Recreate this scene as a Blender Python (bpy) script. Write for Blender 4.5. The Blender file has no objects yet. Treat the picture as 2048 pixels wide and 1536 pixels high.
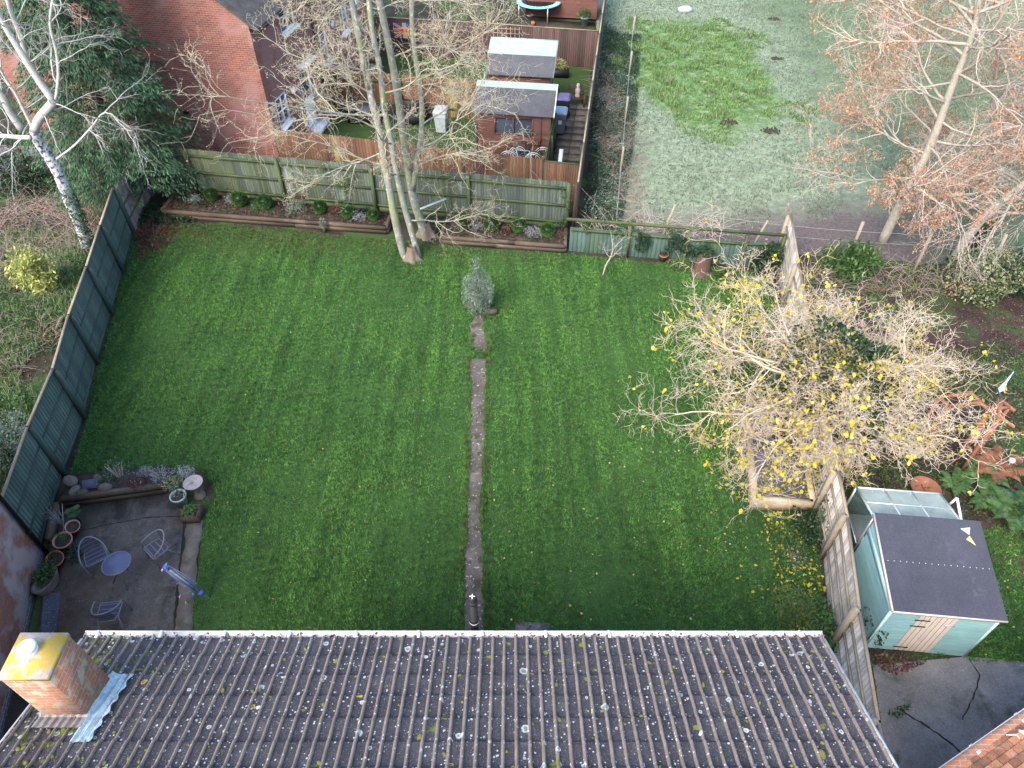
import bpy, math, random
import numpy as np
from mathutils import Vector, Matrix, noise as mnoise
random.seed(7); RNG = np.random.default_rng(7)
R = math.radians; PI = math.pi
# ---------------------------------------------------------------- camera, world, sun, exposure
sc = bpy.context.scene
H = 14.5; F = 1430.0; S2 = math.sqrt(0.5)
cam = bpy.data.objects.new('camera', bpy.data.cameras.new('camera'))
sc.collection.objects.link(cam); sc.camera = cam
cam.location = (0, 0, H); cam.rotation_euler = (R(45), 0, 0)
cam.data.sensor_width = 36; cam.data.lens = F / 2048 * 36
cam.data.clip_start = .1; cam.data.clip_end = 2000
SUN_EL = 43.0; SUN_AZ = -34.0      # soft sun behind the drone, to its left
w = bpy.data.worlds.new('World'); sc.world = w; w.use_nodes = True
nt = w.node_tree; bg = nt.nodes['Background']
sky = nt.nodes.new('ShaderNodeTexSky'); sky.sky_type = 'NISHITA'; sky.sun_disc = False
sky.sun_elevation = R(SUN_EL); sky.sun_rotation = R(180 - SUN_AZ); sky.dust_density = 2.5
nt.links.new(sky.outputs[0], bg.inputs[0]); bg.inputs[1].default_value = .15
sl = bpy.data.lights.new('sun', 'SUN'); sl.energy = 1.5; sl.angle = R(32.0); sl.color = (1, .90, .78)
so = bpy.data.objects.new('sun', sl); sc.collection.objects.link(so)
sd = Vector((-math.sin(R(SUN_AZ)) * math.cos(R(SUN_EL)), math.cos(R(SUN_AZ)) * math.cos(R(SUN_EL)), -math.sin(R(SUN_EL))))
so.rotation_euler = sd.to_track_quat('-Z', 'Y').to_euler(); so.location = (-15, -25, 20)
sc.view_settings.view_transform = 'Standard'; sc.view_settings.look = 'None'
sc.view_settings.exposure = 1.9; sc.view_settings.gamma = 1
# ---------------------------------------------------------------- survey helpers: a sight line of the survey photo to a real point
def G(px, py, z=0.0):
    u = (px - 1024) / F; v = (py - 768) / F
    t = (H - z) / (S2 * (1 + v)); return Vector((u * t, t * S2 * (1 - v), z))
def VY(px, py, Y):
    u = (px - 1024) / F; v = (py - 768) / F
    t = Y / (S2 * (1 - v)); return Vector((u * t, Y, H - t * S2 * (1 + v)))
def lerp(a, b, t): return a + (b - a) * t
def rnd(a, b): return random.uniform(a, b)
# ---------------------------------------------------------------- mesh builder
class MB:
    def __init__(s): s.v = []; s.f = []; s.chunks = []
    def quad(s, a, b, c, d):
        n = len(s.v); s.v += [tuple(a), tuple(b), tuple(c), tuple(d)]; s.f.append((n, n+1, n+2, n+3)); return s
    def poly(s, pts):
        pts = list(pts)
        n = len(s.v); s.v += [tuple(p) for p in pts]; s.f.append(tuple(range(n, n+len(pts)))); return s
    def box(s, c, sz, rz=0, M=None):
        n = len(s.v); cx, cy, cz = c; hx, hy, hz = sz[0]/2, sz[1]/2, sz[2]/2
        co, si = math.cos(rz), math.sin(rz)
        for dz in (-hz, hz):
            for dx, dy in ((-hx, -hy), (hx, -hy), (hx, hy), (-hx, hy)):
                p = Vector((dx, dy, dz))
                if M: p = M @ p
                s.v.append((cx + p.x*co - p.y*si, cy + p.x*si + p.y*co, cz + p.z))
        for q in ((3,2,1,0),(4,5,6,7),(0,1,5,4),(1,2,6,5),(2,3,7,6),(3,0,4,7)): s.f.append(tuple(n+i for i in q))
        return s
    def bar(s, p, q, w, h, up=(0,0,1)):
        p = Vector(p); q = Vector(q); d = (q-p).normalized(); up = Vector(up)
        if abs(d.dot(up)) > .98: up = Vector((0,1,0))
        a = d.cross(up).normalized(); b = a.cross(d).normalized(); n = len(s.v)
        for e in (p, q):
            for i, j in ((-1,-1),(1,-1),(1,1),(-1,1)): s.v.append(tuple(e + a*(i*w/2) + b*(j*h/2)))
        for f in ((3,2,1,0),(4,5,6,7),(0,1,5,4),(1,2,6,5),(2,3,7,6),(3,0,4,7)): s.f.append(tuple(n+i for i in f))
        return s
    def tube(s, pts, rad, k=6, cap=True, closed=False):
        pts = [Vector(p) for p in pts]; m = len(pts)
        if not hasattr(rad, '__len__'): rad = [rad]*m
        n0 = len(s.v); up = Vector((.13, .21, .97))
        for i in range(m):
            if closed: d = pts[(i+1) % m] - pts[i-1]
            else: d = pts[min(i+1, m-1)] - pts[max(i-1, 0)]
            if d.length < 1e-9: d = Vector((0,0,1))
            d.normalize(); a = d.cross(up)
            if a.length < .08: a = d.cross(Vector((1,0,0)))
            a.normalize(); b = d.cross(a)
            for j in range(k):
                an = 2*PI*j/k; s.v.append(tuple(pts[i] + a*(math.cos(an)*rad[i]) + b*(math.sin(an)*rad[i])))
        mm = m if closed else m-1
        for i in range(mm):
            i2 = (i+1) % m
            for j in range(k):
                s.f.append((n0+i*k+j, n0+i2*k+j, n0+i2*k+(j+1)%k, n0+i*k+(j+1)%k))
        if cap and not closed:
            s.f.append(tuple(n0+j for j in range(k))); s.f.append(tuple(n0+(m-1)*k+j for j in reversed(range(k))))
        return s
    def lathe(s, prof, c, k=20, sx=1, sy=1, M=None):
        n0 = len(s.v); c = Vector(c)
        for (r, z) in prof:
            for j in range(k):
                a = 2*PI*j/k; p = Vector((r*math.cos(a)*sx, r*math.sin(a)*sy, z))
                if M: p = M @ p
                s.v.append(tuple(c + p))
        for i in range(len(prof)-1):
            for j in range(k): s.f.append((n0+i*k+j, n0+i*k+(j+1)%k, n0+(i+1)*k+(j+1)%k, n0+(i+1)*k+j))
        return s
    def disc(s, c, r, k=24, sx=1, sy=1):
        c = Vector(c); return s.poly([c + Vector((math.cos(2*PI*i/k)*r*sx, math.sin(2*PI*i/k)*r*sy, 0)) for i in range(k)])
    def prism(s, pts, z0, z1):
        n = len(s.v); m = len(pts)
        for z in (z0, z1): s.v += [(p[0], p[1], z) for p in pts]
        s.f.append(tuple(n+i for i in reversed(range(m)))); s.f.append(tuple(n+m+i for i in range(m)))
        for i in range(m): s.f.append((n+i, n+(i+1)%m, n+m+(i+1)%m, n+m+i))
        return s
    def arr(s, V, k): s.chunks.append((np.asarray(V, float).reshape(-1, 3), k)); return s   # V grouped by k verts per face
    def build(s, name, mat=None, parent=None, smooth=False, uv=False):
        V = np.array(s.v, float).reshape(-1, 3); nv = len(V)
        sizes = [len(f) for f in s.f]; idx = [i for f in s.f for i in f]
        allV = [V]; allI = [np.array(idx, dtype=np.int64)]; allS = [np.array(sizes, dtype=np.int64)]
        for (C, k) in s.chunks:
            allV.append(C); allI.append(np.arange(len(C)) + nv); nv += len(C); allS.append(np.full(len(C)//k, k))
        V = np.concatenate(allV); I = np.concatenate(allI); Sz = np.concatenate(allS)
        off = Vector((0,0,0)); q = parent
        while q is not None: off += q.location; q = q.parent
        V = V - np.array(off)
        me = bpy.data.meshes.new(name)
        me.vertices.add(len(V)); me.vertices.foreach_set('co', V.astype(np.float32).ravel())
        me.loops.add(len(I)); me.loops.foreach_set('vertex_index', I.astype(np.int32))
        me.polygons.add(len(Sz)); st = np.concatenate([[0], np.cumsum(Sz)[:-1]]) if len(Sz) else np.array([])
        me.polygons.foreach_set('loop_start', st.astype(np.int32)); me.polygons.foreach_set('loop_total', Sz.astype(np.int32))
        me.update(calc_edges=True)
        if smooth: me.polygons.foreach_set('use_smooth', np.ones(len(Sz), dtype=bool))
        if uv:
            ul = me.uv_layers.new(name='UVMap'); W = V + np.array(off)
            for p in me.polygons:
                n = p.normal
                if abs(n.z) < .8:
                    l = math.hypot(n.x, n.y); tx, ty = -n.y/l, n.x/l
                    for li in p.loop_indices:
                        c = W[me.loops[li].vertex_index]; ul.data[li].uv = (c[0]*tx + c[1]*ty, c[2])
                else:
                    for li in p.loop_indices:
                        c = W[me.loops[li].vertex_index]; ul.data[li].uv = (c[0], c[1])
        o = bpy.data.objects.new(name, me); sc.collection.objects.link(o)
        if mat: me.materials.append(mat)
        if parent is not None: o.parent = parent
        return o
def thing(name, label, cat, loc=(0,0,0), group=None, rz=0):
    o = bpy.data.objects.new(name, None); sc.collection.objects.link(o); o.empty_display_size = .2
    o.location = loc; o.rotation_euler = (0,0,rz); o['label'] = label; o['category'] = cat
    if group: o['group'] = group
    return o
def tag(o, label, cat, group=None, kind=None):
    o['label'] = label; o['category'] = cat
    if group: o['group'] = group
    if kind: o['kind'] = kind
    return o
def struct(o): o['kind'] = 'structure'; return o
def dup(root, loc, rz=0, label=None):
    r = root.copy(); sc.collection.objects.link(r); r.location = loc; r.rotation_euler = (0,0,rz)
    if label: r['label'] = label
    for ch in list(root.children):
        c = ch.copy(); sc.collection.objects.link(c); c.parent = r
        for g in ch.children:
            d = g.copy(); sc.collection.objects.link(d); d.parent = c
    return r
# ---------------------------------------------------------------- materials
def N(t, ty, **kw):
    n = t.nodes.new(ty)
    for k, v in kw.items(): setattr(n, k, v)
    return n
def mixc(t, fac, a, b, mode='MIX'):
    m = N(t, 'ShaderNodeMix', data_type='RGBA', blend_type=mode)
    for i, x in ((0, fac), (6, a), (7, b)):
        if hasattr(x, 'links'): t.links.new(x, m.inputs[i])
        elif i == 0: m.inputs[0].default_value = x
        else: m.inputs[i].default_value = (*x, 1) if len(x) == 3 else x
    return m.outputs[2]
def ramp(t, fac, stops):
    r = N(t, 'ShaderNodeValToRGB'); e = r.color_ramp.elements
    while len(e) < len(stops): e.new(.5)
    for i, (p, c) in enumerate(stops):
        e[i].position = p; e[i].color = (*c, 1) if hasattr(c, '__len__') else (c, c, c, 1)
    t.links.new(fac, r.inputs[0]); return r.outputs[0]
def noise(t, vec, scale, detail=4, rough=.6, dist=0):
    n = N(t, 'ShaderNodeTexNoise'); n.inputs['Scale'].default_value = scale; n.inputs['Detail'].default_value = detail
    n.inputs['Roughness'].default_value = rough; n.inputs['Distortion'].default_value = dist
    t.links.new(vec, n.inputs['Vector']); return n.outputs[0]
def coord(t, stretch=(1,1,1), kind='Object', rz=0):
    c = N(t, 'ShaderNodeTexCoord'); m = N(t, 'ShaderNodeMapping'); m.inputs['Scale'].default_value = stretch
    m.inputs['Rotation'].default_value = (0, 0, rz)
    t.links.new(c.outputs[kind], m.inputs[0]); return m.outputs[0]
def geopos(t, stretch=(1,1,1)):
    c = N(t, 'ShaderNodeNewGeometry'); m = N(t, 'ShaderNodeMapping'); m.inputs['Scale'].default_value = stretch
    t.links.new(c.outputs['Position'], m.inputs[0]); return m.outputs[0]
def newmat(name, rough=.85, spec=.3):
    m = bpy.data.materials.new(name); m.use_nodes = True; t = m.node_tree; b = t.nodes['Principled BSDF']
    b.inputs['Roughness'].default_value = rough; b.inputs['Specular IOR Level'].default_value = spec
    return m, t, b
def bumpy(t, b, h, s=.4, d=.01):
    n = N(t, 'ShaderNodeBump'); n.inputs['Strength'].default_value = s; n.inputs['Distance'].default_value = d
    t.links.new(h, n.inputs['Height']); t.links.new(n.outputs[0], b.inputs['Normal'])
def M(name, cols, scale=3, rough=.85, bump=.4, bd=.01, fine=40, stretch=(1,1,1), island=0., patches=(), metallic=0, spec=.3, trans=0, alpha=1, speck=.35, pos=True):
    m, t, b = newmat(name, rough, spec); v = (geopos if pos else coord)(t, stretch)
    n1 = noise(t, v, scale, 5, .62)
    k = len(cols); c = ramp(t, n1, [(.3 + .4*i/max(1, k-1), col) for i, col in enumerate(cols)]) if k > 1 else mixc(t, 0., cols[0], cols[0])
    n2 = noise(t, v, fine, 4, .7)
    c = mixc(t, speck, c, ramp(t, n2, [(.32, .12), (.66, 1.)]), 'MULTIPLY') if speck else c
    for (pc, psc, th, amt) in patches:
        f = ramp(t, noise(t, v, psc, 5, .6), [(th, 0.), (min(1, th + .09), amt)])
        c = mixc(t, f, c, pc)
    if island:
        g = N(t, 'ShaderNodeNewGeometry')
        c = mixc(t, 1., c, ramp(t, g.outputs['Random Per Island'], [(0, 1 - island), (1, 1 + island*.6)]), 'MULTIPLY')
    t.links.new(c, b.inputs['Base Color']); b.inputs['Metallic'].default_value = metallic
    if bump: bumpy(t, b, n2, bump, bd)
    if trans: b.inputs['Transmission Weight'].default_value = trans
    if alpha < 1: b.inputs['Alpha'].default_value = alpha
    return m
def leafmat(name, cols, rough=.6, tr=.3, scale=1.5, island=.45):
    m, t, b = newmat(name, rough, .35); g = N(t, 'ShaderNodeNewGeometry')
    k = len(cols); c = ramp(t, g.outputs['Random Per Island'], [(i/max(1, k-1), col) for i, col in enumerate(cols)])
    f = ramp(t, noise(t, geopos(t), scale, 3), [(.3, 1 - island), (.7, 1.)])
    c = mixc(t, 1., c, f, 'MULTIPLY'); t.links.new(c, b.inputs['Base Color'])
    tl = N(t, 'ShaderNodeBsdfTranslucent'); t.links.new(c, tl.inputs[0]); mx = N(t, 'ShaderNodeMixShader'); mx.inputs[0].default_value = tr
    t.links.new(b.outputs[0], mx.inputs[1]); t.links.new(tl.outputs[0], mx.inputs[2]); t.links.new(mx.outputs[0], t.nodes['Material Output'].inputs[0])
    return m
def brickmat(name, c1, c2, mort, bw=.225, bh=.075, extra=()):
    m, t, b = newmat(name, .9, .2); v = coord(t, (1,1,1), 'UV')
    br = N(t, 'ShaderNodeTexBrick'); br.inputs['Scale'].default_value = 1; br.inputs['Brick Width'].default_value = bw
    br.inputs['Row Height'].default_value = bh; br.inputs['Mortar Size'].default_value = .006; br.inputs['Mortar Smooth'].default_value = .3
    br.inputs['Color1'].default_value = (*c1, 1); br.inputs['Color2'].default_value = (*c2, 1); br.inputs['Mortar'].default_value = (*mort, 1)
    t.links.new(v, br.inputs['Vector']); c = br.outputs[0]; gp = geopos(t)
    c = mixc(t, .5, c, ramp(t, noise(t, gp, 1.2, 5), [(.3, .6), (.7, 1.)]), 'MULTIPLY')
    c = mixc(t, .35, c, ramp(t, noise(t, gp, 25, 4), [(.3, .45), (.7, 1.)]), 'MULTIPLY')
    for (pc, psc, th, amt) in extra:
        c = mixc(t, ramp(t, noise(t, gp, psc, 5), [(th, 0.), (th+.1, amt)]), c, pc)
    t.links.new(c, b.inputs['Base Color']); bumpy(t, b, br.outputs['Fac'], -.5, .006); return m
C_ = {}
C_['brick_far'] = brickmat('red_brick', (.30,.115,.085), (.19,.08,.065), (.36,.27,.24), extra=(((.26,.15,.14), .6, .5, .6),))
C_['brick_left'] = brickmat('pink_brick', (.50,.22,.17), (.36,.18,.16), (.20,.15,.14), extra=(((.46,.42,.47), .9, .48, .75),))
C_['brick_house'] = brickmat('house_brick', (.34,.16,.10), (.24,.13,.10), (.3,.27,.24))
C_['brick_chim'] = brickmat('chimney_brick', (.42,.17,.09), (.27,.14,.10), (.34,.30,.25), extra=(((.28,.30,.22), 5, .50, .75), ((.30,.22,.05), 9, .58, .8)))
C_['dkslate'] = M('dark_slate', [(.05,.05,.06),(.09,.09,.10)], 4, fine=20)
C_['white'] = M('white_plastic', [(.72,.74,.77),(.80,.81,.82)], 2, rough=.45, bump=.05, speck=.1)
C_['gutterdirt'] = M('gutter_plastic', [(.62,.60,.58),(.76,.75,.72)], 3, rough=.5, bump=.05, speck=.35, patches=(((.25,.22,.18), 6, .58, .6),))
C_['glass'] = M('window_glass', [(.03,.04,.06),(.06,.075,.10)], 1, rough=.08, bump=0, speck=0, spec=.8)
C_['blackpl'] = M('black_plastic', [(.010,.010,.012),(.018,.018,.021)], 4, rough=.55, spec=.2, bump=.05, speck=.1)
C_['fgreen'] = M('green_fence', [(.055,.092,.080),(.082,.132,.114),(.12,.172,.148)], .9, island=.25, fine=30, stretch=(1,1,.25), patches=(((.10,.15,.13), 2.2, .60, .5),))
C_['fgreenpost'] = M('green_post', [(.04,.07,.062),(.065,.10,.085)], 2, fine=30, stretch=(1,1,.3))
C_['fback'] = M('algae_fence', [(.042,.062,.052),(.07,.09,.075),(.06,.082,.045)], .55, island=.35, fine=26, stretch=(1.3,1.3,.22), patches=(((.17,.20,.18), 2.6, .60, .55), ((.11,.135,.055), .45, .59, .6)))
C_['fbackpost'] = M('algae_post', [(.045,.065,.035),(.09,.12,.05)], 1.5, fine=30, stretch=(1,1,.3))
C_['fred'] = M('stained_fence', [(.085,.047,.032),(.125,.066,.038),(.065,.036,.027)], .8, island=.35, fine=24, stretch=(1.2,1.2,.25), patches=(((.19,.17,.055), .7, .56, .7),))
C_['fbrown'] = M('dark_brown_fence', [(.055,.036,.032),(.082,.05,.043)], 1.4, island=.4, fine=22, stretch=(1.2,1.2,.2), patches=(((.25,.24,.14), 1.3, .63, .6),))
C_['fpale'] = M('bleached_fence', [(.46,.40,.33),(.62,.56,.50),(.54,.45,.34)], 1.1, island=.38, fine=22, stretch=(1.5,1.5,.25), patches=(((.30,.29,.16), .8, .62, .45), ((.20,.18,.17), 4, .57, .6)))
C_['fpalepost'] = M('pale_post', [(.24,.21,.16),(.34,.30,.235)], 2, fine=25, stretch=(1,1,.3), patches=(((.18,.19,.09), 1.5, .58, .6),))
C_['cap'] = M('weathered_capping', [(.24,.19,.13),(.33,.27,.20)], 3, fine=30)
C_['sleeper'] = M('dark_sleeper', [(.055,.038,.03),(.095,.07,.052),(.13,.11,.075)], 1.3, fine=22, stretch=(.5,1,1), patches=(((.22,.18,.14), 1.5, .60, .5),))
C_['sleeper_pale'] = M('pale_sleeper', [(.38,.31,.21),(.52,.44,.33)], 1.5, fine=22, stretch=(1,.6,1), patches=(((.20,.19,.09), 1.8, .58, .6),))
C_['soil'] = M('soil', [(.025,.019,.016),(.05,.037,.031),(.085,.062,.052)], 5, fine=35, bump=.8, bd=.03)
# ---------------------------------------------------------------- ground materials
def groundmat(name, base, layers, fine=30, bump=.7, bd=.03, stripes=None, rough=.95):
    m, t, b = newmat(name, rough, .15); v = geopos(t)
    c = ramp(t, noise(t, v, 1.1, 6, .65), [(.3, base[0]), (.55, base[1]), (.75, base[2])])
    if stripes:
        wv = N(t, 'ShaderNodeTexWave', wave_type='BANDS', bands_direction='X'); wv.inputs['Scale'].default_value = stripes
        wv.inputs['Distortion'].default_value = 1.2; wv.inputs['Detail'].default_value = 3; wv.inputs['Detail Scale'].default_value = 2.; t.links.new(coord(t, (1, .25, 1)), wv.inputs['Vector'])
        c = mixc(t, .0, c, ramp(t, wv.outputs[1], [(0, .5), (1, 1.)]), 'MULTIPLY')
    for (pc, psc, th, amt, wd) in layers:
        c = mixc(t, ramp(t, noise(t, v, psc, 6, .62, .3), [(th, 0.), (min(1, th+wd), amt)]), c, pc)
    c = mixc(t, .6, c, ramp(t, noise(t, v, fine, 5, .75), [(.3, .3), (.7, 1.)]), 'MULTIPLY')
    t.links.new(c, b.inputs['Base Color']); bumpy(t, b, noise(t, v, fine*.7, 6, .75), bump, bd); return m
GRASS = [(.046,.128,.032), (.092,.240,.055), (.160,.340,.095)]
C_['lawn'] = groundmat('lawn', [(.022,.055,.016),(.038,.09,.024),(.055,.125,.032)], [((.06,.05,.03), 2.6, .62, .6, .1)], stripes=.9)
C_['earth'] = groundmat('earth', [(.025,.025,.018),(.05,.042,.034),(.04,.07,.028)], [((.05,.11,.03), .8, .50, .8, .1), ((.10,.07,.045), 2.2, .6, .6, .1)])
C_['litter'] = groundmat('leafy_earth', [(.025,.022,.02),(.06,.045,.042),(.10,.07,.065)], [((.035,.085,.025), .55, .50, .85, .1), ((.16,.11,.09), 9, .62, .7, .06)], fine=24)
C_['mud'] = groundmat('mud', [(.085,.07,.07),(.13,.11,.11),(.10,.085,.085)], [((.06,.10,.05), .9, .64, .5, .1)], fine=9, bump=1, bd=.06)
C_['gravel'] = groundmat('blue_gravel', [(.04,.045,.06),(.10,.11,.14),(.2,.21,.25)], [((.35,.36,.40), 28, .6, .9, .05)], fine=45, bump=1, bd=.03)
C_['conc'] = groundmat('patio_concrete', [(.085,.072,.062),(.15,.13,.112),(.23,.20,.175)], [((.032,.034,.028), 1.1, .52, .8, .12), ((.11,.10,.05), 1.7, .60, .5, .1), ((.24,.22,.21), 3.0, .62, .4, .1), ((.30,.28,.26), 17, .64, .6, .05)], fine=20, bump=.35, bd=.01)
C_['conc2'] = groundmat('pale_concrete', [(.095,.082,.07),(.17,.15,.13),(.25,.225,.20)], [((.07,.08,.045), 1.9, .52, .8, .1)], fine=38, bump=.35, bd=.01)
C_['pathc'] = groundmat('path_tarmac', [(.065,.058,.052),(.12,.107,.096),(.19,.17,.152)], [((.045,.05,.03), 3, .53, .85, .1), ((.42,.38,.33), 13, .60, .8, .04)], fine=28, bump=.5, bd=.01)
C_['drive'] = groundmat('drive_concrete', [(.14,.14,.135),(.22,.22,.225),(.31,.31,.32)], [((.05,.065,.04), 1.0, .54, .75, .1), ((.34,.34,.33), 17, .62, .8, .04), ((.24,.23,.21), 2.2, .6, .5, .1)], fine=22, bump=.3, bd=.01)
def fieldmat():
    m, t, b = newmat('frosty_field', .95, .2); v = geopos(t)
    frost = ramp(t, noise(t, v, 3.2, 8, .82), [(.3, (.09,.125,.07)), (.5, (.21,.27,.18)), (.7, (.39,.45,.34))])
    green = ramp(t, noise(t, v, 2.0, 6, .7), [(.3, (.05,.13,.035)), (.5, (.11,.22,.06)), (.60, (.22,.31,.14)), (.75, (.42,.45,.34))])
    mud = ramp(t, noise(t, v, 9, 5, .7), [(.3, (.075,.062,.062)), (.7, (.17,.145,.145))])
    # melted green patch: an island round (9.5, 36)
    sx = N(t, 'ShaderNodeVectorMath', operation='DISTANCE'); mp = N(t, 'ShaderNodeMapping'); mp.inputs['Scale'].default_value = (1.25, .62, 0)
    t.links.new(v, mp.inputs[0]); t.links.new(mp.outputs[0], sx.inputs[0]); sx.inputs[1].default_value = (9.6*1.25, 37.5*.62, 0)
    def add(a, k, nz):
        q = N(t, 'ShaderNodeMath', operation='MULTIPLY_ADD'); t.links.new(nz, q.inputs[0]); q.inputs[1].default_value = k
        if hasattr(a, 'links'): t.links.new(a, q.inputs[2])
        return q.outputs[0]
    d = add(sx.outputs['Value'], 3.2, noise(t, v, .55, 5, .65))
    c = mixc(t, ramp(t, d, [(.0, 1.), (1., 0.)]), frost, green) if False else None
    mr = N(t, 'ShaderNodeMapRange'); t.links.new(d, mr.inputs[0]); mr.inputs[1].default_value = 5.6; mr.inputs[2].default_value = 6.5; mr.inputs[3].default_value = 1; mr.inputs[4].default_value = 0
    c = mixc(t, mr.outputs[0], frost, green)
    sp = N(t, 'ShaderNodeSeparateXYZ'); t.links.new(v, sp.inputs[0])
    # mud belt along the near wire fence
    e = add(sp.outputs[1], 3.0, noise(t, v, .8, 5, .7)); e2 = N(t, 'ShaderNodeMath', operation='MULTIPLY_ADD'); t.links.new(sp.outputs[0], e2.inputs[0]); e2.inputs[1].default_value = -.14; t.links.new(e, e2.inputs[2])
    m2 = N(t, 'ShaderNodeMapRange'); t.links.new(e2.outputs[0], m2.inputs[0]); m2.inputs[1].default_value = 22.6; m2.inputs[2].default_value = 25.2; m2.inputs[3].default_value = 1; m2.inputs[4].default_value = 0
    c = mixc(t, m2.outputs[0], c, mud)
    # greener, unfrosted strip to the right
    m3 = N(t, 'ShaderNodeMapRange'); t.links.new(add(sp.outputs[0], 4.0, noise(t, v, .4, 4, .6)), m3.inputs[0]); m3.inputs[1].default_value = 15.5; m3.inputs[2].default_value = 18.5; m3.inputs[3].default_value = 0; m3.inputs[4].default_value = .75
    c = mixc(t, m3.outputs[0], c, (.095,.15,.075))
    c = mixc(t, ramp(t, noise(t, v, .8, 5, .7), [(.56, 0.), (.66, .6)]), c, mud)
    c = mixc(t, .6, c, ramp(t, noise(t, v, 20, 5, .75), [(.3, .35), (.65, 1.)]), 'MULTIPLY')
    t.links.new(c, b.inputs['Base Color']); bumpy(t, b, noise(t, v, 14, 6, .75), .8, .05); return m
C_['field'] = fieldmat()
def bladesmat():
    m, t, b = newmat('grass_blades', .7, .3); v = geopos(t); g = N(t, 'ShaderNodeNewGeometry')
    c = ramp(t, g.outputs['Random Per Island'], [(0, GRASS[0]), (.5, GRASS[1]), (.93, GRASS[2]), (1., (.22,.24,.10))])
    wv = N(t, 'ShaderNodeTexWave', wave_type='BANDS', bands_direction='X'); wv.inputs['Scale'].default_value = .9
    wv.inputs['Distortion'].default_value = 1.2; wv.inputs['Detail'].default_value = 3; wv.inputs['Detail Scale'].default_value = 2.; t.links.new(coord(t, (1, .25, 1)), wv.inputs['Vector'])
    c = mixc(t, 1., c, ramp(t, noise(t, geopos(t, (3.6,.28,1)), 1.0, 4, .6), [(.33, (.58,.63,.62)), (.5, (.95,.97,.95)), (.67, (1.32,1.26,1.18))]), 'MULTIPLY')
    sp = N(t, 'ShaderNodeSeparateXYZ'); t.links.new(v, sp.inputs[0]); ya = N(t, 'ShaderNodeMath', operation='MULTIPLY_ADD'); t.links.new(noise(t, v, 1.4, 5, .7), ya.inputs[0]); ya.inputs[1].default_value = 4.5; t.links.new(sp.outputs[1], ya.inputs[2])
    mr = N(t, 'ShaderNodeMapRange'); t.links.new(ya.outputs[0], mr.inputs[0]); mr.inputs[1].default_value = 22.6; mr.inputs[2].default_value = 24.6; mr.inputs[3].default_value = 0; mr.inputs[4].default_value = .55; c = mixc(t, mr.outputs[0], c, (.10,.085,.04))
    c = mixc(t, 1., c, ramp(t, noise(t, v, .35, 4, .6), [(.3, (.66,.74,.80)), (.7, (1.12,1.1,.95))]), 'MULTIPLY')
    c = mixc(t, 1., c, ramp(t, noise(t, v, 9, 3, .75), [(.34, (.36,.40,.40)), (.5, (1.,1.,1.)), (.66, (1.5,1.42,1.25))]), 'MULTIPLY')
    c = mixc(t, ramp(t, noise(t, v, 1.6, 5, .7), [(.55, 0.), (.72, .45)]), c, (.15,.19,.07))
    c = mixc(t, ramp(t, noise(t, v, 3.1, 5, .7), [(.60, 0.), (.72, .6)]), c, (.22,.34,.18))
    c = mixc(t, ramp(t, noise(t, v, 5.5, 4, .7), [(.64, 0.), (.72, .6)]), c, (.05,.045,.02))
    t.links.new(c, b.inputs['Base Color'])
    tl = N(t, 'ShaderNodeBsdfTranslucent'); t.links.new(c, tl.inputs[0]); mx = N(t, 'ShaderNodeMixShader'); mx.inputs[0].default_value = .3
    t.links.new(b.outputs[0], mx.inputs[1]); t.links.new(tl.outputs[0], mx.inputs[2]); t.links.new(mx.outputs[0], t.nodes['Material Output'].inputs[0]); return m
C_['blades'] = bladesmat()
# ---------------------------------------------------------------- the ground
def gp(pts, z=0.): return [tuple(G(x, y, 0))[:2] + (z,) for x, y in pts]
def sheet(name, pts, z, mat, thick=0):
    mb = MB()
    if thick: mb.prism(pts, z - thick, z)
    else: mb.poly([(p[0], p[1], z) for p in pts])
    return struct(mb.build(name, mat))
def jag(pts, step=.12, amp=.03):
    out = []
    for i in range(len(pts)):
        a = Vector(pts[i][:2]); b = Vector(pts[(i+1) % len(pts)][:2]); n = max(1, int((b-a).length/step))
        for k in range(n):
            p = a.lerp(b, k/n); q = (b-a).normalized() if (b-a).length else Vector((1,0)); a_ = amp * (1 if k else .2)
            p = p + Vector((-q.y, q.x)) * (mnoise.noise(Vector((p.x*1.7, p.y*1.7, 3))) * 2*a_ + rnd(-a_, a_)*.5); out.append((p.x, p.y))
    return out
mb = MB(); mb.poly([(-400,-300,-.02),(400,-300,-.02),(400,700,-.02),(-400,700,-.02)]); struct(mb.build('ground', C_['earth']))
# terrain sheets
fieldp = [(3.2,22.9),(5.6,20.6),(9.4,21.0),(30,18.6),(80,18),(120,140),(14,140),(5.2,48)]
sheet('field', fieldp, -.010, C_['field'])
ngard = [(9.3,20.9),(30,18.5),(30,-3),(5.9,-3),(6.6,6.6)]
sheet('neighbour_ground', ngard, -.006, C_['litter'])
plot = [(-9.3,26.9),(-8.4,33),(-7,44),(4.9,44),(2.3,23.5)]
C_['lawn2'] = groundmat('far_lawn', [(.03,.06,.02),(.045,.085,.025),(.055,.10,.03)], [((.05,.04,.03), 1.1, .6, .8, .1)])
sheet('back_plot_ground', plot, -.004, C_['lawn2'])
lawnp = gp([(262,492),(330,447),(460,449),(780,480),(900,492),(1130,508),(1480,540),(1545,560),(1560,640),(1590,830),(1622,1000),(1640,1117)]) + [(6.6,6.6,0),(5.9,3.4,0),(-6.3,3.4,0)] + gp([(380,1262),(395,1150),(408,1040),(430,985),(415,955),(140,948),(176,836),(201,727),(230,629),(252,545)])
lawnp = [(p[0], p[1]) for p in lawnp]
sheet('lawn', lawnp, 0., C_['lawn'])
patio = gp([(70,1330),(97,1090),(130,1012),(335,985),(372,1003),(368,1035),(360,1120),(349,1225),(345,1330)])
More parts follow.
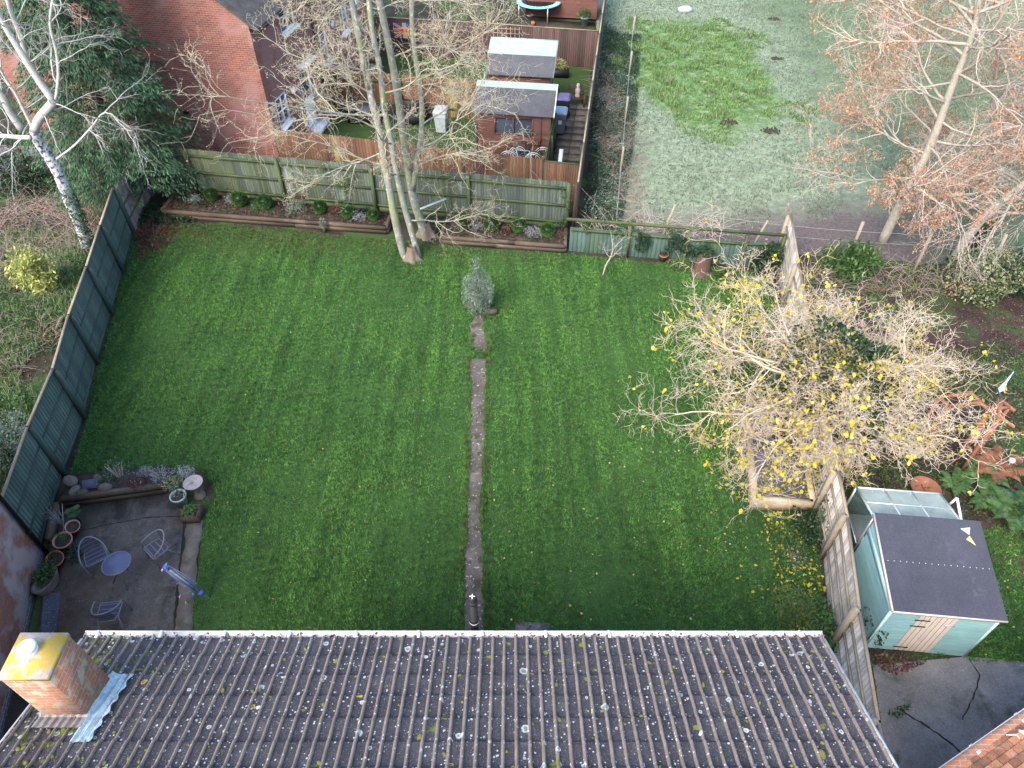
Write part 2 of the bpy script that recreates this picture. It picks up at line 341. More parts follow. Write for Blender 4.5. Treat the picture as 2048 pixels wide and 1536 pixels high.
strip = gp([(372,1035),(408,1040),(398,1100),(392,1160),(384,1262),(378,1330),(349,1330),(353,1225),(364,1120)])
sheet('patio', [(p[0], p[1]) for p in patio], .018, C_['conc'], .06)
sheet('patio_strip', jag(strip, .10, .045), .014, C_['conc2'], .05)
gr = gp([(78,1330),(88,1190),(122,1185),(108,1330)])
sheet('gravel_strip', [(p[0], p[1]) for p in gr], .024, C_['gravel'])
pa = jag(gp([(940,718),(972,718),(969,800),(968,900),(962,1000),(962,1060),(966,1160),(970,1290),(928,1290),(931,1160),(934,1060),(936,980),(941,900),(943,800)]), .12, .025)
pb = jag(gp([(946,628),(964,630),(968,645),(970,670),(973,690),(970,706),(958,700),(949,703),(944,690),(941,660),(942,645)]), .08, .05)
sheet('path', pa, .006, C_['pathc']); sheet('path_end', pb, .006, C_['pathc'])
st = gp([(1030,1245),(1100,1247),(1100,1300),(1030,1300)]); sheet('paving_slab', [(p[0], p[1]) for p in st], .03, C_['pathc'], .04)
drv = gp([(1745,1330),(1935,1313),(2120,1330),(2200,1700),(1800,1700)]); drv = [(p[0], p[1]) for p in drv]
sheet('driveway', drv, .004, C_['drive'])
C_['crack'] = M('crack_dirt', [(.012,.012,.01),(.03,.032,.02)], 5, fine=30)
def crack(name, px, wd, z=.0, seed=0):
    pts = [G(*p) for p in px]; q = []; rs = random.Random(seed)
    for a, b in zip(pts, pts[1:]):
        n = max(2, int((b-a).length/.08)); q += [a.lerp(b, i/n) + Vector((rs.gauss(0,.008), rs.gauss(0,.008), 0)) for i in range(n)]
    q.append(pts[-1]); m = MB()
    for a, b in zip(q, q[1:]):
        d = (b-a).normalized(); s = Vector((-d.y, d.x, 0))*wd*rs.uniform(.5,1.3)*.5; m.quad(*[p + Vector((0,0,z)) for p in (a-s, a+s, b+s, b-s)])
    struct(m.build(name, C_['crack']))
crack('drive_joint', [(1800,1420),(1850,1450),(1905,1490),(1935,1520),(1960,1560)], .035, .009, 1)
crack('drive_joint', [(1935,1316),(1960,1350),(1945,1400),(1925,1440)], .025, .009, 2)
crack('patio_joint', [(372,1035),(364,1100),(361,1130),(354,1190),(350,1225),(346,1300)], .035, .021, 3)
crack('patio_joint', [(160,1063),(215,1050),(300,1035),(370,1034)], .022, .023, 4)
shl = [tuple(G(x, y))[:2] for x, y in [(1955,1060),(2150,1040),(2200,1300),(2048,1325),(1960,1325),(1925,1318)]]
sheet('side_lawn', shl, .001, C_['lawn'])
def inpoly(P, poly):
    x, y = P[:, 0], P[:, 1]; ins = np.zeros(len(P), bool); n = len(poly)
    for i in range(n):
        x1, y1 = poly[i][:2]; x2, y2 = poly[(i+1) % n][:2]
        c = ((y1 > y) != (y2 > y)) & (x < (x2-x1)*(y-y1)/(y2-y1+1e-12)+x1); ins ^= c
    return ins
def vnoise(P, s, seed=0):
    r = np.random.default_rng(seed); a = np.zeros(len(P))
    for k in range(7):
        th = r.uniform(0, 2*PI); f = s*r.uniform(.6, 2.2); a += np.sin((P[:,0]*math.cos(th) + P[:,1]*math.sin(th))*f + r.uniform(0, 9))
    return a/2.6
def blades(name, poly, dens, hgt, wid, mat, avoid=(), seed=1, z0=0., clump=.0, keep=None, lean=.5):
    P = np.array([p[:2] for p in poly]); lo, hi = P.min(0), P.max(0)
    lo = np.maximum(lo, [-22, 3]); hi = np.minimum(hi, [26, 50])
    r = np.random.default_rng(seed); n = int((hi-lo).prod()*dens); Q = r.uniform(lo, hi, (n, 2)); Q = Q[inpoly(Q, poly)]
    for a in avoid: Q = Q[~inpoly(Q, a)]
    if keep is not None: Q = Q[keep(Q)]
    n = len(Q); k = 3
    V = np.zeros((n, k, 3, 3)); hh = hgt*np.clip(1 + .35*vnoise(Q, 1.6, seed) + .45*vnoise(Q, 17, seed+50), .3, 2.2)*r.uniform(.5, 1.35, n)
    for j in range(k):
        a = r.uniform(0, 2*PI, n); l = hh*r.uniform(.1, lean*2, n); b = a + r.uniform(1, 2.1, n)
        base = np.c_[Q + r.normal(0, .012, (n, 2)), np.full(n, z0)]; wv = np.c_[np.cos(b), np.sin(b), np.zeros(n)]*wid*r.uniform(.6, 1.4, n)[:, None]
        V[:, j, 0] = base - wv; V[:, j, 1] = base + wv; V[:, j, 2] = base + np.c_[np.cos(a)*l, np.sin(a)*l, hh]
    o = MB().arr(V.reshape(-1, 3), 3).build(name, mat); return o
av = [pa, pb, [(p[0], p[1]) for p in strip], [(p[0], p[1]) for p in patio], [(p[0], p[1]) for p in st]]
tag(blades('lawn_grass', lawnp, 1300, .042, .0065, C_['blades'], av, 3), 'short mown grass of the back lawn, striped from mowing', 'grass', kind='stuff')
edge = [(p[0], p[1]) for p in pa]
def nearpath(Q):
    E = np.array(pa + pb); E = E[::2]; d = np.full(len(Q), 9.)
    for e in E: d = np.minimum(d, np.hypot(Q[:,0]-e[0], Q[:,1]-e[1]))
    return d < .10 + .05*vnoise(Q, 6, 3)
box = [(-1.6,3.5),(0.4,3.5),(0.4,16.6),(-1.6,16.6)]
C_['verge'] = leafmat('verge_grass', [(.06,.14,.03),(.11,.21,.05),(.17,.24,.08)])
tag(blades('path_edge_grass', box, 2600, .085, .007, C_['verge'], [pa, pb], 5, keep=nearpath), 'longer brighter grass fringing the garden path', 'grass', kind='stuff')
tag(blades('side_lawn_grass', shl, 900, .06, .007, C_['blades'], (), 6), 'unmown grass beside the blue shed', 'grass', kind='stuff')
C_['rough'] = leafmat('rough_grass', [(.06,.15,.035),(.12,.26,.06),(.22,.34,.11),(.40,.46,.30)])
def fgreen(Q): return (vnoise(Q, 2.6, 14) > -.35) & (np.hypot((Q[:,0]-9.6)*1.25, (Q[:,1]-37.5)*.62) + 1.6*vnoise(Q, .9, 4) < 4.9)
tag(blades('field_tussocks', fieldp, 150, .13, .016, C_['rough'], (), 7, keep=fgreen), 'lush green tussocks in the melted patch of the field', 'grass', kind='stuff')
C_['frostg'] = leafmat('frosted_grass', [(.08,.13,.065),(.18,.245,.16),(.36,.42,.33)])
tag(blades('field_grass', [(3.6,23),(5.6,21),(9.4,22),(24,22),(26,50),(5.6,48)], 110, .055, .012, C_['frostg'], (), 8, keep=lambda Q: (~fgreen(Q)) & (Q[:,1] - .14*Q[:,0] > 22.7 + vnoise(Q, 1.1, 5))), 'short frosted pasture grass of the field', 'grass', kind='stuff')
wild = [(-22,5),(-11.2,9.2),(-13.6,12.6),(-14.6,17),(-15.6,23.5),(-22,26)]
wild = [(-24,5)] + [tuple(G(x-12, y))[:2] for x, y in [(96,1087),(135,950),(176,836),(201,727),(230,629),(252,545),(273,469)]] + [(-24,23)]
tag(blades('wild_grass', wild, 260, .16, .012, C_['rough'], (), 9, keep=lambda Q: vnoise(Q, .8, 6) > -.25), 'rough grass and weeds beyond the green panel fence', 'grass', kind='stuff')
tag(blades('weeds', ngard, 120, .09, .014, C_['verge'], [drv, shl], 10, keep=lambda Q: vnoise(Q, .9, 9) > .15), 'low green weeds on the neighbouring garden floor', 'grass', kind='stuff')
# ---------------------------------------------------------------- leaf clouds
def roundleaf(P, size, r):
    n = len(P); a = r.uniform(0, 2*PI, n); tl = r.normal(0, .55, (n, 2)); L = size*r.uniform(.6, 1.2, n); V = np.zeros((n, 6, 3))
    prof = [(-.5,0),(-.15,.44),(.25,.40),(.62,0),(.25,-.40),(-.15,-.44)]; d = np.c_[np.cos(a), np.sin(a), tl[:,0]]; s = np.c_[-np.sin(a), np.cos(a), tl[:,1]]
    for i, (x, y) in enumerate(prof): V[:, i] = P + d*(L*x)[:, None] + s*(L*y)[:, None]; V[:, i, 2] += np.abs(y)*L*.35
    return V.reshape(-1, 3)
def leafquads(P, size, r, aspect=.6, up=.35, D=None):
    n = len(P); d = r.normal(0, 1, (n, 3))*np.array([1,1,.5]) if D is None else D + r.normal(0, .6, (n, 3)); d /= np.linalg.norm(d, axis=1)[:, None] + 1e-9
    nn = r.normal(0, 1, (n, 3)) + np.array([0, 0, up*3]); s = np.cross(d, nn); s /= np.linalg.norm(s, axis=1)[:, None] + 1e-9
    L = (size*r.uniform(.6, 1.35, n))[:, None]; V = np.zeros((n, 4, 3)); nr = np.cross(s, d)
    V[:,0] = P; V[:,1] = P + d*L*.5 + s*L*aspect*.5 - nr*L*.08; V[:,2] = P + d*L; V[:,3] = P + d*L*.5 - s*L*aspect*.5 - nr*L*.08
    return V.reshape(-1, 3)
def cloud(c, rad, n, seed, lump=.3, shell=.45, floor=None, freq=2.2):
    r = np.random.default_rng(seed); u = r.normal(0, 1, (n, 3)); u /= np.linalg.norm(u, axis=1)[:, None]
    k = 1 + lump*vnoise(np.c_[u[:,0]+u[:,2]*.6, u[:,1]-u[:,2]*.6], 2.0, seed)*.6
    rr = (shell + (1-shell)*r.uniform(0, 1, n)**.6)*k
    P = np.array(c) + u*rr[:, None]*np.array(rad)
    if lump > .1: P = P[vnoise(np.c_[P[:,0]+P[:,2]*.5, P[:,1]-P[:,2]*.5], 5.5/max(rad)*1.2, seed+9) > -.55]; u = (P-np.array(c))/np.array(rad); u /= np.linalg.norm(u, axis=1)[:, None]+1e-6
    if floor is not None: P[:,2] = np.maximum(P[:,2], floor + r.uniform(0, .05, len(P)))
    return P, u
def leafbush(name, label, cat, c, rad, n, size, mat, seed=1, stems=8, lump=.3, group=None, aspect=.6, stemmat=None, shell=.35, part='leaves'):
    root = thing(name, label, cat, (c[0], c[1], 0 if len(c) < 4 else c[3]), group); r = np.random.default_rng(seed)
    P, u = cloud(c[:3], rad, n, seed, lump, shell, floor=root.location.z + .02)
    MB().arr(leafquads(P - u*size*.4*np.array([1,1,.3]), size, r, aspect, up=1.0, D=u*.12), 4).build(part, mat, root)
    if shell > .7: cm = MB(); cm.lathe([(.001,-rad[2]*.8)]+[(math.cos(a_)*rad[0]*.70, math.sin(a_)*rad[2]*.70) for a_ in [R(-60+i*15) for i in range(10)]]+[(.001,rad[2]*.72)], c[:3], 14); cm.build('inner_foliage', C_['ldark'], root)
    mb = MB(); rs = random.Random(seed)
    for i in range(stems):
        a = rs.uniform(0, 2*PI); k = rs.uniform(.3, .85)
        q = Vector((c[0] + math.cos(a)*rad[0]*k, c[1] + math.sin(a)*rad[1]*k, c[2] + rad[2]*rs.uniform(0, .7)))
        b0 = Vector((c[0] + math.cos(a)*.05, c[1] + math.sin(a)*.05, root.location.z)); mb.tube([b0, b0.lerp(q, .5) + Vector((0, 0, .05)), q], [.018, .012, .005], 5)
    mb.build('stems', stemmat or C_['bark'], root); return root
C_['bark'] = M('twig_bark', [(.13,.10,.08),(.22,.18,.14)], 6, fine=30)
C_['barkpale'] = M('pale_twig', [(.36,.31,.26),(.50,.45,.40)], 4, fine=30)
C_['lgreen'] = leafmat('shrub_leaves', [(.03,.08,.025),(.06,.14,.04),(.09,.19,.06)])
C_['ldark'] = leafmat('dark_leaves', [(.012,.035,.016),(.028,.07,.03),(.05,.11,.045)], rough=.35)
C_['lbox'] = leafmat('box_leaves', [(.03,.09,.02),(.06,.15,.03),(.08,.18,.04)])
C_['lgrey'] = leafmat('silver_leaves', [(.16,.18,.19),(.28,.30,.32),(.38,.40,.44)])
C_['lolive'] = leafmat('olive_leaves', [(.08,.14,.09),(.19,.26,.19),(.38,.45,.38)])
C_['lyell'] = leafmat('golden_leaves', [(.22,.30,.06),(.46,.50,.14),(.58,.58,.24)])
C_['lred'] = leafmat('dead_leaves', [(.08,.03,.025),(.15,.06,.05),(.22,.12,.08)])
C_['lmag'] = leafmat('yellow_leaves', [(.42,.36,.03),(.62,.52,.05),(.70,.64,.16)], tr=.45, island=.15)
C_['lbeech'] = leafmat('brown_leaves', [(.26,.12,.07),(.42,.22,.13),(.56,.34,.22)], island=.2)
C_['lfern'] = leafmat('fern_fronds', [(.035,.095,.025),(.07,.16,.045),(.14,.21,.07)])
C_['lfernr'] = leafmat('dead_fronds', [(.18,.08,.04),(.28,.13,.07),(.33,.18,.10)])
C_['lcon'] = leafmat('conifer_sprays', [(.035,.095,.045),(.07,.165,.08),(.125,.25,.12)], tr=.2, island=.6, scale=2.6)
C_['lvar'] = leafmat('variegated_leaves', [(.04,.09,.04),(.12,.17,.08),(.50,.50,.28)])
# ---------------------------------------------------------------- our house: ribbed tile roof, gutter, chimney
RX0, RX1, EY, EZ, RT = -5.79, 4.20, 4.38, 5.22, .42
def roofz(y): return EZ + (EY - y)*RT
def roofmat():
    m, t, b = newmat('lichen_roof_tiles', .9, .2); v = geopos(t); sp = N(t, 'ShaderNodeSeparateXYZ'); t.links.new(v, sp.inputs[0])
    a = N(t, 'ShaderNodeMath', operation='ADD'); t.links.new(sp.outputs[0], a.inputs[0]); a.inputs[1].default_value = -RX0 + 15.27*2 - .012
    q = N(t, 'ShaderNodeMath', operation='DIVIDE'); t.links.new(a.outputs[0], q.inputs[0]); q.inputs[1].default_value = .1527
    fr = N(t, 'ShaderNodeMath', operation='FRACT'); t.links.new(q.outputs[0], fr.inputs[0])
    f = N(t, 'ShaderNodeMath', operation='MULTIPLY_ADD'); t.links.new(noise(t, v, 16, 4, .7), f.inputs[0]); f.inputs[1].default_value = .10; t.links.new(fr.outputs[0], f.inputs[2])
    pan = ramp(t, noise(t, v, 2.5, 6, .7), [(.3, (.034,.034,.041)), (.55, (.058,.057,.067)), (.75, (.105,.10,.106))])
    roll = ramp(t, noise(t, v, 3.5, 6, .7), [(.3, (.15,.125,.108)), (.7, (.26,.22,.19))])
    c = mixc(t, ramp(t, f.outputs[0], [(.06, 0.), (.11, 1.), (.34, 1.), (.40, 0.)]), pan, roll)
    c = mixc(t, .65, c, ramp(t, noise(t, v, 55, 4, .8), [(.35, .35), (.65, 1.)]), 'MULTIPLY')
    c = mixc(t, ramp(t, noise(t, v, 75, 3, .8), [(.60, 0.), (.66, .55)]), c, (.42,.40,.38))
    def spots(scale, rmax, keep, col, ring=False, hi=1.):
        nonlocal c
        vo = N(t, 'ShaderNodeTexVoronoi', feature='F1'); vo.inputs['Scale'].default_value = scale
        dv = N(t, 'ShaderNodeVectorMath', operation='ADD'); ns = N(t, 'ShaderNodeTexNoise'); ns.inputs['Scale'].default_value = scale*2.4; ns.inputs['Detail'].default_value = 3; t.links.new(v, ns.inputs['Vector'])
        sc_ = N(t, 'ShaderNodeVectorMath', operation='SCALE'); t.links.new(ns.outputs['Color'], sc_.inputs[0]); sc_.inputs['Scale'].default_value = .35/scale
        t.links.new(v, dv.inputs[0]); t.links.new(sc_.outputs[0], dv.inputs[1]); t.links.new(dv.outputs[0], vo.inputs['Vector'])
        sr = N(t, 'ShaderNodeSeparateColor'); t.links.new(vo.outputs['Color'], sr.inputs[0])
        rr = N(t, 'ShaderNodeMapRange'); t.links.new(sr.outputs[0], rr.inputs[0]); rr.inputs[1].default_value = 1-keep; rr.inputs[2].default_value = 1; rr.inputs[3].default_value = 0; rr.inputs[4].default_value = rmax
        dd = N(t, 'ShaderNodeMath', operation='DIVIDE'); t.links.new(vo.outputs['Distance'], dd.inputs[0])
        mx = N(t, 'ShaderNodeMath', operation='MAXIMUM'); t.links.new(rr.outputs[0], mx.inputs[0]); mx.inputs[1].default_value = .001; t.links.new(mx.outputs[0], dd.inputs[1])
        st = [(0, .35*hi), (.45, .3*hi), (.62, hi), (.85, hi), (1., 0)] if ring else [(0, hi), (.8, hi), (1., 0)]
        c = mixc(t, ramp(t, dd.outputs[0], st), c, col)
    spots(26, .38, .42, (.42,.44,.45)); spots(13, .30, .18, (.36,.39,.39), True); spots(5.2, .30, .30, (.38,.42,.41), True, .9)
    spots(3.3, .15, .16, (.36,.27,.05), True); spots(4.1, .20, .16, (.14,.16,.04)); spots(7.3, .30, .16, (.45,.47,.46), True)
    mo = N(t, 'ShaderNodeMapRange'); t.links.new(sp.outputs[0], mo.inputs[0]); mo.inputs[1].default_value = -6.0; mo.inputs[2].default_value = -4.6; mo.inputs[3].default_value = .16; mo.inputs[4].default_value = 0
    nn = N(t, 'ShaderNodeMath', operation='ADD'); t.links.new(noise(t, v, 3.2, 6, .7), nn.inputs[0]); t.links.new(mo.outputs[0], nn.inputs[1])
    c = mixc(t, ramp(t, nn.outputs[0], [(.63, 0.), (.69, .9)]), c, (.13,.14,.03))
    t.links.new(c, b.inputs['Base Color']); bumpy(t, b, noise(t, v, 60, 5, .8), .5, .006); return m
C_['roof'] = roofmat()
house = thing('house', 'pitched roof of ribbed dark tiles spotted with lichen, whole bottom of the view', 'house', (-.8, .3, 0))
def tileslope(flip=1):
    sv = Vector((0, -1, RT)).normalized(); nv = Vector((0, RT, 1)).normalized(); L = (EY+.02-.3)*math.sqrt(1+RT*RT)
    xs = []; hs = []; k = int((RX1-RX0)/.1527) + 1
    for i in range(k):
        for dx, h in ((0,0),(.010,.016),(.022,.030),(.034,.030),(.046,.016),(.056,0),(.10,-.003)):
            x = RX0 + .012 + i*.1527 + dx
            if x < RX1: xs.append(x); hs.append(h)
    xs = np.array([RX0] + xs + [RX1]); hs = np.array([.012] + hs + [0.]); n = len(xs); g = .336; rows = int(L/g)+1; out = []
    e = np.array((0, EY+.03, EZ-.012)); sn = np.array(sv); nn_ = np.array(nv)
    for r_ in range(rows):
        s0, s1 = r_*g, min(L, (r_+1)*g + .02)
        j = RNG.normal(0, .002, n) * 0 + np.repeat(RNG.normal(0, .0022, n//14+1), 14)[:n]
        lo = e + np.outer(np.full(n, s0), sn) + np.outer(hs + .026 + j, nn_); hi = e + np.outer(np.full(n, s1), sn) + np.outer(hs + .002 + j, nn_)
        dn = e + np.outer(np.full(n, s0), sn) + np.outer(hs*.9 + .000, nn_)
        lo[:,0] = hi[:,0] = dn[:,0] = xs; sw = RNG.normal(0, .002, n//7+1); lo[:,1] += np.repeat(sw, 7)[:n]; dn[:,1] += np.repeat(sw, 7)[:n]
        out.append(np.stack([lo[:-1], lo[1:], hi[1:], hi[:-1]], 1).reshape(-1,3)); out.append(np.stack([dn[:-1], dn[1:], lo[1:], lo[:-1]], 1).reshape(-1,3))
    V = np.concatenate(out)
    if flip < 0: V[:,1] = .6 - V[:,1]
    return V
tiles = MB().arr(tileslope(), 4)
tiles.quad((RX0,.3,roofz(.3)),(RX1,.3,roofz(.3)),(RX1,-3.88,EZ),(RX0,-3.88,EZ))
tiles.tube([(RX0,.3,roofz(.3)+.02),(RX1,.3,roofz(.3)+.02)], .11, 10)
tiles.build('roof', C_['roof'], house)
wb = MB(); wb.box((-.8,.3,2.58),(9.6,7.7,5.16)); wb.poly([(-5.6,4.14,5.16),(-5.6,.3,6.86),(-5.6,-3.54,5.16)]); wb.poly([(4.0,4.14,5.16),(4.0,.3,6.86),(4.0,-3.54,5.16)])
wb.build('wall', C_['brick_house'], house, uv=True)
vb = MB()
for x in (RX0-.012, RX1+.012): vb.bar((x,EY-.02,EZ-.04),(x,.3,roofz(.3)-.06),.03,.16)
vb.bar((RX0,4.35,EZ-.09),(RX1,4.35,EZ-.09),.03,.18); vb.build('fascia_board', C_['gutterdirt'], house)
# gutter: half round trough with clips
gb = MB(); pr = [(math.cos(a)*.056, -math.sin(a)*.05) for a in [PI*i/8 for i in range(9)]]
gx0, gx1, gy, gz = RX0-.03, RX1+.03, 4.455, EZ-.005
for i in range(8):
    a, b_ = pr[i], pr[i+1]; gb.quad((gx0,gy+a[0],gz+a[1]),(gx1,gy+a[0],gz+a[1]),(gx1,gy+b_[0],gz+b_[1]),(gx0,gy+b_[0],gz+b_[1]))
for s in (-1, 1): gb.bar((gx0,gy+s*.057,gz+.002),(gx1,gy+s*.057,gz+.002),.012,.012)
for x in (gx0, gx1): gb.poly([(x,gy+p[0],gz+p[1]) for p in pr])
gut = gb.build('gutter', C_['gutterdirt'], house)
cb = MB(); x = RX0 + .15
while x < RX1: cb = MB(); cb.box((x, gy, gz+.006), (.035, .135, .012)); cb.build('gutter_clip', C_['white'], gut); x += .86 + rnd(-.05,.05)
gl = MB(); P = np.c_[RNG.uniform(gx0, gx1, 420), gy + RNG.normal(0, .022, 420), gz - .030 + RNG.uniform(0,.02,420)]
gl.arr(leafquads(P, .045, RNG, .6), 4); tag(gl.build('gutter_leaves', C_['lred']), 'dead leaves and moss crumbs lying in the roof gutter', 'leaf litter', kind='stuff')
# moss lumps sitting beside the ribs
mo = MB(); rs = random.Random(5)
def lump(x, y, r, hgt):
    z = roofz(y) + .02; k = 7
    Mx = Matrix.Rotation(rs.uniform(0, 6), 3, 'Z')
    mo.lathe([(r, -.01), (r*.92, hgt*.5), (r*.6, hgt*.9), (.001, hgt)], (x, y, z), k, rs.uniform(.7,1.2), rs.uniform(.7,1.8), Mx)
for i in range(360):
    if rs.random() < .4: x = RX0 + abs(rs.gauss(0, .7)); y = rs.uniform(1.8, 4.4)
    else: x = RX0 + .012 + int(rs.uniform(0, 65))*.1527 + rs.choice((-.012, .068)); y = rs.uniform(1.6, 4.42)
    lump(x, y, abs(rs.gauss(.011, .009))+.004, rs.uniform(.006, .022))
C_['moss'] = M('roof_moss', [(.08,.10,.03),(.16,.16,.035),(.06,.08,.035)], 3, fine=90, bump=.8, bd=.01)
ms = mo.build('moss', C_['moss'], house, smooth=True); ms['kind'] = 'stuff'
# chimney
cx0, cx1, cy0, cy1, ct = -5.52, -5.00, 3.20, 3.70, 6.84
chim = MB(); zb = roofz(cy1) - .1
c5 = MB(); c5.box(((cx0+cx1)/2,(cy0+cy1)/2,(zb+ct-.07)/2),(cx1-cx0,cy1-cy0,ct-.07-zb)); ch = c5.build('chimney', C_['brick_chim'], house, uv=True)
C_['capstone'] = M('lichened_cap', [(.34,.29,.26),(.44,.39,.36)], 4, fine=40, patches=(((.40,.27,.03), 5.0, .44, .92), ((.16,.17,.06), 6, .60, .7)))
c6 = MB(); c6.box(((cx0+cx1)/2,(cy0+cy1)/2,ct-.035),(cx1-cx0+.015,cy1-cy0+.015,.07)); c6.build('chimney_cap', C_['capstone'], ch)
cc = Vector((cx0+.20, cy0+.30, ct)); c7 = MB(); c7.lathe([(.085,0),(.085,.035),(.075,.037),(.075,.055),(.098,.058),(.098,.085),(.09,.10),(.05,.112),(.001,.115)], cc, 24)
for i in range(4): c7.tube([cc + Vector((math.cos(i*1.57+.5)*.065, math.sin(i*1.57+.5)*.065, .10)), cc + Vector((math.cos(i*1.57+.5)*.065, math.sin(i*1.57+.5)*.065, .116))], .005, 6)
C_['vent'] = M('enamel_vent', [(.62,.64,.64),(.74,.75,.74)], 6, rough=.4, bump=0, speck=.15); c7.build('flue_vent', C_['vent'], ch, smooth=False)
C_['lead'] = M('pale_lead_flashing', [(.28,.42,.50),(.42,.55,.62),(.20,.28,.36)], 5, rough=.5, fine=26, bump=.6, bd=.02, speck=.4)
fl = MB(); ny = 26; nx = 9; rs = random.Random(9)
def flp(i, j):
    y = 2.86 + i*(cy1+.10-2.86)/ny; x = cx1 - .015 + j*.028 + (.0 if j < nx-1 else .02*math.sin(i*1.3))
    return Vector((x, y, roofz(y) + .052 + .016*math.sin(j*1.9) + .010*mnoise.noise(Vector((x*22, y*14, 1))) + (.09 + .03*(i % 5)/5 if j == 0 and y > cy0 else 0)))
for i in range(ny):
    for j in range(nx-1): fl.quad(flp(i,j), flp(i,j+1), flp(i+1,j+1), flp(i+1,j))
ff = MB()
for j in range(20):
    for i in range(4):
        f_ = lambda a, b_: Vector((cx0-.05 + a*(cx1+.03-cx0+.05)/20, cy0 - .16 + b_*.045, roofz(cy0 - .16 + b_*.045) + .055 + .012*math.sin(a*2.1) + (.05 if b_ == 4 else 0)))
        ff.quad(f_(j,i), f_(j+1,i), f_(j+1,i+1), f_(j,i+1))
fo = fl.build('flashing', C_['lead'], ch, smooth=True)
ff.build('mortar_fillet', M('grey_mortar', [(.16,.15,.15),(.30,.28,.29)], 6, fine=30), ch)
# soil vent pipe standing at the eave
vp = MB(); vt = VY(945, 1199, 4.70); vp.tube([(vt.x+.01,4.70,.0),(vt.x,4.70,vt.z)], .055, 20)
for z in (vt.z-.55, vt.z-.08): vp.tube([(vt.x,4.70,z),(vt.x,4.70,z+.045)], .066, 20)
pipe = vp.build('vent_pipe', C_['blackpl'], house)
vc = MB(); 
for i in range(14):
    a = 2*PI*i/14; vc.bar((vt.x+math.cos(a)*.056,4.70+math.sin(a)*.056,vt.z-.02),(vt.x+math.cos(a)*.05,4.70+math.sin(a)*.05,vt.z+.055),.006,.006)
vc.lathe([(.056,.05),(.05,.07),(.001,.078)], (vt.x,4.70,vt.z), 18); vc.build('pipe_cowl', C_['blackpl'], pipe)
vk = MB(); vk.bar((vt.x-.035,4.70,vt.z+.086),(vt.x+.035,4.70,vt.z+.086),.012,.008); vk.bar((vt.x,4.665,vt.z+.088),(vt.x,4.735,vt.z+.088),.012,.008)
vk.lathe([(.0685,-.60),(.0685,-.585)], (vt.x,4.70,vt.z), 20); vk.build('pipe_trim', C_['white'], pipe)
# ---------------------------------------------------------------- left neighbour: brick side wall with black downpipe
A = Vector((-10.80,8.97,0)); D2 = (Vector((-9.77,4.84,0))-A).normalized(); Nn = Vector((-D2.y, D2.x, 0))   # outward, towards the garden
if Nn.x < 0: Nn = -Nn
nb = thing('neighbour_house', 'pinkish brick side wall of the next house beside the patio, black drainpipe on its corner', 'house', tuple(A))
E = A + D2*14; Bk = -Nn*8
wb = MB(); wb.prism([tuple(A)[:2], tuple(E)[:2], tuple(E+Bk)[:2], tuple(A+Bk)[:2]], .22, 5.2); wb.build('wall', C_['brick_left'], nb, uv=True)
C_['plinth'] = brickmat('blue_brick', (.06,.06,.075), (.09,.085,.10), (.28,.26,.26))
pl = MB(); o_ = Nn*.012; pl.prism([tuple(A+o_)[:2], tuple(E+o_)[:2], tuple(E+Bk)[:2], tuple(A+Bk)[:2]], 0, .225); pl.build('plinth', C_['plinth'], nb, uv=True)
rf = MB(); m1 = A - Nn*4 + Vector((0,0,7)); m2 = E - Nn*4 + Vector((0,0,7)); u1 = Vector((0,0,5.15))
rf.quad(A+Nn*.3+u1, E+Nn*.3+u1, m2, m1); rf.quad(m1, m2, E+Bk-Nn*.3+u1, A+Bk-Nn*.3+u1); rf.build('roof', C_['dkslate'], nb)
dp = MB(); q = A + Nn*.05 + D2*.06; dp.tube([q, q+Vector((0,0,5.1))], .04, 12)
for z in (.9, 2.4, 4.): dp.tube([q+Vector((0,0,z)), q+Vector((0,0,z+.05))], .052, 12)
dp.build('drainpipe', C_['blackpl'], nb)
# ---------------------------------------------------------------- far brick house with gable
f2 = Vector((.986,-.167,0)); g2 = Vector((.167,.986,0)); HC = Vector((-9.35,26.9,0))
fh = thing('brick_house', 'red brick gable house behind the back fence with white windows along its side', 'house', tuple(HC))
ww = 11.0; dd_ = 12.5; ez = 5.65; ap = ez + ww/2*.75
P0 = HC - f2*ww; P1 = HC; P2 = HC + g2*dd_; P3 = P0 + g2*dd_; mid = HC - f2*(ww/2); mid2 = mid + g2*dd_; up = lambda p, z: Vector((p.x, p.y, z))
wb = MB(); wb.quad(P0, P1, up(P1,ez), up(P0,ez)); wb.poly([up(P0,ez), up(P1,ez), up(mid,ap)]); wb.quad(P3, P0, up(P0,ez), up(P3,ez))
# side wall with real openings
ops = [('ground', .62, 1.62, 1.45, 2.60, 2), ('door', 3.10, 4.10, .30, 2.85, 1), ('small', 5.80, 6.50, 2.0, 3.25, 1), ('upper', 2.42, 3.75, 4.42, 5.50, 2), ('end', 8.42, 9.35, 2.36, 3.50, 2), ('far', 9.9, 10.7, 3.2, 4.3, 1)]
xs = sorted({0., dd_} | {o[1] for o in ops} | {o[2] for o in ops}); zs = sorted({0., ez} | {o[3] for o in ops} | {o[4] for o in ops})
sp_ = lambda s, z, off=0.: HC + g2*s + f2*off + Vector((0,0,z))
for i in range(len(xs)-1):
    for j in range(len(zs)-1):
        mx_, mz_ = (xs[i]+xs[i+1])/2, (zs[j]+zs[j+1])/2
        if any(o[1] < mx_ < o[2] and o[3] < mz_ < o[4] for o in ops): continue
        wb.quad(sp_(xs[i],zs[j]), sp_(xs[i+1],zs[j]), sp_(xs[i+1],zs[j+1]), sp_(xs[i],zs[j+1]))
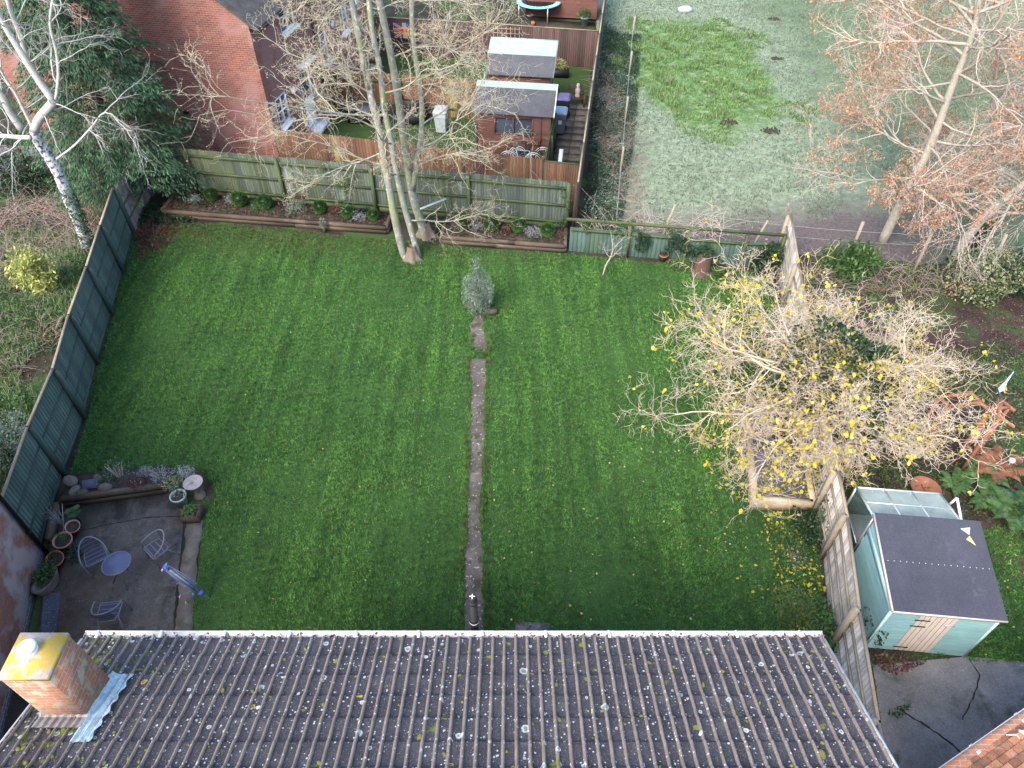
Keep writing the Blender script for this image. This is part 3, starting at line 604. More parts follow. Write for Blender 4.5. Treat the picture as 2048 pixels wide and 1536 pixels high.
for o in ops:
    for a, b_ in (((o[1],o[3]),(o[2],o[3])),((o[2],o[3]),(o[2],o[4])),((o[2],o[4]),(o[1],o[4])),((o[1],o[4]),(o[1],o[3]))):
        wb.quad(sp_(*a), sp_(*b_), sp_(*b_, -.09), sp_(*a, -.09))
fw = wb.build('wall', C_['brick_far'], fh, uv=True)
rf = MB(); ov = .12; th_ = Vector((0,0,.10)); a_ = up(P1,ez)+f2*.35-g2*ov-Vector((0,0,.26)); b_ = up(P2,ez)+f2*.35-Vector((0,0,.26)); c_ = up(mid2,ap+.02); d_ = up(mid,ap+.02)-g2*ov
rf.quad(a_,b_,c_,d_); rf.quad(a_+th_,b_+th_,c_+th_,d_+th_); rf.quad(a_,a_+th_,d_+th_,d_)
a2 = up(P0,ez)-f2*.35-g2*ov-Vector((0,0,.26)); b2 = up(P3,ez)-f2*.35-Vector((0,0,.26)); rf.quad(a2+th_,d_+th_,c_+th_,b2+th_); rf.quad(a2,d_,d_+th_,a2+th_)
C_['fartile'] = M('dark_roof_tiles', [(.05,.048,.05),(.10,.095,.09)], 3, fine=12, bump=.8, bd=.03)
rf.build('roof', C_['fartile'], fh)
for nm, s0, s1, z0, z1, np_ in ops:
    isd = nm == 'door'
    fb = MB(); w_ = .06; o1 = -.04
    for a, b2_ in (((s0+.03,z0),(s0+.03,z1)),((s1-.03,z0),(s1-.03,z1)),((s0,z1-.03),(s1,z1-.03)),((s0,z0+.03),(s1,z0+.03))): fb.bar(sp_(*a,o1), sp_(*b2_,o1), w_, .07, tuple(f2))
    if np_ == 2: fb.bar(sp_((s0+s1)/2,z0,o1+.01), sp_((s0+s1)/2,z1,o1+.01), .06, .05, tuple(f2))
    if not isd:
        fb.bar(sp_(s0,(z0+z1)/2,o1), sp_(s1,(z0+z1)/2,o1), .025, .04, tuple(f2))
    else: fb.quad(sp_(s0+.05,z0+.05,o1+.01), sp_(s1-.05,z0+.05,o1+.01), sp_(s1-.05,z0+1.2,o1+.01), sp_(s0+.05,z0+1.2,o1+.01))
    fr_ = fb.build('door' if isd else 'window', C_['white'], fh)
    gq = MB(); gq.quad(sp_(s0,z0,-.075), sp_(s1,z0,-.075), sp_(s1,z1,-.075), sp_(s0,z1,-.075)); gq.build('pane', C_['glass'], fr_)
    si = MB()
    if isd: si.box(tuple(sp_((s0+s1)/2, z1+.12, .22)), (.4, s1-s0+.35, .10), math.atan2(f2.y, f2.x)); si.build('door_canopy', C_['white'], fr_); s2 = MB(); s2.box(tuple(sp_((s0+s1)/2, z0-.10, .25)), (.5, s1-s0+.2, .2), math.atan2(f2.y, f2.x)); s2.build('door_step', C_['white'], fr_)
    else: si.box(tuple(sp_((s0+s1)/2, z0-.03, .06)), (.26, s1-s0+.12, .07), math.atan2(f2.y, f2.x)); si.build('sill', C_['white'], fr_)
dp = MB(); dp.tube([sp_(5.25,0,.06), sp_(5.25,5.35,.06), sp_(5.25,5.5,.3)], .045, 10)
for z in (1,2.6,4.2): dp.tube([sp_(5.25,z,.06), sp_(5.25,z+.06,.06)], .06, 10)
dp.build('drainpipe', C_['blackpl'], fh)
gt = MB(); gt.tube([sp_(-.1,5.42,.40), sp_(dd_,5.42,.40)], .055, 10); gt.build('gutter', C_['blackpl'], fh)
vn = MB(); q = HC - f2*3.53 - g2*.012; vn.box((q.x, q.y, 2.16), (.24,.03,.17), math.atan2(f2.y, f2.x)); vn.build('air_vent', C_['blackpl'], fh)
for s, z in ((2.2,2.35),(7.3,3.2)):
    lb = MB(); lb.box(tuple(sp_(s,z,.06)), (.12,.14,.2), math.atan2(f2.y, f2.x)); lb.lathe([(.07,.1),(.07,.13),(.03,.18),(.001,.19)], sp_(s,z,.1), 10); lb.build('wall_lamp', C_['white'], fh)
# ---------------------------------------------------------------- garage roof, bottom right corner
gA, gB = G(1897,1541,2.6), G(2080,1412,2.6); gd = (gB-gA).normalized(); gn = Vector((gd.y,-gd.x,0)); gA = gA - gd*0.3
ga = thing('garage', 'orange brown tiled garage roof with a white gutter, bottom right corner', 'garage', (gA.x+.3, gA.y-.3, 0))
C_['gtile'] = brickmat('orange_plain_tiles', (.36,.16,.085), (.27,.14,.09), (.10,.06,.05), .17, .11, extra=(((.34,.28,.26), 4, .56, .7), ((.20,.17,.08), 3, .62, .7)))
rfm = MB(); L_ = 5.5
for r_ in range(26):
    s0, s1 = r_*.11, (r_+1)*.11 + .02; z0, z1 = 2.62 + s0*.36 + .016, 2.62 + s1*.36
    for cidx in range(int(L_/.17)):
        t0 = cidx*.17 + (.085 if r_ % 2 else 0) + .003; t1 = t0 + .164; j = rnd(-.002, .004)
        a = gA+gd*t0+gn*s0; b_ = gA+gd*t1+gn*s0; c_ = gA+gd*t1+gn*s1; d_ = gA+gd*t0+gn*s1
        rfm.quad(up(a,z0+j), up(b_,z0+j), up(c_,z1), up(d_,z1)); rfm.quad(up(a,z0-.014), up(b_,z0-.014), up(b_,z0+j), up(a,z0+j))
C_['gtiles'] = M('orange_tiles', [(.30,.13,.075),(.38,.18,.10),(.22,.12,.085)], 3, island=.45, fine=45, patches=(((.40,.34,.32), 4, .58, .75), ((.14,.13,.06), 2.5, .62, .8)))
rfm.build('roof', C_['gtiles'], ga)
wm = MB(); q1 = gA+gd*.15+gn*.2; q2 = q1+gd*5.0; q3 = q2+gn*2.6; q4 = q1+gn*2.6; wm.prism([tuple(p)[:2] for p in (q1,q4,q3,q2)], 0, 2.58); wm.build('wall', C_['brick_house'], ga, uv=True)
gm = MB(); q1 = up(gA-gn*.03, 2.60); q2 = up(gA+gd*L_-gn*.03, 2.60); gm.bar(q1, q2, .13, .06); gm.bar(q1+Vector((0,0,.031))-gn*.055, q2+Vector((0,0,.031))-gn*.055, .014, .02); gm.bar(up(gA+gd*.0+gn*.05,2.54), up(gA+gd*L_+gn*.05,2.54), .03, .16)
for t_ in (.9, 1.95, 3.0): gm.bar(up(gA+gd*t_-gn*.1,2.6+.002), up(gA+gd*t_+gn*.05,2.645), .06, .05)
gm.build('gutter', C_['white'], ga)
gm = MB(); k_ = gA+gd*1.72+gn*.10; gm.tube([up(k_,2.68), up(k_+gn*.05,2.74), up(k_+gn*.22,2.76)], .03, 8); gm.tube([up(gA+gd*1.5+gn*.05,2.66), up(gA+gd*1.6+gn*.12,2.72), up(gA+gd*1.62+gn*.18,2.69)], .010, 6); gm.build('roof_bracket', C_['white'], ga)
kb = MB(); kb.box(tuple(gA+gd*2.3-gn*.02+Vector((0,0,.03))), (5.0,.12,.06), math.atan2(gd.y,gd.x)); struct(kb.build('kerb', C_['brick_house'], None, uv=True))
# ---------------------------------------------------------------- fences
def fence(root, pts, h, mats, face, postw=.1, bw=.12, rails=(.35,.95,1.55), cap=None, post_h=None, post_on=True, gravel=0., jit=.012, name='board_panel', ends=(1,1), hs=None, railw=(.045,.08), lean=0):
    """pts: foundations of the posts; face: +1/-1 side (left normal) that carries posts and rails"""
    mp, mr, mt = mats
    for i in range(len(pts)-1):
        a = Vector((*pts[i][:2], 0)); b = Vector((*pts[i+1][:2], 0)); d = (b-a); L = d.length; d.normalize(); n = Vector((-d.y, d.x, 0))*face
        h0, h1 = (hs[i], hs[i+1]) if hs else (h, h)
        mb = MB(); k = max(1, round(L/bw)); w_ = L/k
        for j in range(k):
            t0, t1 = j*w_, (j+1)*w_ + .012; hh = lerp(h0, h1, j/k) + rnd(-jit, jit)*.5; z0 = gravel
            o0, o1 = -n*.000, -n*.014
            p = [a+d*t0+o0, a+d*t1+o1, a+d*t1+o1-n*.006, a+d*t0+o0-n*.016]
            q_ = len(mb.v); lo = [up(x, z0) for x in p]; hi = [up(x, hh) for x in p]; mb.v += [tuple(x) for x in lo+hi]
            for f_ in ((0,1,5,4),(1,2,6,5),(2,3,7,6),(3,0,4,7),(4,5,6,7)): mb.f.append(tuple(q_+x for x in f_))
        mb.build(name, mp, root)
        for r_ in rails:
            rb = MB(); z = r_*(h0+h1)/2/h; rb.bar(up(a,z*h0/((h0+h1)/2))+n*(railw[0]/2+.002)+d*postw*.4, up(b,z*h1/((h0+h1)/2))+n*(railw[0]/2+.002)-d*postw*.4, railw[0], railw[1]); rb.build('rail', mr, root)
        if gravel: gb_ = MB(); gb_.bar(up(a,gravel/2)+n*.006, up(b,gravel/2)+n*.006, .03, gravel); gb_.build('gravel_board', mr, root)
        if cap: cb_ = MB(); cb_.bar(up(a,h0+.018)-n*.005-d*.02, up(b,h1+.018)-n*.005+d*.02, .06, .03); cb_.build('capping', cap, root)
    for i, p in enumerate(pts):
        if (i == 0 and not ends[0]) or (i == len(pts)-1 and not ends[1]): continue
        j0 = max(0, i-1); d = Vector((*pts[j0+1][:2],0)) - Vector((*pts[j0][:2],0)); d.normalize(); n = Vector((-d.y, d.x, 0))*face
        ph = (hs[i] if hs else h) - .06 if post_h is None else post_h
        pb_ = MB(); c = Vector((*p[:2],0)) + n*(postw/2 + .004 if post_on else 0); pb_.box((c.x, c.y, ph/2), (postw, postw*1.1, ph), math.atan2(d.y, d.x)); 
        pb_.box((c.x, c.y, ph+.008), (postw*.8, postw*.85, .016), math.atan2(d.y, d.x)); pb_.build('post', mt, root)
# left green fence: seven bays of close boards
lf = [G(*p) for p in [(96,1087),(135,950),(176,836),(201,727),(230,629),(252,545),(273,469)]]
lf = [lf[0] + (lf[0]-lf[1])*.25] + lf[1:]
lfr = thing('fence', 'dark green close board fence along the left side of the lawn, tops weathered brown', 'fence', tuple(lf[3])[:2] + (0,))
rt = [p + Vector((-.12, -.02, 0)) for p in lf]
fence(lfr, rt, 1.85, (C_['fgreen'], C_['fgreenpost'], C_['fgreenpost']), -1, postw=.11, rails=(.62,1.24), cap=C_['cap'], ends=(0,1), railw=(.02,.035), gravel=.15)
q0 = rt[-1]; q1 = G(285,425) + Vector((-.1,1.2,0))
lf2 = thing('fence', 'short unpainted grey pink fence bay between the green fence and the conifer', 'fence', (q0.x, q0.y+.1, 0))
C_['fpink'] = M('raw_fence', [(.20,.17,.17),(.30,.26,.25)], 1.5, island=.2, fine=24, stretch=(1,1,.3), patches=(((.14,.19,.06), 2, .56, .6),))
fence(lf2, [q0+Vector((0,.12,0)), q1], 1.75, (C_['fpink'], C_['fbackpost'], C_['fpink']), -1, rails=(.55,1.1), ends=(0,1), railw=(.03,.05))
# back algae fence
Lp, Rp = Vector((-12.17,24.95,0)), Vector((1.99,22.52,0)); dB = (Rp-Lp)/4
bf = thing('fence', 'tall green algae covered board fence across the back behind the raised bed', 'fence', (-5.1, 23.75, 0))
pts = [Lp - dB*.62] + [Lp + dB*i for i in range(5)]
fence(bf, pts, 1.9, (C_['fback'], C_['fbackpost'], C_['fbackpost']), -1, postw=.12, rails=(.30,.98,1.66), bw=.11, gravel=.18, post_h=1.88, jit=.03, railw=(.06,.08))
# red stained fence just behind
rf_ = [HC + Vector((.05,-.15,0)), Vector((-5.9,26.05,0)), Vector((-2.4,25.15,0)), Vector((1.12,24.37,0))]
rdf = thing('fence', 'orange brown stained board fence standing just behind the tall green one', 'fence', (-4, 25.6, 0))
fence(rdf, rf_, 1.8, (C_['fred'], C_['fred'], C_['fbrown']), 1, bw=.125, rails=(.4,1.4), jit=.03)
gtb = thing('gate', 'narrow reddish board gate closing the bin passage, right end of the stained fence', 'gate', (1.7, 24.25, 0))
fence(gtb, [Vector((1.22,24.34,0)), Vector((2.42,24.08,0))], 1.72, (C_['fred'], C_['fbackpost'], C_['fbackpost']), 1, bw=.09, rails=(.3,1.0,1.66), cap=C_['fbackpost'])
# long boundary fence along the field
bl = [Vector((2.30,22.6,0)) + Vector((.137,.99,0))*s for s in (0,.02,2.9,5.8,8.7,11.6,14.5,17.4,20.3,24)]; bl = [bl[0]] + bl[2:]
bdf = thing('fence', 'long brown boundary fence with greenish capping dividing the yards from the field', 'fence', tuple(bl[3]))
C_['capg'] = M('mossy_capping', [(.20,.21,.15),(.30,.28,.21),(.15,.19,.08)], 2, fine=30)
fence(bdf, bl, 1.85, (C_['fred'], C_['fbrown'], C_['fbrown']), 1, rails=(.4,1.5), cap=C_['capg'])
# low green board fence with a rail above
lo = [Vector((2.0,21.12,0)), Vector((4.0,20.82,0)), Vector((5.95,20.52,0)), Vector((7.8,20.22,0)), Vector((9.05,20.25,0))]
C_['flow'] = M('blue_green_fence', [(.04,.078,.066),(.06,.105,.09),(.035,.065,.052)], 1.0, island=.2, fine=26, stretch=(1.2,1.2,.25), patches=(((.05,.09,.03), 1.0, .58, .7),))
lwf = thing('fence', 'low blue green board fence with one open rail above it beside the field', 'fence', (5.5, 20.6, 0))
fence(lwf, lo, .98, (C_['flow'], C_['fbackpost'], C_['fbackpost']), -1, bw=.14, rails=(.9,), post_h=1.24, postw=.09, ends=(0,1), jit=.02)
tr_ = MB(); tr_.bar((1.85,21.15,1.28),(9.1,20.2,1.25),.05,.10); tr_.build('top_rail', C_['fbackpost'], lwf)
# pale right fence
rp = [Vector((9.15,20.67,0)), Vector((8.62,17.9,0)), Vector((8.10,15.0,0)), Vector((7.55,12.0,0)), Vector((7.27,10.0,0)), Vector((7.11,8.81,0)), Vector((6.63,6.66,0)), Vector((6.25,4.6,0)), Vector((5.9,2.4,0))]
rp = [p + Vector((.06,0,0)) for p in rp]
rgf = thing('fence', 'bleached pale board fence with three rails down the right side of the lawn', 'fence', tuple(rp[5]))
fence(rgf, rp, 1.68, (C_['fpale'], C_['fpalepost'], C_['fpalepost']), -1, bw=.105, rails=(.40,.84,1.27), postw=.11, cap=C_['cap'], hs=[1.75,1.75,1.8,1.8,1.75,1.66,1.66,1.66,1.66], post_h=1.70, jit=.01, railw=(.04,.05))
# fences among the far plots
mf = thing('fence', 'yellowed brown fence behind the grey bin, left of the garden shed', 'fence', (-5, 32, 0))
fence(mf, [Vector((-8.3,32.8,0)), Vector((-5,32.2,0)), Vector((-1.5,31.5,0))], 1.75, (C_['fred'], C_['fbackpost'], C_['fbackpost']), -1, rails=(.4,1.4))
rr = thing('fence', 'dark brown fence across the far end behind the two sheds', 'fence', (1.5, 37.7, 0))
fence(rr, [Vector((-7.2,39.5,0)), Vector((-4,39.0,0)), Vector((-1.0,38.5,0)), Vector((1.6,37.95,0)), Vector((4.35,37.45,0))], 1.8, (C_['fbrown'], C_['fbrown'], C_['fbrown']), 1, bw=.11, rails=(.4,1.4), cap=C_['cap'])
pfx = thing('fence', 'thin mossy board screen between the shed and the numbered bin', 'fence', (1.45, 27, 0))
fence(pfx, [Vector((1.25,24.6,0)), Vector((1.5,26.6,0)), Vector((1.75,28.6,0))], 1.65, (C_['fbackpost'], C_['fbackpost'], C_['fbackpost']), -1, rails=(.4,1.3))
tr = thing('trellis', 'square lattice trellis leaning on the dark brown far fence', 'trellis', (-.3, 38.2, 0)); tb = MB()
for i in range(7): tb.bar((-.95+i*.22,38.30-i*.035,.3),(-.95+i*.22,38.30-i*.035,1.75),.03,.02,(0,1,0))
for i in range(7): tb.bar((-.98,38.27,.35+i*.22),(.42,38.05,.35+i*.22),.03,.02,(0,1,0))
tb.build('lattice', C_['fpalepost'], tr)
# wire fence of the field, leaning stakes
for i, (bx, tx, lab) in enumerate([((1322,478),(1351,408),'thin wooden stake among bare brambles behind the low green fence'), ((1497,505),(1536,441),'leaning pale stake behind the low fence near the corner'), ((1484,495),(1497,462),'short rusty brown stake beside the leaning pale one'), ((1700,510),(1727,443),'mossy stake left of the leafy tree trunk'), ((1826,545),(1866,462),'mossy stake right of the leafy tree trunk'), ((1975,555),(2013,468),'ivy covered fence stake at the far right')]):
    a = G(*bx); tp = VY(tx[0], tx[1], a.y + .15); mb = MB(); mb.tube([a - Vector((0,0,.05)), tp], [.055 if i > 2 else .04]*2, 8); m_ = C_['fred'] if i == 2 else C_['fpalepost']
    tag(mb.build('stake', m_), lab, 'stake', 'wooden stakes of the field wire fence')
wr = MB()
def wire(a, b, n=14, sag=.06, r=.0045):
    wr.tube([a.lerp(b, i/n) - Vector((0,0,sag*4*(i/n)*(1-i/n))) for i in range(n+1)], r, 4)
C_['wire'] = M('wire', [(.25,.27,.26),(.36,.38,.37)], 3, rough=.5, bump=0, speck=.1)
w0 = VY(1225,395,22.2); w1 = VY(1536,447,20.8)
wire(w0, w1); wire(w1, VY(1866,470,20.0)); wire(VY(1866,470,20.0), VY(2100,500,19.2))
wire(w0 - Vector((0,0,.4)), w1 - Vector((0,0,.4))); wire(w1 - Vector((0,0,.4)), VY(1866,470,20.0) - Vector((0,0,.4))); wire(VY(1866,470,20.0)-Vector((0,0,.4)), VY(2100,500,19.2)-Vector((0,0,.4)))
for zz in (1.0, .65): wire(Vector((3.75,22.4,zz)), Vector((5.2,32,zz)), r=.005); wire(Vector((5.2,32,zz)), Vector((7.0,44,zz)), r=.005)
tag(wr.build('wire_strands', C_['wire']), 'thin wires strung along the edge of the frosty field', 'wire')
for i, y in enumerate((26.5, 31.2, 36.5, 41.5)):
    x = 3.75 + (y-22.4)*.152; mb = MB(); mb.tube([(x,y,-.05),(x+.04,y+.1,1.15)], .045, 8)
    tag(mb.build('stake', C_['fpalepost']), ['nearest','second','third','farthest'][i] + ' grey stake of the wire line beside the long boundary fence', 'stake', 'wooden stakes of the field wire fence')
# ---------------------------------------------------------------- raised beds
def sleeper_wall(root, a, b, h, th, mat, n=2):
    a = Vector((*a[:2],0)); b = Vector((*b[:2],0)); d = (b-a).normalized()
    for i in range(n):
        cuts = [0] + sorted(random.sample([.3,.45,.6,.75], 1 if (b-a).length > 2.5 else 0)) + [1]
        for j in range(len(cuts)-1):
            p, q = a.lerp(b, cuts[j]) + d*.004, a.lerp(b, cuts[j+1]) - d*.004; z = (i+.5)*h/n; o = Vector((rnd(-.012,.012), rnd(-.012,.012), 0))
            mb = MB(); mb.bar(up(p,z)+o, up(q,z)+o, th, h/n - .006); mb.build('sleeper', mat, root)
def bed(name, label, corners, h, th, mat, soilmat, n=2, walls=None):
    c = sum((Vector((*p[:2],0)) for p in corners), Vector())/len(corners); root = thing(name, label, 'raised bed', tuple(c))
    k = len(corners)
    for i in (walls if walls is not None else range(k)): sleeper_wall(root, corners[i], corners[(i+1) % k], h, th, mat, n)
    mb = MB(); mb.prism([(lerp(p[0], c.x, .01), lerp(p[1], c.y, .01)) for p in corners], 0, h-.05); mb.build('soil_fill', soilmat, root); return root
b1 = [Vector((-13.0,23.35,0)), Vector((-4.55,22.22,0)), Vector((-4.45,23.2,0)), Vector((-12.9,24.75,0))]
bed('raised_bed', 'long dark sleeper bed under the tall green fence, left of the bare tree', b1, .32, .12, C_['sleeper'], C_['soil'], 2, [0,1,3])
b2 = [Vector((-2.5,21.62,0)), Vector((1.85,21.05,0)), Vector((1.95,22.15,0)), Vector((-2.4,22.95,0))]
bed('raised_bed', 'short dark sleeper bed under the green fence, right of the bare tree', b2, .32, .12, C_['sleeper'], C_['soil'], 2, [0,1,3])
b3 = [Vector((5.86,10.22,0)), Vector((7.22,10.10,0)), Vector((7.60,12.95,0)), Vector((6.32,13.15,0))]
bed('raised_bed', 'pale timber bed of blue gravel and fallen yellow leaves against the right fence', b3, .42, .13, C_['sleeper_pale'], C_['gravel'], 1)
b4 = [G(133,1013), G(335,985), G(338,985)+Vector((-.05,.62,0)), G(133,1013)+Vector((-.15,.75,0))]
bed('raised_bed', 'low dark sleeper bed of herbs along the top of the patio', b4, .36, .11, C_['sleeper'], C_['soil'], 2, [0])
# corner sleeper beside pots
mb = MB(); mb.bar((*(G(130,1015)+Vector((-.1,-.05,0)))[:2],.14), (*(G(104,1095)+Vector((-.02,.1,0)))[:2],.14), .14, .28); tag(mb.build('sleeper', C_['sleeper']), 'single mossy sleeper lying beside the flowerpots under the green fence', 'sleeper')
# ---------------------------------------------------------------- aqua shed
C_['aqua'] = M('aqua_paint', [(.19,.36,.39),(.235,.43,.46),(.205,.385,.40)], 1.2, rough=.65, island=.10, fine=30, bump=.15, speck=.15)
C_['aquap'] = M('pale_aqua_paint', [(.42,.62,.60),(.48,.68,.66)], 1.2, rough=.65, fine=30, bump=.15, speck=.12)
C_['cream'] = M('cream_door_paint', [(.50,.44,.38),(.58,.52,.46)], 1.5, rough=.7, island=.08, fine=30, bump=.15, speck=.15)
C_['felt'] = M('mineral_felt', [(.052,.056,.075),(.075,.08,.105)], 1.2, fine=70, bump=.6, bd=.004, speck=.7, patches=(((.12,.125,.15), 1.6, .60, .35),))
C_['alu'] = M('aluminium', [(.55,.60,.62),(.68,.72,.73)], 3, rough=.35, metallic=.6, bump=0, speck=.1)
ang = math.atan2(-.10, 1); ex = Vector((math.cos(ang), math.sin(ang), 0)); ey = Vector((-math.sin(ang), math.cos(ang), 0))
SO = Vector((7.37,6.70,0)); SW, SD, ZF, ZB = 1.98, 1.80, 1.72, 2.08
sh = thing('garden_shed', 'aqua blue garden shed with cream doors and a dark felt roof', 'shed', tuple(SO + ex*SW/2 + ey*SD/2))
S3 = lambda a, b, z: SO + ex*a + ey*b + Vector((0,0,z))
def lap(mb, p, q, z0f, z0, z1a, z1b, out, pitch=.115):
    z = z0; L_ = (q-p).length; mxz = max(z1a, z1b)
    while z < mxz - .001:
        zt = min(z+pitch, mxz)
        ta, tb = 0., 1.
        def cut(zz): return max(0., min(1., (zz - z1a)/(z1b - z1a))) if abs(z1b-z1a) > 1e-6 else (0. if zz <= z1a else 1.)
        if z1b > z1a: ta0, ta1 = (0. if z <= z1a else cut(z)), (0. if zt <= z1a else cut(zt)); tb0 = tb1 = 1.
        else: ta0 = ta1 = 0.; tb0, tb1 = 1., 1.
        a0, b0, a1, b1_ = p.lerp(q, ta0), p.lerp(q, tb0), p.lerp(q, ta1), p.lerp(q, tb1)
        zg = z + (zt-z)*.84; g_ = .84; ag, bg2 = a0.lerp(a1,g_), b0.lerp(b1_,g_); mb.quad(up(a0,z)+out*.022, up(b0,z)+out*.022, up(bg2,zg)+out*.018, up(ag,zg)+out*.018); mb.quad(up(ag,zg)+out*.018, up(bg2,zg)+out*.018, up(bg2,zg)-out*.006, up(ag,zg)-out*.006); mb.quad(up(ag,zg)-out*.006, up(bg2,zg)-out*.006, up(b1_,zt)-out*.006, up(a1,zt)-out*.006)
        z += pitch
wb = MB(); dl, dr = .56, 1.28
lap(wb, S3(0,0,0), S3(dl,0,0), 0, .05, ZF, ZF, -ey); lap(wb, S3(dr,0,0), S3(SW,0,0), 0, .05, ZF, ZF, -ey)
lap(wb, S3(0,0,0), S3(0,SD,0), 0, .05, ZF, ZB, -ex); lap(wb, S3(SW,0,0), S3(SW,SD,0), 0, .05, ZF, ZB, ex); lap(wb, S3(0,SD,0), S3(SW,SD,0), 0, .05, ZB, ZB, ey)
wb.build('wall', C_['aqua'], sh)
for a_ in (-.012, SW+.012): tm = MB(); tm.bar(S3(a_,-.012,.03), S3(a_,-.012,ZF), .045, .045); tm.build('corner_trim', C_['aquap'], sh)
tm = MB(); tm.bar(S3(-.03,.02,1.62), S3(-.03,SD,1.66), .02, .17); tm.build('side_board', C_['aquap'], sh)
tm = MB(); tm.box(tuple(S3(SW/2,SD/2,.025)), (SW,SD,.05), ang); tm.build('base_frame', C_['fbrown'], sh)
db = MB(); k = 7
for i in range(k):
    a0, a1 = dl + (dr-dl)*i/k + .008, dl + (dr-dl)*(i+1)/k - .008
    db.quad(S3(a0,-.024,.07), S3(a1,-.024,.07), S3(a1,-.024,ZF-.04), S3(a0,-.024,ZF-.04)); db.quad(S3(a0,-.024,.07), S3(a0,-.024,ZF-.04), S3(a0,0,ZF-.04), S3(a0,0,.07)); db.quad(S3(a1,-.024,.07), S3(a1,0,.07), S3(a1,0,ZF-.04), S3(a1,-.024,ZF-.04))
door = db.build('door', C_['cream'], sh)
hb = MB()
for z in (.22, 1.12, 1.36): hb.bar(S3(dl-.05,-.034,z), S3(dl+.24,-.034,z), .008, .03, (0,0,1))
hb.build('hinge', C_['blackpl'], door); hb = MB(); hb.bar(S3(dr-.18,-.034,1.25), S3(dr+.04,-.034,1.25), .012, .03); hb.build('bolt', C_['alu'], door)
ov = .06; sf = (ZB-ZF)/SD
Rz = lambda b: ZF + .03 + sf*b
rb = MB(); c4 = [S3(-ov,-.10,Rz(-.10)), S3(SW+ov,-.10,Rz(-.10)), S3(SW+ov,SD+.08,Rz(SD+.08)), S3(-ov,SD+.08,Rz(SD+.08))]
nz = Vector((0,0,.03)); rb.quad(*[p+nz for p in c4]); rb.quad(*[p for p in reversed(c4)])
for i in range(4): rb.quad(c4[i], c4[(i+1)%4], c4[(i+1)%4]+nz, c4[i]+nz)
c5_ = [S3(-ov,.86,Rz(.86)+.032), S3(SW+ov,.86,Rz(.86)+.032), S3(SW+ov,SD+.08,Rz(SD+.08)+.036), S3(-ov,SD+.08,Rz(SD+.08)+.036)]; rb.quad(*c5_); rb.quad(S3(-ov,.86,Rz(.86)+.03), S3(SW+ov,.86,Rz(.86)+.03), c5_[1], c5_[0])
rf = rb.build('roof', C_['felt'], sh)
nb_ = MB()
for i in range(17): nb_.lathe([(.008,0),(.006,.004),(.001,.005)], S3(.02+i*.121, .885+rnd(-.004,.004), Rz(.885)+.036), 6)
nb_.build('felt_nail', C_['white'], rf)
bb = MB(); bb.bar(S3(-ov-.012,-.10,Rz(-.10)+.0), S3(-ov-.012,SD+.08,Rz(SD+.08)+.0), .022, .075); bb.bar(S3(-ov,-.112,Rz(-.10)+.0), S3(SW+ov,-.112,Rz(-.10)+.0), .02, .06); bb.build('barge_board', C_['cream'], sh)
lg = MB(); lz = lambda a, b: S3(a, b, Rz(b)+.040)
lg.poly([lz(1.60,1.68), lz(1.80,1.72), lz(1.745,1.56)]); l1 = lg.build('roof_label', C_['aquap'], sh)
lg = MB(); lg.poly([lz(1.745,1.54), lz(1.82,1.34), lz(1.66,1.46)]); lg.build('roof_label', M('gold_label', [(.62,.48,.18)], 2, speck=0, bump=0), sh)
# greenhouse
gh = thing('greenhouse', 'small aluminium greenhouse with dusty glass behind the aqua shed', 'greenhouse', tuple(S3(1.0,2.5,0)))
g0, g1, h0_, h1_, gl_, gr_ = 1.98, 3.02, 1.62, 1.38, .06, 1.86
P_ = {(i, j): S3((gl_, gr_)[i], (g0, g1)[j], (h0_+.28, h1_)[j]) for i in (0,1) for j in (0,1)}
P_[(0,0)] = S3(gl_,g0,1.86); P_[(1,0)] = S3(gr_,g0,1.86); P_[(0,1)] = S3(gl_,g1,1.52); P_[(1,1)] = S3(gr_,g1,1.52)
fb = MB(); base = lambda p: up(p, .02)
for p in P_.values(): fb.bar(base(p), p, .035, .035)
for a, b_ in (((0,0),(1,0)),((0,1),(1,1)),((0,0),(0,1)),((1,0),(1,1))): fb.bar(P_[a], P_[b_], .035, .04); fb.bar(base(P_[a]), base(P_[b_]), .035, .04)
for t_ in (.33,.66): fb.bar(P_[(0,0)].lerp(P_[(1,0)],t_), P_[(0,1)].lerp(P_[(1,1)],t_), .025, .03); fb.bar(P_[(0,1)].lerp(P_[(1,1)],t_), base(P_[(0,1)]).lerp(base(P_[(1,1)]),t_), .025, .03)
fb.bar(P_[(0,0)].lerp(P_[(0,1)],.5), P_[(1,0)].lerp(P_[(1,1)],.5), .02, .02); fb.bar(up(P_[(0,0)],.8), up(P_[(0,1)],.8), .02, .02)
fb.build('frame', C_['alu'], gh)
gm_, t, b = newmat('dusty_glass', .18, .6); b.inputs['Base Color'].default_value = (.34,.43,.41,1)
tp_ = N(t, 'ShaderNodeBsdfTransparent'); mx = N(t, 'ShaderNodeMixShader'); t.links.new(ramp(t, noise(t, geopos(t), 2.2, 5, .7), [(.3,.50),(.7,.85)]), mx.inputs[0]); t.links.new(tp_.outputs[0], mx.inputs[1]); t.links.new(b.outputs[0], mx.inputs[2]); t.links.new(mx.outputs[0], t.nodes['Material Output'].inputs[0]); C_['dglass'] = gm_
gq = MB(); gq.quad(P_[(0,0)],P_[(1,0)],P_[(1,1)],P_[(0,1)]); gq.build('roof_glass', C_['dglass'], gh)
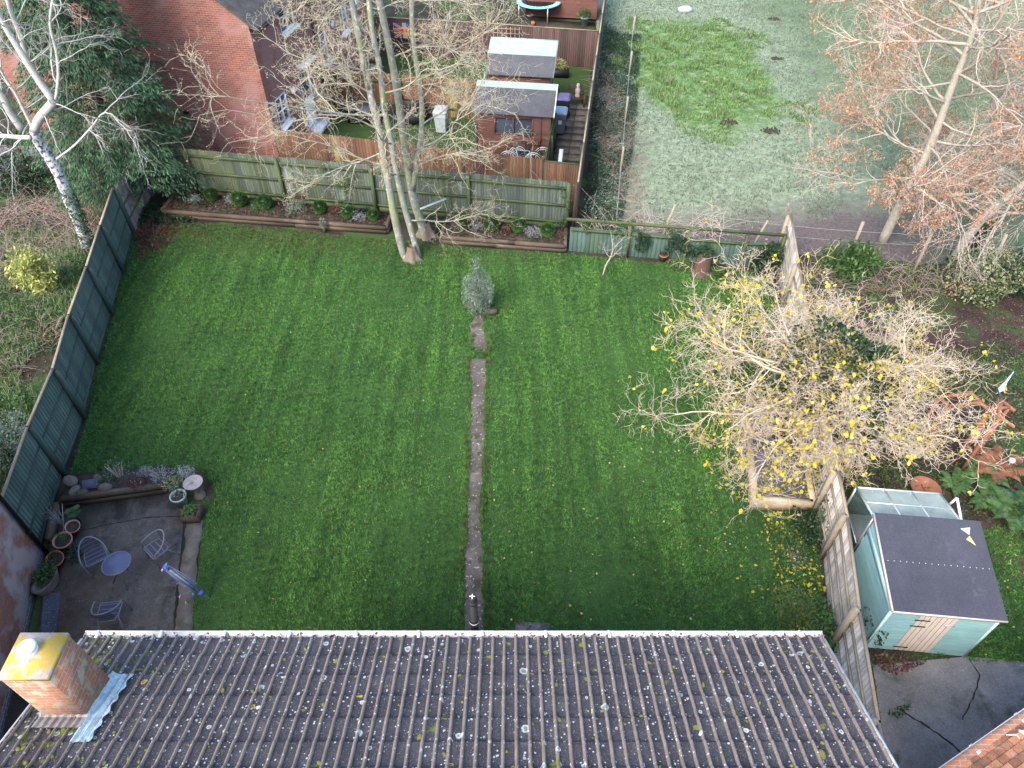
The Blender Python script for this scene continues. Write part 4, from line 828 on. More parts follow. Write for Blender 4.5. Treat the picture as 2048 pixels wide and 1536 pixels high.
gm2, t, b = newmat('clear_glass', .08, .6); b.inputs['Base Color'].default_value = (.10,.15,.15,1); tp_ = N(t, 'ShaderNodeBsdfTransparent'); mx = N(t, 'ShaderNodeMixShader'); mx.inputs[0].default_value = .45; t.links.new(tp_.outputs[0], mx.inputs[1]); t.links.new(b.outputs[0], mx.inputs[2]); t.links.new(mx.outputs[0], t.nodes['Material Output'].inputs[0]); C_['cglass'] = gm2
gq = MB(); gq.quad(P_[(0,0)],P_[(0,1)],base(P_[(0,1)]),base(P_[(0,0)])); gq.quad(P_[(0,1)],P_[(1,1)],base(P_[(1,1)]),base(P_[(0,1)])); gq.quad(P_[(1,0)],P_[(1,1)],base(P_[(1,1)]),base(P_[(1,0)])); gq.build('wall_glass', C_['cglass'], gh)
va = P_[(1,0)] + ex*.04; vm = VY(1914,996,va.y+.55); vb_ = VY(1894,1013,va.y+.75)
om = MB(); om.bar(va+Vector((0,0,-.1)), vm, .045, .035); om.bar(vm, vb_, .04, .03); om.build('open_vent', C_['white'], gh)
pt = MB(); pt.lathe([(.10,0),(.16,.26),(.15,.26),(.13,.2),(.001,.2)], S3(.38,2.2,.75), 16); tag(pt.build('plant_pot', M('terracotta', [(.36,.14,.08),(.44,.19,.11)], 5, fine=30)), 'terracotta pot glimpsed through the greenhouse side', 'pot')
sf_ = MB(); sf_.box(tuple(S3(.45,2.45,.735)), (.7,.8,.03), ang); 
for a in (.15,.75):
    for b2_ in (2.1,2.8): sf_.bar(S3(a,b2_,.0), S3(a,b2_,.73), .04, .04)
tag(sf_.build('bench_shelf', C_['alu']), 'metal shelf bench inside the greenhouse', 'shelf')
# ---------------------------------------------------------------- brown overlap shed and the felt roofed shed behind
C_['brownwood'] = M('brown_overlap', [(.095,.045,.036),(.14,.066,.052)], 1.2, island=.2, fine=24, stretch=(.5,1,1), patches=(((.24,.14,.10), 2.5, .62, .5),))
C_['feltgrey'] = M('speckled_felt', [(.075,.08,.09),(.12,.125,.14)], 1.6, fine=45, bump=.8, bd=.012, speck=.75, patches=(((.35,.36,.38), 26, .66, .6),))
C_['feltpale'] = M('faded_felt', [(.24,.31,.30),(.32,.39,.38)], 1.2, fine=30, speck=.25, patches=(((.2,.22,.22), 7, .68, .7),))
def gable_shed(root, c, W_, D_, eave, ridge, rz, mw, mr, ov=.16, win=None, lapm=True):
    ex_ = Vector((math.cos(rz), math.sin(rz), 0)); ey_ = Vector((-ex_.y, ex_.x, 0)); c = Vector(c); T = lambda a, b, z: c + ex_*a + ey_*b + Vector((0,0,z))
    mb = MB(); k = int(eave/.12)
    def seg(a0, a1, b, out, z0, z1):
        z = z0
        while z < z1 - .01:
            zt = min(z+.12, z1); mb.quad(T(a0,b,z)+out*.018, T(a1,b,z)+out*.018, T(a1,b,zt)+out*.002, T(a0,b,zt)+out*.002); mb.quad(T(a0,b,z), T(a1,b,z), T(a1,b,z)+out*.018, T(a0,b,z)+out*.018); z += .12
    if win:
        w0, w1, z0, z1 = win; seg(-W_/2, w0, 0, -ey_, .05, eave); seg(w1, W_/2, 0, -ey_, .05, eave); seg(w0, w1, 0, -ey_, .05, z0); seg(w0, w1, 0, -ey_, z1, eave)
    else: seg(-W_/2, W_/2, 0, -ey_, .05, eave)
    for s in (-1, 1): mb.poly([T(s*W_/2,0,.03), T(s*W_/2,D_,.03), T(s*W_/2,D_,eave), T(s*W_/2,D_/2,ridge-.02), T(s*W_/2,0,eave)])
    mb.quad(T(-W_/2,D_,.03), T(W_/2,D_,.03), T(W_/2,D_,eave), T(-W_/2,D_,eave)); mb.build('wall', mw, root)
    sl_ = (ridge-eave)/(D_/2); rb = MB()
    for s in (0, 1):
        b0, z0_ = (-ov, eave - sl_*ov) if s == 0 else (D_+ov, eave - sl_*ov); n = Vector((0,0,.03))
        a, b, c2, d = T(-W_/2-ov,b0,z0_+.01), T(W_/2+ov,b0,z0_+.01), T(W_/2+ov,D_/2,ridge+.01), T(-W_/2-ov,D_/2,ridge+.01)
        rb.quad(a+n,b+n,c2+n,d+n); rb.quad(a,b,c2,d); rb.quad(a,b,b+n,a+n); rb.quad(a,d,d+n,a+n); rb.quad(b,c2,c2+n,b+n)
    ro = rb.build('roof', mr, root); return T, ro, sl_
a1 = math.atan2(-.14, 1)
s1 = thing('garden_shed', 'brown overlap board shed with speckled felt roof and a window, bicycles leaning at its front', 'shed', (.05, 28.5, 0))
T, ro, sl_ = gable_shed(s1, (.05,27.75,0), 2.95, 2.3, 2.06, 2.72, a1, C_['brownwood'], C_['feltgrey'], win=(-.75,.78,1.12,1.80))
rg = MB(); b0 = 2.3/2 - .26; z0 = 2.72 + .045; n = 14
for i in range(n):
    x0, x1 = -1.63 + i*3.26/n, -1.63 + (i+1)*3.26/n; rg.quad(T(x0,b0,z0-.26*sl_+.004), T(x1,b0,z0-.26*sl_+.004), T(x1,1.15,z0+.006), T(x0,1.15,z0+.006)); rg.quad(T(x0,1.15,z0+.006), T(x1,1.15,z0+.006), T(x1,1.35,z0-.2*sl_+.01), T(x0,1.35,z0-.2*sl_+.01))
rg.build('ridge_strip', C_['feltpale'], ro)
wf = MB(); 
for x in (-.75,0,.78): wf.bar(T(x,-.01,1.10), T(x,-.01,1.82), .05, .05, ey)
wf.bar(T(-.78,-.01,1.11), T(.8,-.01,1.11), .05,.05); wf.bar(T(-.78,-.01,1.81), T(.8,-.01,1.81), .05,.05); wo = wf.build('window', C_['brownwood'], s1)
wp = MB(); wp.quad(T(-.74,.04,1.12), T(.77,.04,1.12), T(.77,.04,1.80), T(-.74,.04,1.80)); wp.build('pane', C_['glass'], wo)
for x_ in (-1.5,1.12,1.5): tb = MB(); tb.bar(T(x_,-.02,.05), T(x_,-.02,2.06), .05, .05); tb.build('corner_trim', C_['fbrown'], s1)
bg_ = MB(); bg_.bar(T(1.64,-.16,1.98), T(1.64,1.15,2.74), .03, .10); bg_.build('barge_board', C_['white'], s1)
s2_ = thing('garden_shed', 'second shed with grey and pale green felt roof just behind the brown shed', 'shed', (.35, 32, 0))
root = s2_; ex2 = Vector((math.cos(a1), math.sin(a1), 0)); ey2 = Vector((-ex2.y, ex2.x, 0)); T2 = lambda a, b, z: Vector((.30,31.55,0)) + ex2*a + ey2*b + Vector((0,0,z))
mb = MB(); mb.box(tuple(T2(0,.85,.98)), (2.75,1.6,1.94), a1); mb.build('wall', C_['brownwood'], root)
def pent(b0, b1, z0, z1, m, name, th=.03):
    mb = MB(); a, b, c, d = T2(-1.5,b0,z0), T2(1.5,b0,z0), T2(1.5,b1,z1), T2(-1.5,b1,z1); n = Vector((0,0,th)); mb.quad(a+n,b+n,c+n,d+n); mb.quad(a,b,c,d); mb.quad(a,b,b+n,a+n); mb.quad(b,c,c+n,b+n); mb.quad(a,d,d+n,a+n); return mb.build(name, m, root)
pent(-.12, .85, 1.98, 2.50, C_['feltgrey'], 'roof'); pent(.85, 1.75, 2.504, 2.85, C_['feltpale'], 'roof_sheet')
mb = MB(); mb.bar(T2(-1.5,1.76,2.87), T2(1.5,1.76,2.87), .09, .05); mb.bar(T2(1.5,-.1,1.97), T2(1.52,1.75,2.86), .04, .09); mb.build('roof_edge', C_['feltpale'], root)
# brown planked building at the top
s3_ = thing('outbuilding', 'reddish planked building at the very top behind the small grass strip', 'shed', (3, 45, 0)); mb = MB()
for i in range(20): a, b = Vector((.9,45.0,.1+i*.13)), Vector((4.9,44.4,.1+i*.13)); mb.quad(a+Vector((0,-.02,0)), b+Vector((0,-.02,0)), b+Vector((0,-.002,.13)), a+Vector((0,-.002,.13)))
mb.box((2.95,46.0,1.35),(4.0,2.4,2.5),-.15); mb.build('wall', C_['brownwood'], s3_); mb = MB(); mb.box((2.95,46.0,2.72),(4.4,2.8,.1),-.15); mb.build('roof', C_['feltgrey'], s3_)
pav = MB(); pav.prism([(.7,44.7),(4.8,44.05),(4.75,42.9),(.6,43.5)], 0, .03); struct(pav.build('earth_strip', C_['earth']))
# passage paving slabs
C_['slab'] = groundmat('paving_slabs', [(.09,.085,.075),(.14,.13,.11),(.18,.165,.14)], [((.06,.08,.05), 1.5, .55, .7, .1)])
pm = MB()
for i in range(14):
    for j in range(2):
        y = 24.9 + i*.62; x = 1.63 + (y-24.9)*.137 + j*.60; pm.box((x,y-j*.085,.012), (.58,.60,.04), -.137)
struct(pm.build('passage_paving', C_['slab']))
# ---------------------------------------------------------------- wheelie bins
def bin_(label, loc, rz, mb_, ml, number=None, group='wheeled bins in the yards behind'):
    root = thing('wheelie_bin', label, 'bin', loc, group); Rm = Matrix.Rotation(rz, 3, 'Z'); L0 = Vector(loc)
    T = lambda x, y, z: L0 + Rm @ Vector((x, y, z))
    m = MB(); lo_, hi_ = (.215,.25), (.285,.345); z0, z1 = .06, .93
    def ring(w, d, z): return [T(-w+.03,-d,z),T(w-.03,-d,z),T(w,-d+.03,z),T(w,d-.03,z),T(w-.03,d,z),T(-w+.03,d,z),T(-w,d-.03,z),T(-w,-d+.03,z)]
    rings = [ring(*lo_, z0), ring(.26,.315,.72), ring(*hi_, .74), ring(.285,.345,z1)]
    for a, b in zip(rings, rings[1:]):
        for i in range(8): m.quad(a[i], a[(i+1)%8], b[(i+1)%8], b[i])
    m.poly(reversed(rings[0])); m.poly(rings[-1]); m.build('body', mb_, root)
    m = MB(); r1, r2, r3 = ring(.30,.365,.94), ring(.30,.365,.985), ring(.22,.27,1.05)
    for a, b in ((r1,r2),(r2,r3)):
        for i in range(8): m.quad(a[i], a[(i+1)%8], b[(i+1)%8], b[i])
    m.poly(reversed(r1)); m.poly(r3); m.build('lid', ml, root)
    m = MB(); m.tube([T(-.22,.42,.98), T(.22,.42,.98)], .015, 8); m.bar(T(-.22,.36,.97), T(-.22,.42,.98), .03,.03); m.bar(T(.22,.36,.97), T(.22,.42,.98), .03,.03); m.build('handle', mb_, root)
    for s in (-1, 1): m = MB(); m.tube([T(s*.235,.27,.10), T(s*.29,.27,.10)], .10, 18); m.build('wheel', C_['blackpl'], root)
    if number:
        cu = bpy.data.curves.new('bin_number', 'FONT'); cu.body = number; cu.size = .30; cu.extrude = .002; cu.align_x = 'CENTER'; cu.align_y = 'CENTER'; cu.offset = .006
        o = bpy.data.objects.new('bin_number', cu); sc.collection.objects.link(o); bpy.context.view_layer.update()
        dg = bpy.context.evaluated_depsgraph_get(); me = bpy.data.meshes.new_from_object(o.evaluated_get(dg)); bpy.data.objects.remove(o)
        o = bpy.data.objects.new('house_number', me); sc.collection.objects.link(o); me.materials.append(C_['white']); o.parent = root
        o.matrix_local = Matrix.Translation(Rm @ Vector((.02,-.318,.60))) @ Matrix.Rotation(rz, 4, 'Z') @ Matrix.Rotation(PI/2 - .10, 4, 'X')
    return root
C_['bingrey'] = M('grey_bin', [(.28,.33,.36),(.35,.40,.43)], 2, rough=.55, bump=.05, speck=.15)
C_['bindark'] = M('slate_bin', [(.10,.11,.15),(.13,.14,.19)], 2, rough=.5, bump=.05, speck=.15)
C_['binlid'] = M('blue_lid', [(.20,.33,.40),(.26,.40,.46)], 2, rough=.5, bump=.05, speck=.15)
C_['binpurple'] = M('purple_lid', [(.07,.065,.16),(.10,.09,.22)], 2, rough=.5, bump=.05, speck=.2)
bin_('pale grey wheelie bin standing on the grass left of the brown shed', (-3.1,30.35,0), -.12, C_['bingrey'], C_['bingrey'])
bin_('slate wheelie bin with pale blue lid and a white 8 on its front', (2.10,30.2,.03), -.14, C_['bindark'], C_['binlid'], '8')
bin_('black wheelie bin with purple blue lid behind the numbered bin', (2.32,31.6,.03), -.14, C_['blackpl'], C_['binpurple'])
# ---------------------------------------------------------------- bicycles
def bike(label, loc, rz, tilt, mf, rim):
    root = thing('bicycle', label, 'bicycle', loc, 'bicycles in front of the brown shed'); L0 = Vector(loc)
    Rm = Matrix.Rotation(rz, 3, 'Z') @ Matrix.Rotation(tilt, 3, 'X'); T = lambda x, z, y=0.: L0 + Rm @ Vector((x, y, z))
    r = .34; hx = (-.52, .52)
    for i, x in enumerate(hx):
        m = MB(); m.tube([T(x+math.cos(a)*r, r+math.sin(a)*r) for a in [2*PI*k/28 for k in range(28)]], .018, 6, closed=True); w = m.build('wheel', C_['blackpl'], root)
        m = MB(); m.tube([T(x+math.cos(a)*(r-.028), r+math.sin(a)*(r-.028)) for a in [2*PI*k/28 for k in range(28)]], .014, 5, closed=True)
        for k in range(16): a = 2*PI*k/16; m.tube([T(x,r), T(x+math.cos(a)*(r-.03), r+math.sin(a)*(r-.03))], .004, 3)
        m.tube([T(x,r,-.04), T(x,r,.04)], .02, 8); m.build('rim', rim, w)
    m = MB(); bb, hd, hd2, st, sr = (-.08,.30), (.34,.78), (.36,.66), (-.20,.80), (-.52,.34)
    for a, b, t in ((bb,hd2,.018),(bb,st,.016),(st,hd,.016),(hd,hd2,.02),(hd2,(.52,.34),.013),(bb,sr,.011),((-.17,.72),sr,.010)): m.tube([T(*a),T(*b)], t, 8)
    m.build('frame', mf, root)
    m = MB(); m.tube([T(*hd), T(.32,.92), T(.42,.97)], .013, 6); m.tube([T(.34,.97,-.28), T(.42,.98,-.1), T(.42,.98,.1), T(.34,.97,.28)], .013, 6); m.build('handlebar', C_['blackpl'], root)
    m = MB(); m.tube([T(*st), T(-.23,.90)], .012, 6); m.lathe([(.02,-.02),(.09,0),(.085,.035),(.001,.05)], T(-.25,.91), 12, 1.5, .8, Rm); m.build('saddle', C_['blackpl'], root)
    m = MB(); m.tube([T(-.08,.30,-.05), T(-.08,.30,.05)], .08, 14); m.bar(T(-.08,.30,.06), T(-.02,.15,.06), .02,.012); m.bar(T(-.08,.30,-.06), T(-.14,.45,-.06), .02,.012); m.bar(T(-.02,.15,.10),T(-.02,.15,.04),.06,.02); m.build('crank', C_['alu'], root)
    m = MB()
    for x, s0, s1 in ((-.52,20,190),(.52,40,170)): m.tube([T(x+math.cos(R(a))*(r+.04), r+math.sin(R(a))*(r+.04)) for a in range(s0, s1, 12)], .014, 5)
    m.build('mudguard', rim, root); return root
C_['bikeblue'] = M('pale_blue_frame', [(.22,.42,.55),(.27,.48,.60)], 3, rough=.35, bump=0, speck=.1)
bike('pale blue bicycle leaning on the brown shed front, nearest the stained fence', (.35,26.95,0), -.14, -.12, C_['bikeblue'], C_['alu'])
bike('dark bicycle leaning between the pale blue one and the shed', (.75,27.4,0), -.10, -.10, C_['blackpl'], C_['alu'])
# ---------------------------------------------------------------- yard clutter
bn = thing('garden_bench', 'dark wooden bench frame beside the bins', 'bench', (3.0,33.0,0)); L0 = Vector((3.0,33.0,0))
for nm, bars in (('seat', [((-.35,-.25+i*.12,.42),(.35,-.25+i*.12,.42)) for i in range(5)]), ('backrest', [((-.35,.30,.55+i*.14),(.35,.32,.55+i*.14)) for i in range(3)])):
    m = MB(); [m.bar(L0+Vector(a), L0+Vector(b), .07, .025) for a, b in bars]; m.build(nm, C_['fbrown'], bn)
for x in (-.35,.35):
    for y in (-.28,.30): m = MB(); m.bar(L0+Vector((x,y,0)), L0+Vector((x,y,.9 if y > 0 else .62)), .06,.06); m.build('leg', C_['fbrown'], bn)
st = MB(); st.lathe([(.11,0),(.13,.05),(.09,.12),(.13,.25),(.11,.36),(.06,.42),(.085,.50),(.07,.58),(.001,.62)], (3.05,33.0,.435), 14); tag(st.build('garden_ornament', M('stone_ornament', [(.30,.27,.27),(.42,.36,.32)], 6, fine=20)), 'pale stone figure ornament sitting on the dark bench', 'ornament')
pl_ = thing('planter', 'dark trough planter with yellow green plants below the dark brown fence', 'planter', (2.3,36.4,0)); m = MB(); m.box((2.3,36.4,.18),(1.1,.4,.36),-.1); m.build('trough', C_['blackpl'], pl_)
P, u = cloud((2.3,36.45,.55), (.55,.2,.35), 500, 44); m = MB(); m.arr(leafquads(P, .09, RNG, .4), 4); m.build('leaves', C_['lyell'], pl_)
m = MB(); m.bar((1.78,25.6,.02),(1.98,26.9,.9),.03,.16,(1,0,0)); tag(m.build('plank', C_['white']), 'white plastic board leaning in the bin passage', 'board')
bx = thing('storage_box', 'black rattan storage box under the bare tree by the house side', 'box', (-6.6,31.4,0)); m = MB(); m.box((-6.6,31.4,.30),(1.5,.75,.6),-.15); m.build('box_body', C_['blackpl'], bx); m = MB(); m.box((-6.6,31.4,.64),(1.56,.8,.07),-.15); m.build('lid', C_['dkslate'], bx)
bx = thing('garden_sofa', 'dark garden sofa against the yellowed fence behind the bare tree', 'sofa', (-5.4,31.5,0)); m = MB(); m.box((-4.6,31.3,.22),(1.4,.7,.42),-.15); m.build('seat', C_['blackpl'], bx); m = MB(); m.box((-4.57,31.6,.6),(1.4,.16,.5),-.15); m.build('backrest', C_['blackpl'], bx)
for s in (-1,1): m = MB(); m.box((-4.6+s*.66,31.3-s*.1,.48),(.14,.7,.3),-.15); m.build('armrest', C_['blackpl'], bx)
cr = MB(); cr.box((-7.0,36.2,.28),(.9,.6,.5),-.1); cr.box((-7.0,36.2,.56),(.96,.66,.06),-.1); tag(cr.build('water_butt', M('green_plastic', [(.03,.14,.08),(.04,.18,.10)], 3, rough=.5, speck=.1)), 'green plastic garden box behind the bare tree trunks', 'box')
pt = thing('flower_pot', 'blue grey pot with a green plant before the planked building', 'pot', (4.15,43.5,.03)); m = MB(); m.lathe([(.001,0),(.17,0),(.24,.42),(.28,.42),(.29,.50),(.25,.50),(.24,.44),(.001,.44)], (4.15,43.5,.03), 18); m.build('pot', M('bluegrey_pot', [(.20,.24,.28),(.25,.29,.33)], 3, speck=.1), pt)
P, u = cloud((4.15,43.5,.68), (.38,.38,.28), 900, 45); m = MB(); m.arr(leafquads(P, .09, RNG, .4), 4); m.build('leaves', C_['lgreen'], pt)
bl_ = MB(); q = G(1066,46,.12); bl_.lathe([(.001,-.11)]+[(math.cos(a)*.11, math.sin(a)*.11) for a in [R(-75+i*15) for i in range(11)]]+[(.001,.11)], q, 16); tag(bl_.build('ball', M('red_ball', [(.65,.10,.06)], 3, speck=.1, bump=0)), 'small red ball on the strip of grass behind the dark brown fence', 'ball')
tp = thing('trampoline', 'round trampoline with pale blue rim and white net at the top edge', 'trampoline', (1.5,46.2,0)); tc = Vector((1.55,44.9,0)); ring = lambda r, z: [tc + Vector((math.cos(2*PI*i/32)*r, math.sin(2*PI*i/32)*r, z)) for i in range(32)]
C_['tramp'] = M('trampoline_pad', [(.16,.42,.50),(.20,.48,.55)], 2, rough=.5, speck=.1); m = MB(); a, b = ring(1.25,.92), ring(1.0,.93)
for i in range(32): m.quad(a[i], a[(i+1)%32], b[(i+1)%32], b[i])
m.tube(ring(1.27,.90), .03, 6, closed=True); m.build('rim_pad', C_['tramp'], tp); m = MB(); m.poly(ring(1.0,.9)); m.build('mat', C_['blackpl'], tp)
for i in range(4): p = ring(1.25,0)[i*8+2]; m = MB(); m.tube([p, p+Vector((0,0,.9))], .025, 8); m.build('leg', C_['alu'], tp)
m = MB()
for i in range(32): p, q_ = ring(1.0,.94)[i], ring(1.22,.94)[i]; m.bar(p, q_, .03, .01)
m.build('spring', C_['white'], tp)
# union flag draped on the far fence
fg = thing('flag', 'red white and blue union flag hung over the far fence behind the bare tree', 'flag', (-5.3,39.1,1.0))
fo_, fx = Vector((-6.1,39.0,.95)), Vector((.99,-.12,0)); FP = lambda a, b, o: fo_ + fx*(a*1.15) + Vector((0,-.02-o-.03*math.sin(a*9),0)) + Vector((0,0,b*.75))
def fstrip(m, a0, b0, a1, b1, w_, o, n=10):
    d = Vector((a1-a0, (b1-b0)*.57)).normalized(); nx, ny = -d.y*w_, d.x*w_/.57
    for i in range(n):
        t0, t1 = i/n, (i+1)/n; q = [(lerp(a0,a1,t0)+nx, lerp(b0,b1,t0)+ny), (lerp(a0,a1,t1)+nx, lerp(b0,b1,t1)+ny), (lerp(a0,a1,t1)-nx, lerp(b0,b1,t1)-ny), (lerp(a0,a1,t0)-nx, lerp(b0,b1,t0)-ny)]
        m.quad(*[FP(min(1,max(0,x)), min(1,max(0,y)), o) for x, y in q])
m = MB(); fstrip(m, 0,.5,1,.5,.285,0); m.build('blue_field', M('flag_blue', [(.03,.05,.25)], speck=.1), fg)
m = MB(); fstrip(m,0,0,1,1,.045,.006); fstrip(m,0,1,1,0,.045,.007); fstrip(m,0,.5,1,.5,.09,.008); fstrip(m,.5,0,.5,1,.09,.009); m.build('white_cross', C_['capstone'], fg)
m = MB(); fstrip(m,0,0,1,1,.014,.011); fstrip(m,0,1,1,0,.014,.012); fstrip(m,0,.5,1,.5,.05,.013); fstrip(m,.5,0,.5,1,.05,.014); m.build('red_cross', M('flag_red', [(.42,.03,.04)], speck=.1), fg)
# slate coloured old panel behind the birch, far left
gp_ = thing('fence', 'old grey violet fence panel far left behind the birch trunk', 'fence', (-17.5,26,0)); C_['fviolet'] = M('grey_violet_boards', [(.13,.13,.16),(.18,.17,.21)], 1.5, island=.2)
fence(gp_, [Vector((-22,26.2,0)), Vector((-19,25.9,0)), Vector((-16.2,25.6,0))], 1.5, (C_['fviolet'], C_['fbrown'], C_['fbrown']), -1, rails=(.4,1.1), cap=C_['cap'])
# ---------------------------------------------------------------- patio set
C_['rattan'] = M('dark_rattan', [(.055,.055,.08),(.075,.075,.105)], 3, fine=60, bump=.5, speck=.3)
C_['rattanl'] = M('pale_rattan', [(.12,.12,.165),(.15,.15,.20)], 3, fine=60, bump=.5, speck=.3)
C_['tubegrey'] = M('grey_tube', [(.13,.14,.165),(.18,.19,.215)], 3, rough=.4, bump=0, speck=.1)
def chair(label, loc, rz):
    root = thing('garden_chair', label, 'chair', loc, 'woven bistro chairs on the patio'); L0 = Vector(loc); Rm = Matrix.Rotation(rz, 3, 'Z'); T = lambda x, y, z: L0 + Rm @ Vector((x, y, z))
    # sits facing -y; loop runs from the front arms round the back
    hp = []
    for i in range(25):
        a = PI*i/24; x = math.cos(a)*.275; s = math.sin(a); hp.append(T(x, -.16 + s*.40, .60 + .20*s**1.5))
    m = MB(); m.tube([T(.27,-.24,.0), T(.275,-.235,.40), T(.275,-.20,.57)] + hp + [T(-.275,-.20,.57), T(-.275,-.235,.40), T(-.27,-.24,.0)], .016, 8)
    m.build('arm_frame', C_['tubegrey'], root)
    for s in (-1, 1): m = MB(); m.tube([T(s*.20,-.20,.41), T(s*.21,.10,.40), T(s*.24,.27,.0)], .012, 8); m.build('leg', C_['tubegrey'], root)
    m = MB(); sq = [T(x, y, .425) for x, y in ((-.21,-.24),(-.225,-.20),(-.215,.05),(-.17,.19),(.17,.19),(.215,.05),(.225,-.20),(.21,-.24))]; m.tube(sq, .014, 6, closed=True); m.bar(T(-.27,-.2,.42), T(.27,-.2,.42), .016, .016); m.build('seat_frame', C_['tubegrey'], root)
    n = 15
    for nm, mat, f_ in (('seat', C_['rattan'], lambda i: i % 4 != 1), ('seat_stripe', C_['rattanl'], lambda i: i % 4 == 1)):
        m = MB()
        for i in range(n):
            if not f_(i): continue
            y0 = -.235 + i*.42/n; y1 = y0 + .42/n - .004; w0 = .215 if y0 < .05 else lerp(.215,.165,(y0-.05)/.14)
            m.quad(T(-w0,y0,.432), T(w0,y0,.432), T(w0,y1,.432), T(-w0,y1,.432)); m.quad(T(-w0,y0,.424), T(w0,y0,.424), T(w0,y0,.432), T(-w0,y0,.432))
        m.build(nm, mat, root)
    for nm, mat, f_ in (('back_weave', C_['rattan'], lambda i: i % 4 != 2), ('back_stripe', C_['rattanl'], lambda i: i % 4 == 2)):
        for i in range(13):
            if not f_(i): continue
            m = MB()
            z0, z1 = .44 + i*.026, .44 + i*.026 + .022; wz = lambda z: .165 + .05*math.sin((z-.44)/.36*PI*.8)
            for k in range(8):
                a0, a1 = -1 + k/4, -1 + (k+1)/4; yy = lambda a, z: .19 + (z-.44)*.17 - .05*a*a
                m.quad(T(a0*wz(z0), yy(a0,z0), z0), T(a1*wz(z0), yy(a1,z0), z0), T(a1*wz(z1), yy(a1,z1), z1), T(a0*wz(z1), yy(a0,z1), z1))
            m.build(nm, mat, root)
    return root
c1 = G(176,1130); c2 = G(296,1135); c3 = G(222,1240)
PZ = .02
chair('woven grey chair behind the bistro table, beside the terracotta pots', (c1.x+.34, c1.y+.0, PZ), .62)
chair('woven grey chair on the right of the patio near the clothes airer', (c2.x+.30, c2.y+.26, PZ), -.70)
chair('woven grey chair at the near edge of the patio, pale worn seat', (c3.x+.15, c3.y-.06, PZ), PI + .12)
tc = G(232,1126,.71); tb = thing('bistro_table', 'round blue grey glass topped bistro table among the chairs', 'table', (tc.x,tc.y,PZ)); T = lambda x, y, z: Vector((tc.x+x, tc.y+y, z))
m = MB(); m.lathe([(.001,.695),(.285,.695),(.29,.70),(.285,.708),(.001,.709)], (tc.x,tc.y,0), 40); m.build('tabletop', M('blue_glass_top', [(.09,.105,.19),(.115,.135,.22)], 2, rough=.3, fine=120, bump=.1, speck=.25), tb)
m = MB(); m.tube([T(math.cos(2*PI*i/36)*.295, math.sin(2*PI*i/36)*.295, .70) for i in range(36)], .012, 8, closed=True); m.build('rim', C_['tubegrey'], tb)
for i in range(4):
    a = i*PI/2 + .35; m = MB(); m.tube([T(math.cos(a)*.24, math.sin(a)*.24, .69), T(math.cos(a)*.10, math.sin(a)*.10, .35), T(math.cos(a)*.31, math.sin(a)*.31, .03)], .012, 8); m.build('leg', C_['tubegrey'], tb)
m = MB(); m.arr(leafquads(np.array([[c1.x+.72,c1.y-.5,.05]]), .07, RNG, .7), 4)
# rotary airer, folded, leaning
ab = G(419,1198); at = ab + Vector((-.50,-.02,1.38)); 
ai = thing('rotary_airer', 'folded blue rotary clothes airer leaning left at the patio edge', 'clothes airer', tuple(ab)); ax = (at-ab).normalized()
m = MB(); m.tube([ab, ab+ax*1.5], .018, 10); m.build('pole', C_['alu'], ai)
sd_ = ax.cross(Vector((0,1,0))).normalized(); fd = ax.cross(sd_)
for k in range(4):
    a = k*PI/2 + .5; o = sd_*math.cos(a) + fd*math.sin(a); m = MB(); m.tube([ab+ax*.30+o*.035, ab+ax*1.44+o*.065], .010, 6); m.build('arm', C_['tubegrey'], ai)
C_['hubblue'] = M('blue_plastic', [(.05,.07,.35),(.08,.12,.42)], 3, rough=.4, speck=.1, bump=0)
for s0, s1, r_ in ((.24,.36,.055),(.66,.72,.04),(1.38,1.50,.06)): m = MB(); m.tube([ab+ax*s0, ab+ax*(s0+s1)/2, ab+ax*s1], [r_,r_*1.1,r_*.8], 12); m.build('hub', C_['hubblue'], ai)
m = MB(); rs = random.Random(3)
for k in range(16):
    a = rs.uniform(0, 6.3); o = (sd_*math.cos(a) + fd*math.sin(a)); p0 = ab+ax*rs.uniform(.35,.6)+o*.05; p1 = ab+ax*rs.uniform(1.1,1.42)+o*.07; m.tube([p0, p0.lerp(p1,.5)+o*rs.uniform(.02,.07)+Vector((0,0,-.04)), p1], .0035, 4)
m.build('line', M('blue_line', [(.20,.30,.55)], speck=.1), ai)
pegc = [M('peg_green', [(.25,.62,.25)], speck=0, bump=0), M('peg_lilac', [(.42,.30,.62)], speck=0, bump=0), M('peg_blue', [(.10,.38,.68)], speck=0, bump=0), M('peg_pink', [(.68,.50,.58)], speck=0, bump=0)]
pn = ['pale green','lilac','bright blue','pinkish white']
pegs = [((354,1155),3),((356,1166),1),((372,1163),0),((376,1168),0),((345,1146),1),((388,1169),0),((383,1165),3),((367,1172),3),((361,1190),1),((385,1186),2),((371,1203),0),((327,1136),3),((334,1126),2)]
for i, ((px, py), ci) in enumerate(pegs):
    on = py < 1150 or (i in (4, 11, 12))
    q = VY(px, py, at.y - .02) if on else G(px, py, .35 if i < 9 else .10); rs = random.Random(i+20); d = Vector((rs.uniform(-1,1), rs.uniform(-1,1), -1)).normalized()
    root = thing('clothes_peg', pn[ci] + ' clothes peg ' + ('clipped at the top of the airer' if on else 'hanging from the airer line'), 'peg', tuple(q), 'clothes pegs on the airer')
    s = d.cross(Vector((0,0,1))).normalized()
    m = MB(); m.bar(q, q+d*.075+s*.018, .014,.012); m.bar(q+s*.004, q+d*.075-s*.022, .014,.012); m.build('peg_body', pegc[ci], root)
    if not on: m = MB(); t_ = ab + ax*(.5 + .08*(i % 8)); m.tube([q, q.lerp(t_,.5)+Vector((0,0,-.02)), t_], .003, 4); m.build('peg_cord', C_['tubegrey'], root)
